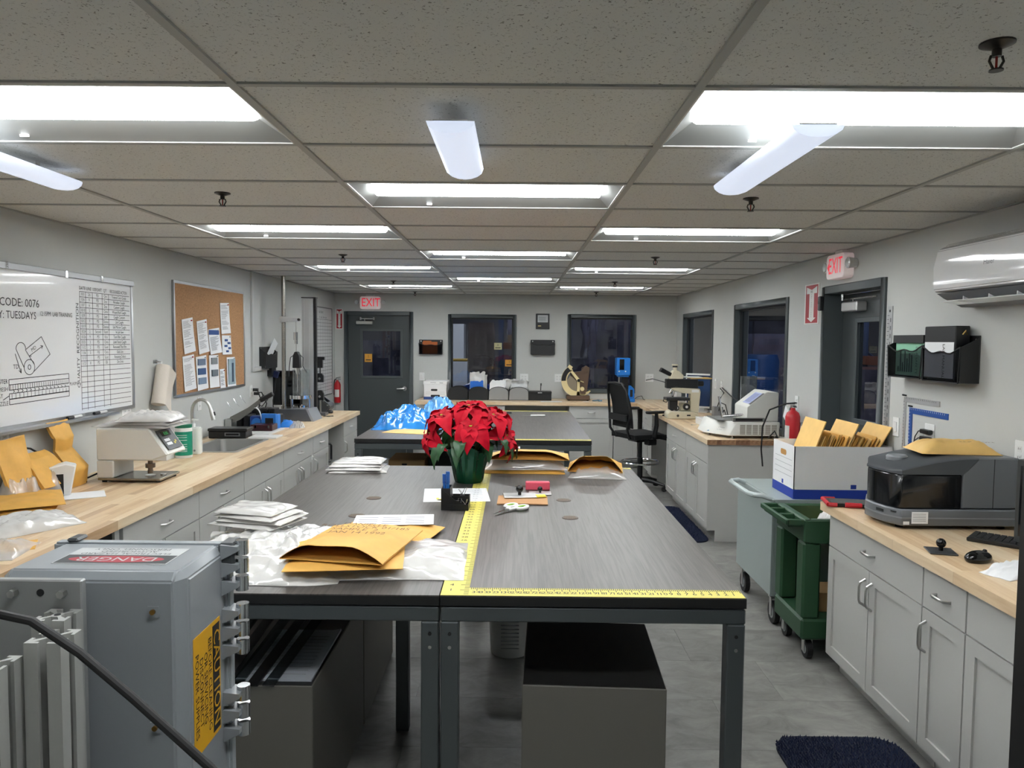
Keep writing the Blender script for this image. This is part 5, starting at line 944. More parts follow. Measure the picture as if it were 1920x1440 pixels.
# tensile tester with tall pole
SLATE = mat('tester_steel', '6c7178', .3, .6)
t = thing('tensile_tester', 'bench film tester with tall steel pole, clear cylinder and slate base', 'tester', (-2.31, 7.72, Z))
b = MB(); b.prism([(-.15, 0), (.20, 0), (.15, .125), (-.14, .125)], 0, .34); b.build('base', SLATE, t, bevel=.004); part('base_trim', mat('light_trim2', 'aeb4bb', .3, .5), t, lambda b: b.prism([(.14, .1251), (.20, .0), (.225, .0), (.165, .1251)], .0, .34)); part('pole', mat('pole_steel', 'a39f98', .25, .9), t, lambda b: (b.cyl((-.10, .06, .125), (-.10, .06, 1.50), .021, n=18), b.cyl((-.10, .06, .125), (-.10, .06, .15), .032)))
part('column', mat('column_alu', 'c2c5c6', .35, .6), t, lambda b: (b.box(.03, .15, .27, .34, .126, 1.28), b.box(.05, .058, .265, .27, .2, 1.27), b.box(.1, .108, .265, .27, .2, 1.27))); bx('rack', BLACK, t, .152, .178, .28, .33, .126, 1.285); bx('column_cap', BLACK, t, .025, .18, .265, .345, 1.286, 1.295)
part('clamp_arm', mat('arm_alu', 'c4c8c9', .4, .5), t, lambda b: b.prism([(-.13, 1.02), (-.13, 1.085), (.06, 1.065), (.08, 1.05), (.06, 1.035)], .03, .09)); part('arm_knob', BLACK, t, lambda b: b.cyl((.07, .03, 1.05), (.07, .01, 1.05), .014)); part('load_line', STEEL, t, lambda b: b.cyl((.03, .06, .55), (.03, .06, 1.04), .003)); part('load_cell', CHROME, t, lambda b: (b.cyl((.025, .06, .84), (.025, .06, .92), .022), b.cyl((.03, .06, .80), (.03, .06, .84), .016)))
part('motor_head', BLACK, t, lambda b: b.prism([(-.005, .55), (.075, .55), (.07, .68), (.05, .72), (.02, .72), (0, .68)], .03, .1), bevel=.006); part('motor_cables', mat('cable_grey', '3a3c3e', .5), t, lambda b: (b.tube([(.03, .06, .7), (-.03, .06, .66), (-.05, .08, .56), (-.06, .1, .46)], .004, 6), b.tube([(.05, .06, .7), (.1, .06, .66), (.09, .08, .57), (.13, .1, .5)], .004, 6))); part('gripper', CHROME, t, lambda b: (b.cyl((.04, .06, .45), (.04, .06, .55), .004, .03, 8), b.cyl((.04, .06, .3), (.04, .06, .46), .003)))
part('clear_cylinder', glassmat('cyl_glass', 'dfe3e4', .14, .03, .12, 'c8cccc'), t, lambda b: b.lathe([(.088, .25), (.088, .53)], 28, (.05, .16, 0), cap=False)); part('sample_ring', CHROME, t, lambda b: (b.lathe([(.085, .225), (.115, .225), (.115, .262), (.085, .262)], 28, (.045, .16, 0)), b.lathe([(.07, .126), (.07, .155)], 24, (.045, .16, 0)), b.cyl((-.04, .13, .126), (-.04, .13, .225), .012), b.cyl((.14, .13, .126), (.14, .13, .225), .012)))
t = thing('lab_monitor', 'black monitor behind the film tester on the left worktop', 'monitor', (-2.50, 8.28, Z), .05); bx('panel', BLACK, t, -.22, .12, -.015, .02, .12, .50, bevel=.004); bx('screen', mat('screen_off', '15181b', .08), t, -.21, .11, -.017, -.015, .135, .49); part('stand', BLACK, t, lambda b: (b.box(-.09, .01, .02, .04, .0, .3), b.box(-.16, .08, -.08, .1, 0, .012)))
t = thing('tester_grips', 'small tensile stand with black arm and paired clamps behind the film tester', 'tester', (-2.28, 8.36, Z)); bx('post', BLACK, t, -.035, -.01, 0, .04, 0, .66); part('arm', BLACK, t, lambda b: (b.box(-.03, .14, 0, .04, .62, .655), b.prism([(-.01, .62), (.07, .62), (-.01, .52)], .01, .03))); part('upper_clamp', mat('clamp_black', '222325', .35), t, lambda b: (b.box(.06, .12, 0, .04, .53, .62), b.cyl((.09, .02, .47), (.09, .02, .53), .007), b.prism([(.05, .37), (.13, .37), (.13, .44), (.11, .47), (.07, .47), (.05, .44)], .0, .04))); part('lower_clamp', mat('clamp_black', ''), t, lambda b: b.prism([(.05, .17), (.13, .17), (.13, .24), (.11, .28), (.07, .28), (.05, .24)], 0, .04)); part('clamp_knobs', CHROME, t, lambda b: (b.cyl((.09, 0, .41), (.09, -.015, .41), .014), b.cyl((.09, 0, .21), (.09, -.015, .21), .014))); bx('foot_plate', SLATE, t, -.08, .16, -.04, .1, 0, .03); part('lower_rod', STEEL, t, lambda b: b.cyl((.09, .02, .03), (.09, .02, .17), .01)); part('yellow_knob', YEL, t, lambda b: b.cyl((.02, -.02, .10), (.06, -.02, .10), .025))
t = thing('colorimeter', 'dark grey rounded colour meter at the end of the left worktop', 'meter', (-2.31, 8.62, Z)); DKG = mat('meter_grey', '4a4d50', .4); b = MB(); b.prism([(-.17, .0), (.12, 0), (.17, .06), (.15, .10), (.03, .19), (-.02, .205), (-.17, .205)], 0, .24); b.build('case', DKG, t, bevel=.012, seg=2); part('base_skirt', BLACK, t, lambda b: b.cyl((-.02, .1, 0), (-.02, .1, .02), .16, n=28)); part('button', NICKEL, t, lambda b: (b.obox((.10, .0, .14), (.02, .006, .012)), b.obox((.14, -.0, .09), (.02, .006, .012)))); part('screen', mat('screen_off', ''), t, lambda b: b.obox((.085, .12, .15), (.1, .12, .004), (0, .64, 0)))
t = thing('computer_mouse', 'black mouse beside the colour meter', 'mouse', (-2.14, 8.62, Z), .2); part('shell', BLACK, t, lambda b: b.sphere((0, 0, .012), .05, 16, 8, (.7, 1.1, .5)))
t = thing('key_ring', 'bunch of dark keys lying near the end of the left worktop', 'keys', (-2.06, 8.22, Z), .1); part('ring', mat('key_dark2', '3b382f', .4, .7), t, lambda b: b.tube([(.02*math.cos(a*PI/6), .02*math.sin(a*PI/6), .004) for a in range(12)], .002, 6, True)); part('keys', mat('key_dark2', ''), t, lambda b: [b.obox((.03*math.cos(a), .03*math.sin(a), .006), (.05, .014, .004), (0, 0, a)) for a in (0, .6, 2.8, 3.5)])
t = thing('black_bracket', 'black grab handle fixed at the left kneehole', 'handle', (XF-.003, 7.56, .62), 0); part('grip', BLACK, t, lambda b: b.tube([(0, -.035, .09), (.035, -.02, .09), (.04, 0, .07), (.04, 0, -.07), (.035, -.02, -.09), (0, -.035, -.09)], .011, 8))
# ============================================================ FOREGROUND CONTROL BOX
ENC = mat('enclosure_grey', '8b9094', .3, var=.04, vscale=3); BRASS = mat('brass_screw', '8a6a38', .35, .9)
t = thing('control_enclosure', 'grey fibreglass electrical enclosure with warning labels in the left foreground', 'enclosure', (-1.13, 1.6, .52)); w, h, d, c = .412, .745, .225, .025
sec = [(c, 0), (w-c, 0), (w, c*1.1), (w, d), (0, d), (0, c*1.1)]; k = 6
b = MB(); ins = lambda q, e: [(max(e, min(w-e, x)), max(e, y)) for x, y in q]; top = ins(sec, .02)
vs = [(x, y, 0) for x, y in sec]+[(x, y, h-.02) for x, y in sec]+[(x, max(y, .018), h) for x, y in top]; b.add(vs, [(j*k+i, j*k+(i+1) % k, (j+1)*k+(i+1) % k, (j+1)*k+i) for j in range(2) for i in range(k)]+[tuple(range(k-1, -1, -1)), tuple(range(2*k, 3*k))]); b.build('box', ENC, t, bevel=.004, seg=2)
bx('lid_flange', mat('enclosure_lid', '9aa0a4', .25), t, -.012, w+.012, d, d+.035, -.005, h+.002, bevel=.006, seg=2)
[(part('screw_boss', ENC, t, lambda b: b.box(.333, .357, -.003, .001, z-.012, z+.012)), part('panel_screw', BRASS, t, lambda b: b.cyl((.345, -.003, z), (.345, -.008, z), .006, n=10))) for z in (.66, .40)]
hz = [.69, .53, .32]; HINGE = glassmat('clear_hinge', 'c4c8ca', .25, .08, .3, 'b0b4b6')
for z in hz:
    hg = part('hinge', mat('hinge_chrome', 'c3c7ca', .1, .9), t, lambda b: [b.cyl((w+.04, d+.012, z-.06+i*.045), (w+.04, d+.012, z-.024+i*.045), .016, n=14) for i in range(3)])
    part('hinge_leaf', ENC, hg, lambda b: [b.prism([(w-.002, z-.068+i*.045), (w+.04, z-.046+i*.045), (w+.04, z-.034+i*.045), (w-.002, z-.03+i*.045)], d-.02, d+.03) for i in range(3)])
part('latch', mat('latch_dark', '3c4042', .35), t, lambda b: b.box(w-.01, w+.03, d-.015, d+.05, h-.05, h+.008), bevel=.006); part('latch', mat('latch_dark', ''), t, lambda b: b.box(.02, .05, d+.0, d+.05, h+.002, h+.012), bevel=.005)
LBL = mat('danger_plate', 'b5b8b8', .5); lb = bx('danger_label', LBL, t, .085, .345, .06, .185, h+.0004, h+.0012); b = MB(); b.prism([(.215+.11*math.cos(a*PI/16), .095+.025*math.sin(a*PI/16)) for a in range(32)], h+.0012, h+.0016, 'z'); b.build('danger_oval', mat('danger_red', 'a0303c', .5), lb); bx('danger_band', mat('danger_dark', '33383a', .5), lb, .088, .342, .063, .127, h+.0011, h+.0014)
part('danger_word', LBL, lb, lambda b: b.text('DANGER', .042, UPF(.215, .095, h+.0013, PI), 1.1)); part('lettering', mat('label_grey_ink', '55595b', .6), lb, lambda b: [b.text(s, .018, UPF(.215, .138+i*.018, h+.0012, PI), 1.2) for i, s in enumerate(('ELECTRICAL HAZARD', 'AUTHORIZED', 'PERSONNEL ONLY'))])
T = TM((w, .115, .44), PI/2, 0, PI/2) ; lb = MB(); lb.T = T; lb.box(-.075, .075, -.14, .14, .0, .0012); lb = lb.build('caution_label', mat('caution_yellow', 'd8a21c', .5), t)
R9 = T @ Matrix.Rotation(-PI/2, 4, 'Z'); b = MB(); b.T = R9; b.box(-.13, .13, .03, .07, .0012, .0018); b.build('caution_band', INK, lb); b = MB(); b.T = R9; b.text('CAUTION', .052, TM((0, .05, .002)), 1.0); b.build('caution_word', mat('caution_yellow', ''), lb)
b = MB(); b.T = R9; [b.text(s, .026, TM((0, .012-i*.024, .0014)), 1.0) for i, s in enumerate(('BEFORE CLEANING', 'OR SERVICING', 'DISCONNECT', 'POWER SUPPLIES'))]; b.build('lettering', INK, lb)
t = thing('mounting_plate', 'bolted aluminium mounting plate on the front of the enclosure', 'plate', (-1.17, 1.575, .5)); bx('plate', mat('plate_alu', '9a9c9b', .4, .3), t, 0, .243, 0, .02, 0, .755, bevel=.003); [part('bolt', STEEL, t, lambda b: b.cyl((x, 0, .728), (x, -.015, .728), .009, n=6)) for x in (.10, .205)]; part('bolt_hole', BLACKM, t, lambda b: b.cyl((.155, 0, .728), (.155, -.0015, .728), .008, n=12))
def extrusion(label, loc, L, s=.0725):
    t = thing('aluminium_extrusion', label, 'extrusion', loc, 0, 'slotted aluminium posts'); q = s/2; b = MB(); pts = []
    side = [(1, -1), (1, -.25), (.8, -.25), (.8, -.55), (.32, -.2), (.32, .2), (.8, .55), (.8, .25), (1, .25)]
    for r in range(4):
        c, k = math.cos(r*PI/2), math.sin(r*PI/2); pts += [(q*(x*c-y*k), q*(x*k+y*c)) for x, y in side]
    b.prism([(x*(1), y) for x, y in pts], 0, L, 'z'); b.build('profile', mat('mill_aluminium', 'b4b5b1', .4, .35), t, smooth=False); part('core_bore', BLACKM, t, lambda b: b.cyl((0, 0, L), (0, 0, L+.0008), .1*s, n=10)); return t
extrusion('slotted aluminium post at the left edge of the foreground', (-1.0, 1.40, .0), 1.15); extrusion('slotted aluminium post in front of the enclosure, right of the pair', (-.918, 1.46, .0), 1.18); extrusion('rear slotted aluminium post against the mounting plate', (-.955, 1.535, .0), 1.195, .068)
t = thing('black_cable', 'thick black cable sweeping across the left foreground', 'cable', (-.8, 1.2, 1.2)); part('cable', RUBBER, t, lambda b: b.tube([(-.35, -.02, .10), (-.2, .0, .13), (-.1, 0, .126), (-.041, 0, .122), (.011, 0, .111), (.089, 0, .058), (.175, 0, -.017), (.301, 0, -.134), (.40, 0, -.25), (.5, .02, -.45), (.55, .05, -.9), (.56, .1, -1.192), (.6, .3, -1.192)], .0075, 10))
t = thing('equipment_case', 'black upright equipment case at the right edge of the view', 'case', (.813, .95, 0)); bx('case_body', mat('case_black', '101112', .5), t, 0, .5, 0, .25, .05, 1.585, bevel=.004); part('foot', RUBBER, t, lambda b: [b.cyl((x, y, 0), (x, y, .05), .025) for x in (.06, .44) for y in (.05, .2)])
# ============================================================ BACK WORKTOP
Z = CT+.001
def bankers(label, loc, rz, w, d, h, open_=False, band='2f4f8f', side='e6e7e8'):
    BW = mat('box_white', 'e6e7e8', .7)
    t = thing('storage_box', label, 'box', loc, rz); e = .005; BW = mat('box_white', 'e6e7e8', .7); b = MB(); b.box(-w/2, w/2, 0, d, 0, .005)
    for q in ((-w/2, -w/2+e, 0, d), (w/2-e, w/2, 0, d), (-w/2, w/2, 0, e), (-w/2, w/2, d-e, d)): b.box(*q, 0, h)
    b.build('carton', BW, t); b = MB()
    for q in ((-w/2-.0008, -w/2, 0, d), (w/2, w/2+.0008, 0, d), (-w/2, w/2, -.0008, 0)): b.box(*q, .0, h*.18)
    b.build('blue_band', mat('band_'+band, band, .6), t)
    if not open_: part('hand_hole', BLACKM, t, lambda b: b.prism(rrect(w*.28, .028, .012, 4, -w*.05, h*.62), -.001, -.0001)); part('printed_lines', GREYINK, t, lambda b: [b.box(-w*.42, w*.42, -.0007, 0, h*(.3+.09*i), h*(.3+.09*i)+.002) for i in range(3)])
    return t, h
t, _ = bankers('white storage box with blue band on the back worktop by the door', (-1.15, 10.70, Z), 0, .33, .36, .22)
bx('lid', mat('box_white', ''), t, -.17, .17, -.004, .364, .215, .262, bevel=.003); part('print_badge', GREYINK, t, lambda b: (b.box(.06, .11, -.005, -.004, .235, .243), b.box(-.07, .01, -.005, -.004, .24, .246))); part('label_frame', BLACK, t, lambda b: b.prism(rrect(.13, .03, .01, 4, .0, .052), -.0022, -.001))
def fileholder(x, label, silver):
    t = thing('file_holder', label, 'file holder', (x, 10.66, Z), 0, 'arched file holders on the back worktop'); w, h = .275, .19; m = mat('holder_silver', '9c9d9c', .4, .5) if silver else mat('holder_black', '17191b', .5)
    out = [(-w/2, 0), (w/2, 0)]+[(w/2*math.cos(PI*i/12), h*.62+h*.38*math.sin(PI*i/12)) for i in range(13)]
    for y in (0, .22): b = MB(); b.prism(out, y, y+.004); b.build('end_panel', m, t)
    [part('rim', BLACK, t, lambda b: b.tube([(p[0], y+.002, max(.004, p[1])) for p in out], .0045, 6, True)) for y in (0, .22)]
    b = MB(); b.box(-w/2, w/2, .004, .22, 0, .006)
    for s in (-1, 1): b.box(s*w/2-.0015, s*w/2+.0015, .004, .22, 0, h*.6)
    b.build('tray', m, t); return t
for x, l, s in ((-.822, 'black arched file holder beside the storage box', 0), (-.53, 'black arched file holder stuffed with white bags', 0), (-.245, 'silver mesh file holder with papers, left of the pair', 1), (.043, 'silver mesh file holder full of grey bags, right of the pair', 1)): fileholder(x, l, s)
def upright(name, label, cat, m, loc, w, d, h, seed, amp=.02):
    t = thing(name, label, cat, loc)
    def fn(u, v): return ((u-.5)*w*(1-.08*v)+.01*noise.noise((v*3, seed, 1)), amp*noise.noise((u*4, v*4, seed))-.02*v, v*h+(.03*noise.noise((u*5, seed, 2)) if v > .95 else 0))
    b = MB(); b.sheet(fn, 14, 14, d); b.build('sheet', m, t, ang=60); return t
upright('poly_bag', 'bundle of white bags standing in the black file holder', 'plastic bag', POLY, (-.55, 10.72, Z+.01), .23, .03, .385, 1.); upright('poly_bag', 'second white bag behind the blue folder in the black file holder', 'plastic bag', POLY, (-.53, 10.76, Z+.01), .25, .02, .35, 7.); upright('blue_folder', 'blue folder in front of the white bags in the black holder', 'folder', mat('folder_blue', '2a6fd0', .5), (-.555, 10.69, Z+.01), .2, .01, .26, 4., .005)
for i in range(4): upright('paper_sheet', ('front', 'second', 'third', 'rear')[i]+' upright white sheet in the left silver file holder', 'paper', PAPER, (-.27+.008*i, 10.68+.035*i, Z+.01), .22, .002, .235+.012*i, 20+i, .008)
upright('poly_bag', 'grey crinkled bag in the right silver file holder', 'plastic bag', mat('grey_bag', 'b9bbbb', .3, coat=.3), (.05, 10.72, Z+.01), .25, .05, .27, 31., .05); upright('poly_bag', 'pale bag slumped over between the silver file holders', 'plastic bag', POLY, (-.06, 10.80, Z+.01), .3, .03, .27, 37., .05)
t = thing('black_box', 'small black box with a metal label on the back worktop', 'box', (.345, 10.68, Z)); bx('case', BLACK, t, -.165, .165, 0, .2, 0, .10, bevel=.004); bx('lid', mat('lid_black', '1f2022', .35), t, -.168, .168, -.003, .203, .1, .13, bevel=.004); bx('label_holder', NICKEL, t, -.03, .03, -.005, -.003, .105, .118)
t = thing('black_pen', 'black pen standing behind the black box', 'pen', (.36, 10.9, Z)); part('holder', BLACK, t, lambda b: b.cyl((0, 0, 0), (0, 0, .1), .02)); part('pen_barrel', BLACK, t, lambda b: b.cyl((0, 0, .1), (.006, 0, .23), .006)); part('cap', BLACK, t, lambda b: b.cyl((.006, 0, .2), (.007, 0, .235), .009))
# tear tester
CRM = mat('tester_cream', 'e0cf9c', .4); BRN = mat('tester_brown', '5d4a3c', .4)
t = thing('tear_tester', 'cream and brown pendulum tear tester before the far right window', 'tester', (.9, 10.72, Z)); bx('base', BRN, t, -.17, .16, -.02, .2, .012, .075, bevel=.008); part('foot', BLACK, t, lambda b: [b.cyl((x, y, 0), (x, y, .013), .015, n=10) for x in (-.14, .13) for y in (.01, .17)])
part('frame_plate', BRN, t, lambda b: b.prism([(-.1, .075), (.12, .075), (.15, .35), (.16, .47), (.11, .5), (.05, .47), (.04, .42), (-.1, .40)], .07, .12), bevel=.006)
O = Vector((-.01, .29)); out = [(O.x+.24*math.cos(a), O.y+.24*math.sin(a)) for a in [math.radians(120+i*(200/20)) for i in range(21)]]; inn = [(O.x+.155*math.cos(a), O.y+.155*math.sin(a)) for a in [math.radians(262-i*(132/14)) for i in range(15)]]; inn2 = [(O.x+.215*math.cos(a), O.y+.215*math.sin(a)) for a in [math.radians(320-i*(48/6)) for i in range(7)]]
b = MB()
N = 21; ringo = []
for i in range(N):
    a = 118+i*10.1; th = .082 if a < 270 else max(.015, .082-(a-270)/50*.067); ringo.append((a, th))
for i in range(N-1):
    a0, t0 = ringo[i]; a1, t1 = ringo[i+1]; f = lambda a, r: (O.x+r*math.cos(math.radians(a)), O.y+r*math.sin(math.radians(a))); b.prism([f(a0, .24), f(a1, .24), f(a1, .24-t1), f(a0, .24-t0)], .02, .05)
b.build('pendulum_sector', CRM, t); part('spokes', CRM, t, lambda b: (b.prism([(-.15, .45), (-.125, .47), (.02, .30), (-.01, .27)], .02, .05), b.prism([(-.02, .30), (.015, .30), (.02, .06), (-.025, .06)], .02, .05), b.obox((-.13, .035, .47), (.06, .035, .07), (0, .6, 0)))); part('scale_strip', BLACK, t, lambda b: [b.prism([(O.x+r*math.cos(math.radians(a+da)), O.y+r*math.sin(math.radians(a+da))) for r, da in ((.237, 0), (.237, 9), (.175, 9), (.175, 0))], .012, .0195) for a in range(128, 182, 9)]); part('sector_window', mat('tester_window', '8a7f6d', .3), t, lambda b: b.prism([(-.03, .08), (-.03, .28), (-.12, .36), (-.17, .28), (-.14, .16)], .03, .04)); part('hub', BLACK, t, lambda b: b.cyl((0, .0, .29), (0, .06, .29), .022)); part('pointer', CRM, t, lambda b: b.obox((.03, .012, .28), (.09, .006, .012), (0, .35, 0))); part('clamp_block', BRN, t, lambda b: b.box(.02, .1, .0, .07, .10, .16)); part('sample_shelf', BRN, t, lambda b: b.prism([(.03, .42), (.1, .5), (.15, .46), (.1, .40)], .04, .07)); part('sample_clamp', CRM, t, lambda b: b.cyl((.05, -.01, .17), (.05, .07, .17), .03, n=16))
t = thing('sample_vials', 'few small clear blue vials lying by the tear tester', 'vial', (1.15, 10.62, Z), .2); part('vial', glassmat('vial', 'b8d4e6', .15, .05, .35, 'a8c8dd'), t, lambda b: [b.cyl((x, y, .012), (x+.05, y+.02, .012), .011, n=10) for x, y in ((-.06, 0), (0, .03), (.02, -.03))]); bx('paper_slip', PAPER, t, -.2, -.12, -.03, .03, 0, .001)
t = thing('paper_sheet', 'white sheet lying flat on the back worktop', 'paper', (.55, 10.52, Z), .02); bx('sheet', PAPER, t, -.2, .1, -.05, .06, 0, .001)
# blue force tester
t = thing('force_tester', 'bright blue force tester with black column before the far right window', 'tester', (1.55, 10.62, Z)); BL = mat('tester_blue', '2277cc', .35); bx('foot_base', BL, t, -.05, .13, -.08, .2, 0, .05, bevel=.01); bx('column', BLACK, t, -.04, .05, .08, .14, .05, .42); part('rail', STEEL, t, lambda b: b.cyl((-.085, .04, .04), (-.085, .04, .42), .011)); bx('head', BL, t, -.125, .068, 0, .2, .37, .62, bevel=.008); bx('screen', mat('screen_off', ''), t, -.085, -.02, -.003, 0, .45, .6); part('buttons', WHITE, t, lambda b: [b.cyl((x, -.004, .43), (x, 0, .43), .01, n=10) for x in (-.09, -.0)]); part('head_cap', BL, t, lambda b: b.box(-.1, .05, .02, .18, .35, .37)); part('side_cover', BL, t, lambda b: b.prism([(.05, .05), (.135, .05), (.13, .18), (.08, .23), (.05, .23)], .0, .06), bevel=.008); bx('cover_vent', BLACK, t, .07, .105, -.004, 0, .07, .17); part('cord', RUBBER, t, lambda b: b.tube([(.13, .1, .02), (.2, .14, .06), (.27, .2, .07), (.3, .25, .02), (.33, .28, .006)], .004, 6))
# ============================================================ RIGHT FAR WORKTOP
CR2 = mat('scope_cream', 'cfc7ae', .4)
t = thing('microscope', 'cream laboratory microscope with black stage and binocular head', 'microscope', (1.80, 8.30, Z))
b = MB(); b.prism([(-.11, 0), (.23, 0), (.23, .06), (.16, .085), (-.09, .085), (-.115, .06)], 0, .2); b.build('base', CR2, t, bevel=.008); part('base_knobs', BLACK, t, lambda b: (b.cyl((.0, 0, .038), (.0, -.006, .038), .014), b.box(.1, .14, -.004, 0, .035, .05))); part('stand', CR2, t, lambda b: (b.prism([(.14, .08), (.24, .06), (.26, .30), (.25, .335), (-.02, .36), (-.08, .345), (-.04, .315), (.06, .285), (.15, .28)], .05, .17), b.box(.04, .16, .06, .16, .085, .17)), bevel=.006)
part('focus_knob', BLACK, t, lambda b: (b.cyl((.1, .05, .135), (.1, .02, .135), .038, n=20), b.cyl((-.06, .05, .12), (-.06, .03, .12), .03), b.cyl((-.01, .05, .12), (-.01, .03, .12), .03))); part('knob_caps', WHITE, t, lambda b: (b.cyl((.1, .02, .135), (.1, .012, .135), .014), b.cyl((-.06, .03, .12), (-.06, .022, .12), .016), b.cyl((-.01, .03, .12), (-.01, .022, .12), .016)))
part('stage', BLACK, t, lambda b: (b.box(-.13, .13, -.01, .18, .205, .235), b.box(-.09, .0, .02, .12, .1, .205)), bevel=.004); part('objective', CHROME, t, lambda b: (b.cyl((-.05, .08, .24), (-.04, .08, .31), .012, .02), b.cyl((-.08, .08, .28), (-.05, .08, .33), .012, .02))); part('illuminator', BLACK, t, lambda b: (b.box(-.12, .23, .05, .17, .337, .44), b.cyl((.23, .11, .39), (.30, .11, .39), .03)), bevel=.006); part('head', CR2, t, lambda b: b.prism([(-.09, .441), (.06, .441), (.07, .48), (.01, .535), (-.05, .535)], .05, .17), bevel=.006); part('eyepiece', BLACK, t, lambda b: [b.cyl((-.05, y, .48), (-.18, y, .545), .02, .024, 14) for y in (.08, .145)]); part('camera_port', CR2, t, lambda b: (b.cyl((-.02, .11, .535), (-.02, .11, .57), .024), b.cyl((-.02, .11, .59), (-.02, .11, .605), .036))); part('port_ring', BLACK, t, lambda b: b.cyl((-.02, .11, .57), (-.02, .11, .59), .028)); part('label_plate', WHITE, t, lambda b: b.box(.16, .24, .045, .05, .295, .325)); part('power_cable', RUBBER, t, lambda b: b.tube([(-.12, .1, .40), (-.2, .5, .42), (-.1, 1.5, .35), (.1, 2.6, .30)], .005, 6))
t = thing('yellow_folder', 'folder edge resting on top of the microscope lamp house', 'folder', (1.98, 8.42, Z+.442)); bx('cover', KRAFT2, t, -.02, .22, 0, .2, 0, .012); bx('white_page', PAPER, t, -.08, .12, .02, .2, .0125, .02)
t = thing('lcd_monitor', 'white-bezel monitor behind the microscope on the right worktop', 'monitor', (2.24, 9.15, Z), -.62); bx('bezel', WHITE, t, -.18, .2, 0, .03, .05, .47, bevel=.005); bx('screen', mat('screen_navy', '2b3a5a', .08), t, -.16, .18, -.002, 0, .075, .45); part('stand', WHITE, t, lambda b: (b.box(-.03, .05, .03, .05, .012, .25), b.box(-.1, .12, -.05, .12, 0, .012)))
t = thing('green_highlighter', 'green highlighter lying left of the microscope', 'highlighter', (1.75, 8.62, Z), .05); part('barrel', mat('green_marker', '2fae48', .4), t, lambda b: b.cyl((-.04, 0, .01), (.07, 0, .012), .010)); part('cap', BLACK, t, lambda b: b.cyl((-.06, 0, .01), (-.04, 0, .01), .009))
t = thing('scissors', 'small dark tweezers lying on the right far worktop', 'tweezers', (1.74, 9.5, Z), .2); part('arms', mat('tweezer', '4a4238', .4, .8), t, lambda b: (b.obox((0, .004, .004), (.16, .004, .003), (0, 0, .03)), b.obox((0, -.004, .004), (.16, .004, .003), (0, 0, -.03)))); t.name = 'tweezers'
t = thing('small_keys', 'tiny key and clip lying in front of the microscope', 'keys', (1.83, 7.72, Z), .3); part('key', STEEL, t, lambda b: (b.obox((.02, 0, .003), (.05, .008, .003)), b.cyl((-.01, 0, .001), (-.01, 0, .006), .011)))
t = thing('microscope_adapter', 'white power adapter with loose black cord in the far right corner', 'adapter', (1.98, 9.3, Z)); bx('brick', WHITE, t, -.05, .06, 0, .14, 0, .05, bevel=.006); part('cord', RUBBER, t, lambda b: b.tube([(0, .1, .05), (-.04, .15, .12), (-.09, .2, .15), (-.1, .25, .1), (-.05, .3, .08), (.0, .3, .14), (.05, .35, .06)], .005, 6)); part('white_brick', WHITE, t, lambda b: b.box(0, .05, .15, .2, 0, .22))
INS = mat('friction_white', 'd9d9d3', .4)
t = thing('friction_tester', 'white friction tester with sloped screen and louvred side at the worktop end', 'tester', (1.80, 6.66, Z))
pr = [(-.02, .085), (.12, .025), (.56, .025), (.56, .14), (.10, .14), (-.02, .10)]
def hexa(b, bot, top): n = len(bot); b.add(list(bot)+list(top), [tuple(range(n-1, -1, -1)), tuple(range(n, 2*n))]+[(i, (i+1) % n, (i+1) % n+n, i+n) for i in range(n)])
b = MB(); hexa(b, [(.10, .0, .025), (.555, .0, .025), (.555, .50, .025), (-.06, .50, .025), (-.06, .25, .025)], [(.17, .0, .15), (.555, .0, .15), (.555, .50, .15), (.0, .50, .15), (.0, .20, .15)]); b.build('chassis', INS, t, bevel=.005)
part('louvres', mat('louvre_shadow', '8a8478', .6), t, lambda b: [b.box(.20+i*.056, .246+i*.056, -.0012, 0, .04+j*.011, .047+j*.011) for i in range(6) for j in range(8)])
b = MB(); hexa(b, [(.26, .05, .15), (.555, .05, .15), (.555, .45, .15), (.26, .45, .15)], [(.44, .05, .42), (.555, .05, .405), (.555, .45, .405), (.44, .45, .42)]); 
hd = MB(); hd.prism([(.27, .151), (.555, .151), (.555, .41), (.45, .42), (.27, .28)], .05, .42); hd.build('display_housing', INS, t, bevel=.006)
T = Matrix.Translation((.36, .235, .352)) @ Matrix.Rotation(-math.atan2(.14, .18), 4, 'Y'); p = MB(); p.T = T; p.box(-.075, .075, -.14, .04, .0, .003); p.build('screen', mat('lcd_blue', 'b9c0e2', .25, emit='a9b2e0', estr=.18), t); p = MB(); p.T = T; p.box(-.08, .08, -.185, -.15, .0, .003); p.build('keypad', mat('keypad_grey', '6d7276', .5), t); p = MB(); p.T = T; [p.box(-.06, .06, -.12+i*.03, -.105+i*.03, .003, .0035) for i in range(5)]; p.build('screen_text', mat('lcd_text', '5a6490', .5), t)
part('sled_table', mat('sled_grey', '8d8f8d', .3, .6), t, lambda b: (b.box(.02, .26, .08, .46, .151, .16), b.box(.14, .42, .01, .045, .151, .185))); part('sled', BLACK, t, lambda b: b.box(.16, .40, .006, .01, .16, .18)); part('arm', CHROME, t, lambda b: (b.cyl((.1, .2, .18), (.3, .16, .2), .012), b.cyl((.30, .14, .16), (.30, .14, .22), .01), b.cyl((.10, .22, .16), (.07, .24, .36), .010))); part('arm_knob', BLACK, t, lambda b: b.sphere((.30, .12, .215), .02)); part('foot', NICKEL, t, lambda b: [b.lathe([(.018, 0), (.018, .006), (.007, .01), (.007, .026)], 12, (x, y, 0)) for x, y in ((.14, .03), (.52, .03), (.0, .3), (.0, .46), (.52, .46))])
T = TM((.03, .08, .088), 0, 0, 0); nrm = Vector((-.07-.0, -.16, 0)); a = math.atan2(-.25, .16)
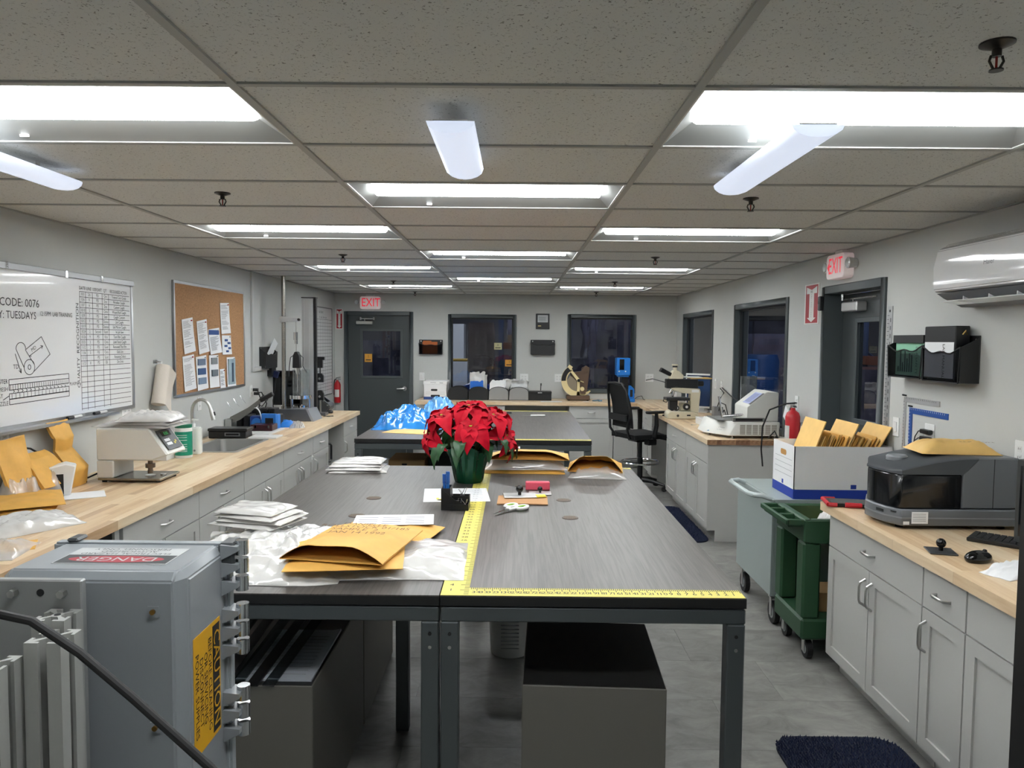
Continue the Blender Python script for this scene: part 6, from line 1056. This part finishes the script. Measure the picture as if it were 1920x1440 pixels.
lb = MB(); P0, P1 = Vector((.10, 0, .025)), Vector((-.06, .25, .025)); Q0 = Vector((.17, 0, .15)); ux = (P0-P1).normalized(); uz = (Q0-P0).normalized(); nn = ux.cross(uz).normalized(); uz = nn.cross(ux); MT = Matrix((ux, uz, nn)).transposed().to_4x4(); MT.translation = P1+ux*.05+uz*.07+nn*.002
lb.T = MT; lb.box(-.03, .005, -.05, .045, -.001, .001); lb.build('brand_label', mat('brand_blue', '3f7fa8', .4), t); lb = MB(); lb.T = MT; lb.text('TMI', .03, TM((-.012, -.002, .0012), 0, 0, PI/2)); lb.build('brand_lettering', PAPER, t); lb = MB(); lb.T = MT; lb.text('Slip & Friction', .02, TM((.12, .0, .0006))); lb.text('Lab Master', .013, TM((.12, -.022, .0006))); lb.build('lettering', GREYINK, t)
part('power_cord', RUBBER, t, lambda b: b.tube([(.5, .5, .1), (.5, .7, .2), (.45, 1.2, .3), (.5, 1.6, .33), (.54, 1.85, .34)], .006, 6))
t = thing('grey_box_adapter', 'grey power unit with looping black leads between monitor and friction tester', 'power unit', (2.25, 8.35, Z)); bx('unit', mat('unit_grey', '7f8182', .5), t, -.05, .05, -.05, .05, 0, .14, bevel=.006); part('lead', RUBBER, t, lambda b: (b.tube([(0, 0, .14), (.0, -.1, .24), (.04, -.1, .30), (.08, .2, .33)], .006, 6), b.tube([(0, -.06, .1), (-.02, -.2, .2), (-.01, -.35, .19), (0, -.45, .05)], .006, 6), b.tube([(0, -.1, .03), (.02, -.2, .12), (.02, -.28, .07), (0, -.15, .02)], .006, 6)))
t = thing('white_tray', 'low white box behind the friction tester', 'box', (2.1, 7.6, Z)); bx('box', WHITE, t, -.2, .18, -.1, .3, 0, .06, bevel=.004); bx('lid', WHITE, t, -.203, .183, -.103, .303, .06, .072, bevel=.003)
t = thing('acrylic_cover', 'clear acrylic cover standing behind the friction tester screen', 'cover', (2.19, 7.30, Z), -.1); ACR = glassmat('acrylic_clear', 'dfe3e2', .12, .03, .1, 'aab0b0'); bx('front_sheet', ACR, t, 0, .15, 0, .004, 0, .53); bx('side_sheet', ACR, t, .146, .15, .004, .2, 0, .53); bx('edge_strip', mat('acrylic_edge', 'c8cfcc', .3), t, -.003, 0, 0, .004, 0, .53)
t = thing('paper_stack', 'small stack of papers on the low white box below the right window', 'paper', (2.2, 7.62, Z+.073), .05)
for i in range(4): bx('sheet', PAPER, t, -.1+.005*i, .1, -.1, .12-.01*i, i*.008, i*.008+.006)
t = thing('black_lead', 'black cable drooping off the end of the right far worktop', 'cable', (WR-.03, 6.35, 0)); part('cable', RUBBER, t, lambda b: b.tube([(.02, -.06, 1.27), (-.06, -.04, 1.26), (-.16, .05, 1.2), (-.2, .1, 1.05), (-.2, .12, .85), (-.18, .13, .7)], .007, 8)); part('second_cable', RUBBER, t, lambda b: b.tube([(-.1, .25, .93), (-.06, .2, 1.0), (-.05, .15, .95), (-.08, .1, .8)], .006, 8))
# office chair (drafting height), seen from the side-back, facing +x towards the right worktop
def chair():
    t = thing('drafting_chair', 'black mesh-back drafting chair with foot ring at the right far worktop', 'chair', (1.50, 8.95, 0), .42); MESH = mat('chair_mesh', '101112', .7); FR = BLACK
    b = MB()
    def seat(u, v): r = (u-.5)*.5; q = (v-.5)*.5; e = max(abs(u-.5), abs(v-.5))*2; return (r, q, .685+.02*(1-e**4)-.03*max(0, (u-.75))*4*(u > .75))
    b.sheet(seat, 16, 16, .06); b.build('seat', mat('chair_fabric', '131416', .85), t, bevel=.0)
    b = MB(); b.sheet(lambda u, v: (-.26-.10*u-.05*math.sin(PI*u)*-.6, (v-.5)*(.44-.08*u), .76+.50*u), 12, 10, .015); b.build('backrest', MESH, t)
    part('back_frame', FR, t, lambda b: (b.tube([(-.05, -.1, .62), (-.25, -.15, .64), (-.31, -.19, .74), (-.30, -.22, .9), (-.34, -.2, 1.2), (-.365, -.15, 1.275), (-.37, 0, 1.285), (-.365, .15, 1.275), (-.34, .2, 1.2), (-.30, .22, .9), (-.31, .19, .74), (-.25, .15, .64), (-.05, .1, .62)], .016, 8))); part('lumbar_pad', FR, t, lambda b: b.box(-.335, -.30, -.2, .2, .84, .92), bevel=.01)
    for s in (-1, 1):
        a = part('armrest', FR, t, lambda b: b.prism(rrect(.27, .09, .04, 5, .02, s*.28), .935, .965, 'z'), bevel=.01); part('arm_post', FR, a, lambda b: (b.tube([(.02, s*.29, .94), (.02, s*.295, .80), (.0, s*.28, .66)], [.02, .026, .03], 8), b.tube([(0, s*.28, .65), (0, s*.15, .63)], .02, 8)))
    part('seat_mechanism', FR, t, lambda b: (b.box(-.12, .1, -.1, .1, .58, .63), b.box(-.02, .1, -.2, -.1, .55, .62)), bevel=.01); part('gas_column', FR, t, lambda b: (b.cyl((0, 0, .1), (0, 0, .38), .032), b.cyl((0, 0, .38), (0, 0, .6), .022)))
    part('foot_ring', CHROME, t, lambda b: (b.tube([(.23*math.cos(a*PI/14), .23*math.sin(a*PI/14), .33) for a in range(28)], .011, 8, True), [b.tube([(0, 0, .33), (.23*math.cos(a), .23*math.sin(a), .33)], .008, 6) for a in (0, PI*2/3, PI*4/3)]))
    for i in range(5):
        a = .3+i*2*PI/5; c, s = math.cos(a), math.sin(a); l = part('base_leg', FR, t, lambda b: b.tube([(0, 0, .12), (.16*c, .16*s, .11), (.31*c, .31*s, .075)], [.035, .024, .016], 8)); part('caster', BLACKM, l, lambda b: (b.cyl((.31*c-.02*s, .31*s+.02*c, .03), (.31*c+.02*s, .31*s-.02*c, .03), .03), b.cyl((.31*c, .31*s, .03), (.31*c, .31*s, .08), .008)))
chair()
def mat_rug(label, x0, x1, y0, y1):
    t = thing('floor_mat', label, 'mat', ((x0+x1)/2, (y0+y1)/2, .0005)); w, d = x1-x0, y1-y0; out = rrect(w, d, .12, 6)
    b = MB(); b.prism(out, 0, .012, 'z'); b.build('mat_base', mat('navy_rug', '161d30', .95), t)
    rnd = random.Random(2); b = MB(); nx, ny = int(w/.012), int(d/.012)
    for i in range(nx):
        for j in range(ny):
            x, y = -w/2+.008+i*.012+rnd.uniform(-.003, .003), -d/2+.008+j*.012+rnd.uniform(-.003, .003)
            if abs(x) > w/2-.1 and abs(y) > d/2-.1 and math.hypot(abs(x)-w/2+.12, abs(y)-d/2+.12) > .122: continue
            a = rnd.uniform(0, 3); r = .006; h = rnd.uniform(.010, .016); b.add([(x+r*math.cos(a), y+r*math.sin(a), .011), (x+r*math.cos(a+2.1), y+r*math.sin(a+2.1), .011), (x+r*math.cos(a+4.2), y+r*math.sin(a+4.2), .011), (x+rnd.uniform(-.004, .004), y+rnd.uniform(-.004, .004), .011+h)], [(0, 1, 3), (1, 2, 3), (2, 0, 3)])
    o = b.build('pile', mat('navy_pile', '1a2440', .95), t, smooth=False); o['kind'] = 'stuff'
mat_rug('navy shag floor mat at the lower right', 1.15, 1.70, 2.55, 3.28); mat_rug('navy floor mat beside the right far cabinets', 1.27, 1.74, 6.55, 7.95)
# ============================================================ RIGHT NEAR WORKTOP
Z = CT+.001
SPG = mat('spectro_grey', '6b6f73', .4); SPB = mat('spectro_black', '15171a', .2, coat=.3); SPL = mat('spectro_lightgrey', '85898d', .4)
t = thing('spectrometer', 'black and grey benchtop spectrometer with rounded front on the right worktop', 'spectrometer', (1.735, 3.45, Z)); W_ = .60; D_ = .37
fr = [(0, .22), (.003, .14), (.02, .06), (.055, 0)]   # rounded front corner in plan (x,y)
def foot(e=0.): return [(fr[3][0], 0-e)]+[(W_, 0-e), (W_, D_), (.075-e, D_), (0-e, .22), (.003-e, .14), (.02-e, .06)]
part('base', SPG, t, lambda b: b.prism(foot(.008), .018, .095, 'z'), bevel=.006); part('base_stripe', SPL, t, lambda b: b.prism([(p[0], p[1]) for p in foot(.011)], .052, .058, 'z')); part('front_cover', SPB, t, lambda b: b.prism([(fr[3][0], 0), (.335, 0), (.335, D_), (.075, D_), (0, .22), (.003, .14), (.02, .06)], .097, .255, 'z'), bevel=.006)
b = MB(); b.prism([(.337, .097), (W_, .097), (W_, .335), (.41, .335), (.337, .262)], .004, D_); b.build('rear_body', SPG, t, bevel=.006)
b = MB()
sx = [(0, .21, .23), (.003, .14, .24), (.02, .06, .265), (.055, 0, .34), (.075, 0, D_), (.2, 0, D_), (.28, 0, D_), (.335, 0, D_), (.36, 0, D_), (.408, 0, D_)]; vs = []
for x, yf, yb in sx:
    zb = .2565 if x <= .335 else .2565+(x-.335)/.073*.074; zt = max(zb+.001, .264+.072*math.sin(min(1, x/.40)*PI/2)); vs += [(x, yf, zb), (x, yb, zb), (x, yb, zt), (x, yf+.01, zt), (x, yf, zt-.006)]
b.add(vs, [(5*i+j, 5*i+5+j, 5*i+5+(j+1) % 5, 5*i+(j+1) % 5) for i in range(9) for j in range(5)]+[(0, 1, 2, 3, 4), (49, 48, 47, 46, 45)]); b.build('curved_lid', mat('spectro_lid', '4a4e52', .35), t); part('lid_dial', SPL, t, lambda b: b.lathe([(.05, .292), (.05, .31), (.04, .318), (.02, .312)], 24, (.14, .22, 0))); part('foot', RUBBER, t, lambda b: [b.cyl((x, y, 0), (x, y, .019), .018, n=12) for x, y in ((.08, .06), (.55, .05), (.09, .32), (.55, .33))])
bx('info_label', PAPER, t, .10, .175, -.0135, -.0112, .03, .085); part('label_print', GREYINK, t, lambda b: [b.box(.105, .165, -.0141, -.0135, .042+i*.008, .044+i*.008) for i in range(5)]); bx('seam', BLACKM, t, .48, .482, .0025, .0045, .1, .33); part('badge', mat('badge_dark', '2f3336', .3), t, lambda b: (b.obox((.006, .095, .072), (.05, .006, .014), (0, 0, -1.35)), b.obox((.032, .022, .08), (.025, .006, .006), (0, 0, -1.05)))); bx('front_tag', PAPER, t, .062, .09, -.0125, -.0112, .025, .04)
mailer('single kraft mailer lying on top of the spectrometer', (2.13, 3.66, Z+.3375), -.1, .36, .24, .05, 51., m=KRAFT2, words=('LUPTON',), tx=[(.1, -.04, .052)])
t = thing('tablet', 'tablet in a red and black rugged case beside the spectrometer', 'tablet', (1.73, 3.99, Z), -.2); bx('shell', BLACK, t, -.06, .17, -.085, .07, 0, .018, bevel=.006); part('red_bumper', mat('bumper_red', 'c01f2c', .45), t, lambda b: (b.tube([(-.062, -.087, .012), (-.062, .072, .012), (.0, .074, .012)], .011, 8), b.tube([(-.062, -.087, .012), (-.02, -.09, .012)], .011, 8), b.tube([(.02, -.089, .014), (.10, -.089, .014)], .013, 8))); bx('screen', mat('screen_off', ''), t, -.04, .15, -.065, .055, .018, .0185)
knobblock((1.77, 3.08, Z), -.25, 'black ball-knobbed plate on the right near worktop', mat('plate_charcoal', '3b3d3f', .4), 1., .105, .105)
t = thing('computer_mouse', 'glossy black mouse on the right near worktop', 'mouse', (1.845, 2.95, Z), -1.2); part('shell', mat('black_gloss', ''), t, lambda b: b.sphere((0, 0, .014), .055, 20, 10, (.68, 1.15, .52))); part('wheel', RUBBER, t, lambda b: b.cyl((-.004, .035, .036), (.004, .035, .036), .009)); part('glide_base', BLACKM, t, lambda b: b.cyl((0, 0, 0), (0, 0, .004), .03))
t = thing('black_keyboard', 'black keyboard by the right wall', 'keyboard', (2.16, 3.2, Z), -.75); bx('case', BLACK, t, -.17, .28, -.08, .06, 0, .018, bevel=.004); part('keys', mat('key_dark', ''), t, lambda b: [b.box(-.16+i*.025, -.14+i*.025, -.07+j*.024, -.05+j*.024, .018, .024) for i in range(17) for j in range(5)])
t = thing('computer_monitor', 'dark monitor cut off by the right edge of the view', 'monitor', (2.15, 3.19, Z), -1.2); bx('panel', mat('monitor_grey', '3c3f40', .4), t, -.02, .36, 0, .05, .02, .375, bevel=.004); bx('screen', mat('screen_off', ''), t, .0, .34, -.002, 0, .05, .35); part('stand', BLACK, t, lambda b: b.box(.1, .24, -.03, .1, 0, .02)); t.location = (2.14, 3.16, Z)
soft('white_cloth', 'folded white cloth at the right edge of the near worktop', 'cloth', mat('cloth_white', 'e9eaec', .9), (1.93, 2.83, Z), .5, .34, .12, .018, .006, .08, 22., 4, 3)
# ============================================================ CARTS AND BOX OF MAILERS
CARTG = mat('cart_greygreen', '9aa5a3', .35)
def caster(parent, x, y, r, sd=0.):
    w = part('caster_wheel', RUBBER, parent, lambda b: b.cyl((x-.016, y, r), (x+.016, y, r), r, n=20)); part('wheel_hub', mat('hub_grey', '9ba0a0', .4), w, lambda b: b.cyl((x-.018, y, r), (x+.018, y, r), r*.55, n=16)); part('caster_fork', STEEL, parent, lambda b: (b.box(x-.024, x-.019, y-.015, y+.02, r*.7, 2*r+.03), b.box(x+.019, x+.024, y-.015, y+.02, r*.7, 2*r+.03), b.box(x-.03, x+.03, y-.03, y+.03, 2*r+.025, 2*r+.031)))
t = thing('steel_cart', 'pale grey steel utility cart with tube handle behind the green cart', 'cart', (1.60, 4.62, 0)); w, d = .66, .72
bx('near_panel', CARTG, t, 0, .02, -.0, d, .19, .80, bevel=.003); bx('far_panel', CARTG, t, w-.02, w, 0, d, .19, .80, bevel=.003); bx('rear_panel', CARTG, t, .02, w-.02, d-.02, d, .19, .80); bx('top_shelf', CARTG, t, .02, w-.02, .02, d-.02, .775, .80); bx('bottom_shelf', CARTG, t, .02, w-.02, 0, d-.02, .19, .22); bx('front_panel', CARTG, t, .02, w-.02, 0, .02, .22, .80)
part('push_handle', mat('cart_handle', 'b6c0c0', .3), t, lambda b: b.tube([(.0, .56, .80), (-.05, .56, .82), (-.10, .53, .82), (-.12, .49, .82), (-.12, .10, .82), (-.10, .05, .82), (-.05, .02, .82), (0, .02, .80)], .016, 10))
for x, y in ((.05, .06), (w-.06, .06), (.05, d-.06), (w-.06, d-.06)): caster(t, x, y, .07)
GRN = mat('cart_green', '274a31', .5)
t = thing('plastic_cart', 'dark green plastic utility cart beside the right cabinets', 'cart', (1.60, 4.10, 0)); w, d = .68, .44; zt = .80
b = MB(); b.prism([(0, .12), (w, .12), (w, .24), (0, .24)], 0, d); b.build('bottom_tray', GRN, t, bevel=.012); b = MB()
for q in ((0, .04, 0, d), (w-.04, w, 0, d), (.04, w-.04, 0, .04), (.04, w-.04, d-.04, d)): b.box(*q, zt-.13, zt)
b.box(.04, w-.04, .04, d-.04, zt-.13, zt-.11); b.build('top_tray', GRN, t, bevel=.008)
part('tool_ledge', GRN, t, lambda b: ([b.box(-.085, 0, d*i/3+.0, d*i/3+.02, zt-.03, zt) for i in range(3)], b.box(-.085, 0, d-.02, d, zt-.03, zt), b.box(-.10, -.085, 0, d, zt-.03, zt), b.box(-.085, 0, .02, d-.02, zt-.045, zt-.035)), bevel=.004)
for x, y in ((.0, .0), (w-.1, .0), (.0, d-.1), (w-.1, d-.1)): bx('leg', GRN, t, x, x+.1, y, y+.1, .24, zt-.13, bevel=.012)
for x, y in ((.06, .06), (w-.08, .06), (.06, d-.06), (w-.08, d-.06)): caster(t, x, y, .052)
bx('carton_inside', mat('carton_tan', ''), t, .13, .5, .12, .32, .241, .35)
mailer('kraft mailer lying in the top tray of the green cart', (1.90, 4.36, .697), .1, .36, .25, .03, 61.); soft('poly_bag', 'crumpled white bag in the top tray of the green cart', 'plastic bag', POLY, (1.88, 4.24, .73), .2, .28, .16, .09, .03, .1, 33., 5, 3, 18)
t, h = bankers('long white and blue storage box full of mailers on the steel cart', (2.04, 4.64, .802), 0, .61, .38, .33, True, '1c3a9c')
t.rotation_euler[2] = 0
part('side_print', GREYINK, t, lambda b: [b.box(-.3056, -.305, .04, .34, .13+i*.035, .132+i*.035) for i in range(4)]); part('end_hole', mat('hole_tan', 'b9894e', .8), t, lambda b: b.prism(rrect(.10, .035, .015, 4, .19, .27), -.3058, -.305, 'x')); part('badge', mat('band_1c3a9c', ''), t, lambda b: b.box(.05, .085, -.0012, 0, .066, .092)); part('badge', mat('band_1c3a9c', ''), t, lambda b: b.box(-.3065, -.305, .18, .205, .066, .092))
rnd = random.Random(9); KR3 = [KRAFT, KRAFT2, mat('kraft_mailer_mid', 'e3ac4e', .6, var=.1, vscale=12)]
ORDN = ('first', 'second', 'third', 'fourth', 'fifth', 'sixth', 'seventh', 'eighth', 'ninth', 'tenth', 'eleventh', 'twelfth', 'thirteenth', 'fourteenth', 'fifteenth', 'sixteenth', 'seventeenth', 'eighteenth', 'nineteenth', 'twentieth')
for k in range(23):
    big = {0: 'large kraft mailer leaning out of the storage box at the left', 11: 'large kraft mailer rising over the middle of the storage box', 22: 'large kraft mailer leaning out of the storage box at the right'}.get(k); i = k-1-(k > 11)
    x = 1.768+.0155*k; an = .36+.007*k; hh = .485 if big else .385+.025*rnd.random()
    m = thing('kraft_mailer', big or 'thin kraft mailer filed in the storage box, '+ORDN[i]+' from the left', 'mailer', (x, 4.83, .83), 0, None if big else 'mailers filed in the storage box'); m.rotation_euler = (0, an, 0)
    b = MB(); dv = .33 if big else rnd.uniform(.25, .32); b.sheet(lambda u, v: (.002*math.sin(v*3), (u-.5)*dv, v*hh), 6, 4, .006); b.build('envelope', KRAFT2 if big else KR3[i % 3], m)
# ============================================================ WAREHOUSE BEYOND THE GLASS
WHW = mat('warehouse_wall', '5a5a60', .8); RK = mat('rack_blue', '364565', .5); WRAP = mat('shrink_wrap', '6f6d80', .12, var=.35, vscale=4, bump=.6, bscale=14, coat=.6); WRB = mat('wrapped_brown', '6a5c58', .2, var=.3, vscale=6, bump=.5, bscale=20, coat=.5)
struct(bx('wall_warehouse_back', WHW, None, -6, 8, FY+6.8, FY+6.95, 0, 5)); struct(bx('wall_warehouse_side', WHW, None, WR+3.1, WR+3.2, -.3, FY+6.8, 0, 5)); struct(bx('ceiling_warehouse', mat('warehouse_deck', '3c3f48', .8), None, -6, 8, FY+WD, FY+6.9, 4.2, 4.25)); struct(bx('ceiling_warehouse_side', mat('warehouse_deck', ''), None, WR+WD, WR+3.2, -.3, FY+WD, 4.2, 4.25))
struct(bx('wall_warehouse_left', WHW, None, -6.1, -6, FY, FY+6.9, 0, 5)); struct(bx('floor_warehouse', mat('warehouse_floor', '4a4b4e', .6), None, -6, WL-.2, FY, FY+6.8, -.06, -.004))
def rack(label, loc, rz, w, d, h, levels):
    t = thing('pallet_rack', label, 'rack', loc, rz, 'pallet racks beyond the windows')
    for x in (0, w-.08):
        for y in (0, d-.08): bx('upright', RK, t, x, x+.08, y, y+.08, 0, h)
        part('brace', RK, t, lambda b: [b.tube([(x+.04, .04, .3+i*.7), (x+.04, d-.04, .3+(i+1)*.7)], .018, 6) for i in range(int(h/.7)-1)])
    for z in levels:
        for y in (0, d-.06): bx('beam', mat('rack_beam', '6a3a22', .5), t, .08, w-.08, y, y+.06, z, z+.11)
    return t
def load(label, loc, rz, w, d, h, m=WRAP, seed=0.):
    t = thing('wrapped_pallet', label, 'pallet', loc, rz, 'shrink-wrapped loads beyond the windows'); n = 14; b = MB(); vs = []
    for j in range(n+1):
        for i in range(4*n):
            s = i//n; f = (i % n)/n; x, y = ((f-.5, -.5), (.5, f-.5), (.5-f, .5), (-.5, .5-f))[s]; q = .05*noise.noise((x*7+seed, y*7, j*.5)); vs.append((x*w*(1+q*2), y*d*(1+q*2), .12+j/n*(h-.12)))
    k = 4*n; b.add(vs, [(j*k+i, j*k+(i+1) % k, (j+1)*k+(i+1) % k, (j+1)*k+i) for j in range(n) for i in range(k)]+[tuple(range(k-1, -1, -1)), tuple(range(n*k, n*k+k))]); b.build('wrapped_load', m, t, ang=25)
    part('pallet_boards', mat('pallet_wood', '7a5f42', .8), t, lambda b: ([b.box(-w/2, w/2, -d/2+i*d/4-.0, -d/2+i*d/4+.08, .09, .119) for i in range(5) if i < 4], [b.box(-w/2+i*(w-.09)/2, -w/2+i*(w-.09)/2+.09, -d/2, d/2, .0, .089) for i in range(3)]))
rack('blue pallet rack seen through the far left window', (-.30, FY+1.6, 0), 0, 1.25, .9, 4.0, (1.62, 2.9)); rack('pallet rack seen through the glass of the far door', (-4.6, FY+2.2, 0), 0, 2.7, .9, 3.9, (1.55, 2.8))
load('tall brown wrapped load in the middle of the far left window', (-.58, FY+1.25, .0), .1, .42, .42, 2.05, WRB, 1.); load('wrapped load on the floor behind the far left window', (.33, FY+2.05, 0), 0, .9, .7, 1.45, WRAP, 2.); load('tall draped load filling the far right window', (1.95, FY+1.5, 0), .2, 1.5, .9, 2.15, WRAP, 3.); load('low wrapped load at the left of the far right window', (.82, FY+.75, 0), 0, .5, .5, 1.5, WRAP, 4.)
load('upper wrapped load on the rack beam behind the far left window', (.33, FY+2.05, 1.74), 0, .95, .7, .95, WRAP, 5.); load('wrapped load seen through the far door glass', (-2.2, FY+1.2, 0), .1, .9, .7, 1.75, WRAP, 6.); load('second wrapped load at the left of the far door glass', (-3.05, FY+1.2, 0), 0, .6, .6, 1.5, WRB, 7.)
t = thing('blue_tarp_bench', 'low bench covered by a blue tarp outside the far left window', 'bench', (-.45, FY+.42, 0)); bx('bench_frame', RK, t, -.6, .7, -.2, .25, 0, .85); part('tarp', mat('tarp_blue', '1c3f8c', .3, var=.3, vscale=5), t, lambda b: (setattr(b, 'T', Matrix.Translation((.05, .02, .851))), b.pillow(1.3, .5, .25, 22, 14, .05, .05, 5, 3.3, 3)))
t = thing('yellow_guard_rail', 'yellow tubular guard rail outside the far left window', 'guard rail', (-1.1, FY+1.9, 0)); part('rail', mat('rail_yellow', 'c9a63a', .5), t, lambda b: b.tube([(-.05, 0, .0), (-.05, 0, 1.3), (.0, 0, 1.42), (.3, 0, 1.42), (.36, 0, 1.3), (.36, 0, 0)], .028, 8))
t = thing('press_machine', 'pale machine with dark panels far beyond the left window', 'machine', (-2.0, FY+4.6, 0)); bx('machine_body', mat('machine_pale', 'c9cdd2', .5), t, -.3, 1.0, 0, .8, 0, 1.35); bx('machine_panel', mat('machine_dark', '3d4654', .4), t, -.1, .3, -.02, 0, .9, 1.25); bx('machine_hood', mat('machine_pale', ''), t, .2, .9, .1, .7, 1.351, 2.1)
rack('dark rack along the side aisle beyond the right windows', (WR+3.0, 6.2, 0), PI/2, 3.6, .9, 4.0, (1.5, 2.7)); load('wrapped load beyond the right near window', (WR+1.4, 8.3, 0), 0, .9, .9, 1.5, WRAP, 8.); load('wrapped load beyond the right door glass', (WR+1.3, 6.1, 0), .2, .8, .8, 1.4, WRB, 9.); load('wrapped load beyond the right far window', (WR+1.6, 11.6, 0), 0, .9, .9, 1.9, WRAP, 10.)
t = thing('blue_drum', 'blue plastic drum beyond the right near window', 'drum', (WR+1.1, 10.75, 0)); part('drum_body', mat('drum_blue', '1c4680', .4), t, lambda b: b.lathe([(.27, 0), (.28, .02), (.29, .3), (.28, .32), (.29, .34), (.29, .6), (.28, .62), (.28, .88), (.26, .9)], 28)); part('drum_lid', BLACK, t, lambda b: b.lathe([(.285, .9), (.285, .93), (.25, .935)], 28)); part('stacked_drum', mat('drum_blue', ''), t, lambda b: b.lathe([(.27, .936), (.29, 1.2), (.28, 1.22), (.29, 1.5), (.26, 1.6)], 28))
WLM = mat('warehouse_tube', 'ffffff', .5, emit='f3f2f0', estr=65.)
for i, (x, y, *zz) in enumerate(((-1.2, FY+3.2), (1.4, FY+4.6), (-4.0, FY+3.5), (WR+1.5, 4.6), (WR+1.7, 9.4), (-.3, FY+.8, 3.7), (1.6, FY+.7, 3.7), (-2.4, FY+.7, 3.7), (WR+.8, 7.2, 3.7))):  # the last four are added out of view to light the load fronts
    t = thing('high_bay_or_added_light', ('strip light hung beyond the far left window', 'strip light hung beyond the far right window', 'strip light beyond the far door', 'strip light over the aisle beyond the right door', 'strip light over the aisle beyond the right windows', 'added unseen strip light high outside the far left window', 'added unseen strip light high outside the far right window', 'added unseen strip light high outside the far door', 'added unseen strip light high outside the right windows')[i], 'strip light', (x, y, zz[0] if zz else (2.75 if i < 3 else 2.9)), 0, 'warehouse strip lights'); bx('tube_cover', WLM, t, -.55, .55, -.06, .06, 0, .05); bx('fixture_body', WHITE, t, -.57, .57, -.08, .08, .051, .1); part('hanger', STEEL, t, lambda b: [b.cyl((q, 0, .1), (q, 0, 4.2-t.location.z), .006, n=6) for q in (-.4, .4)])
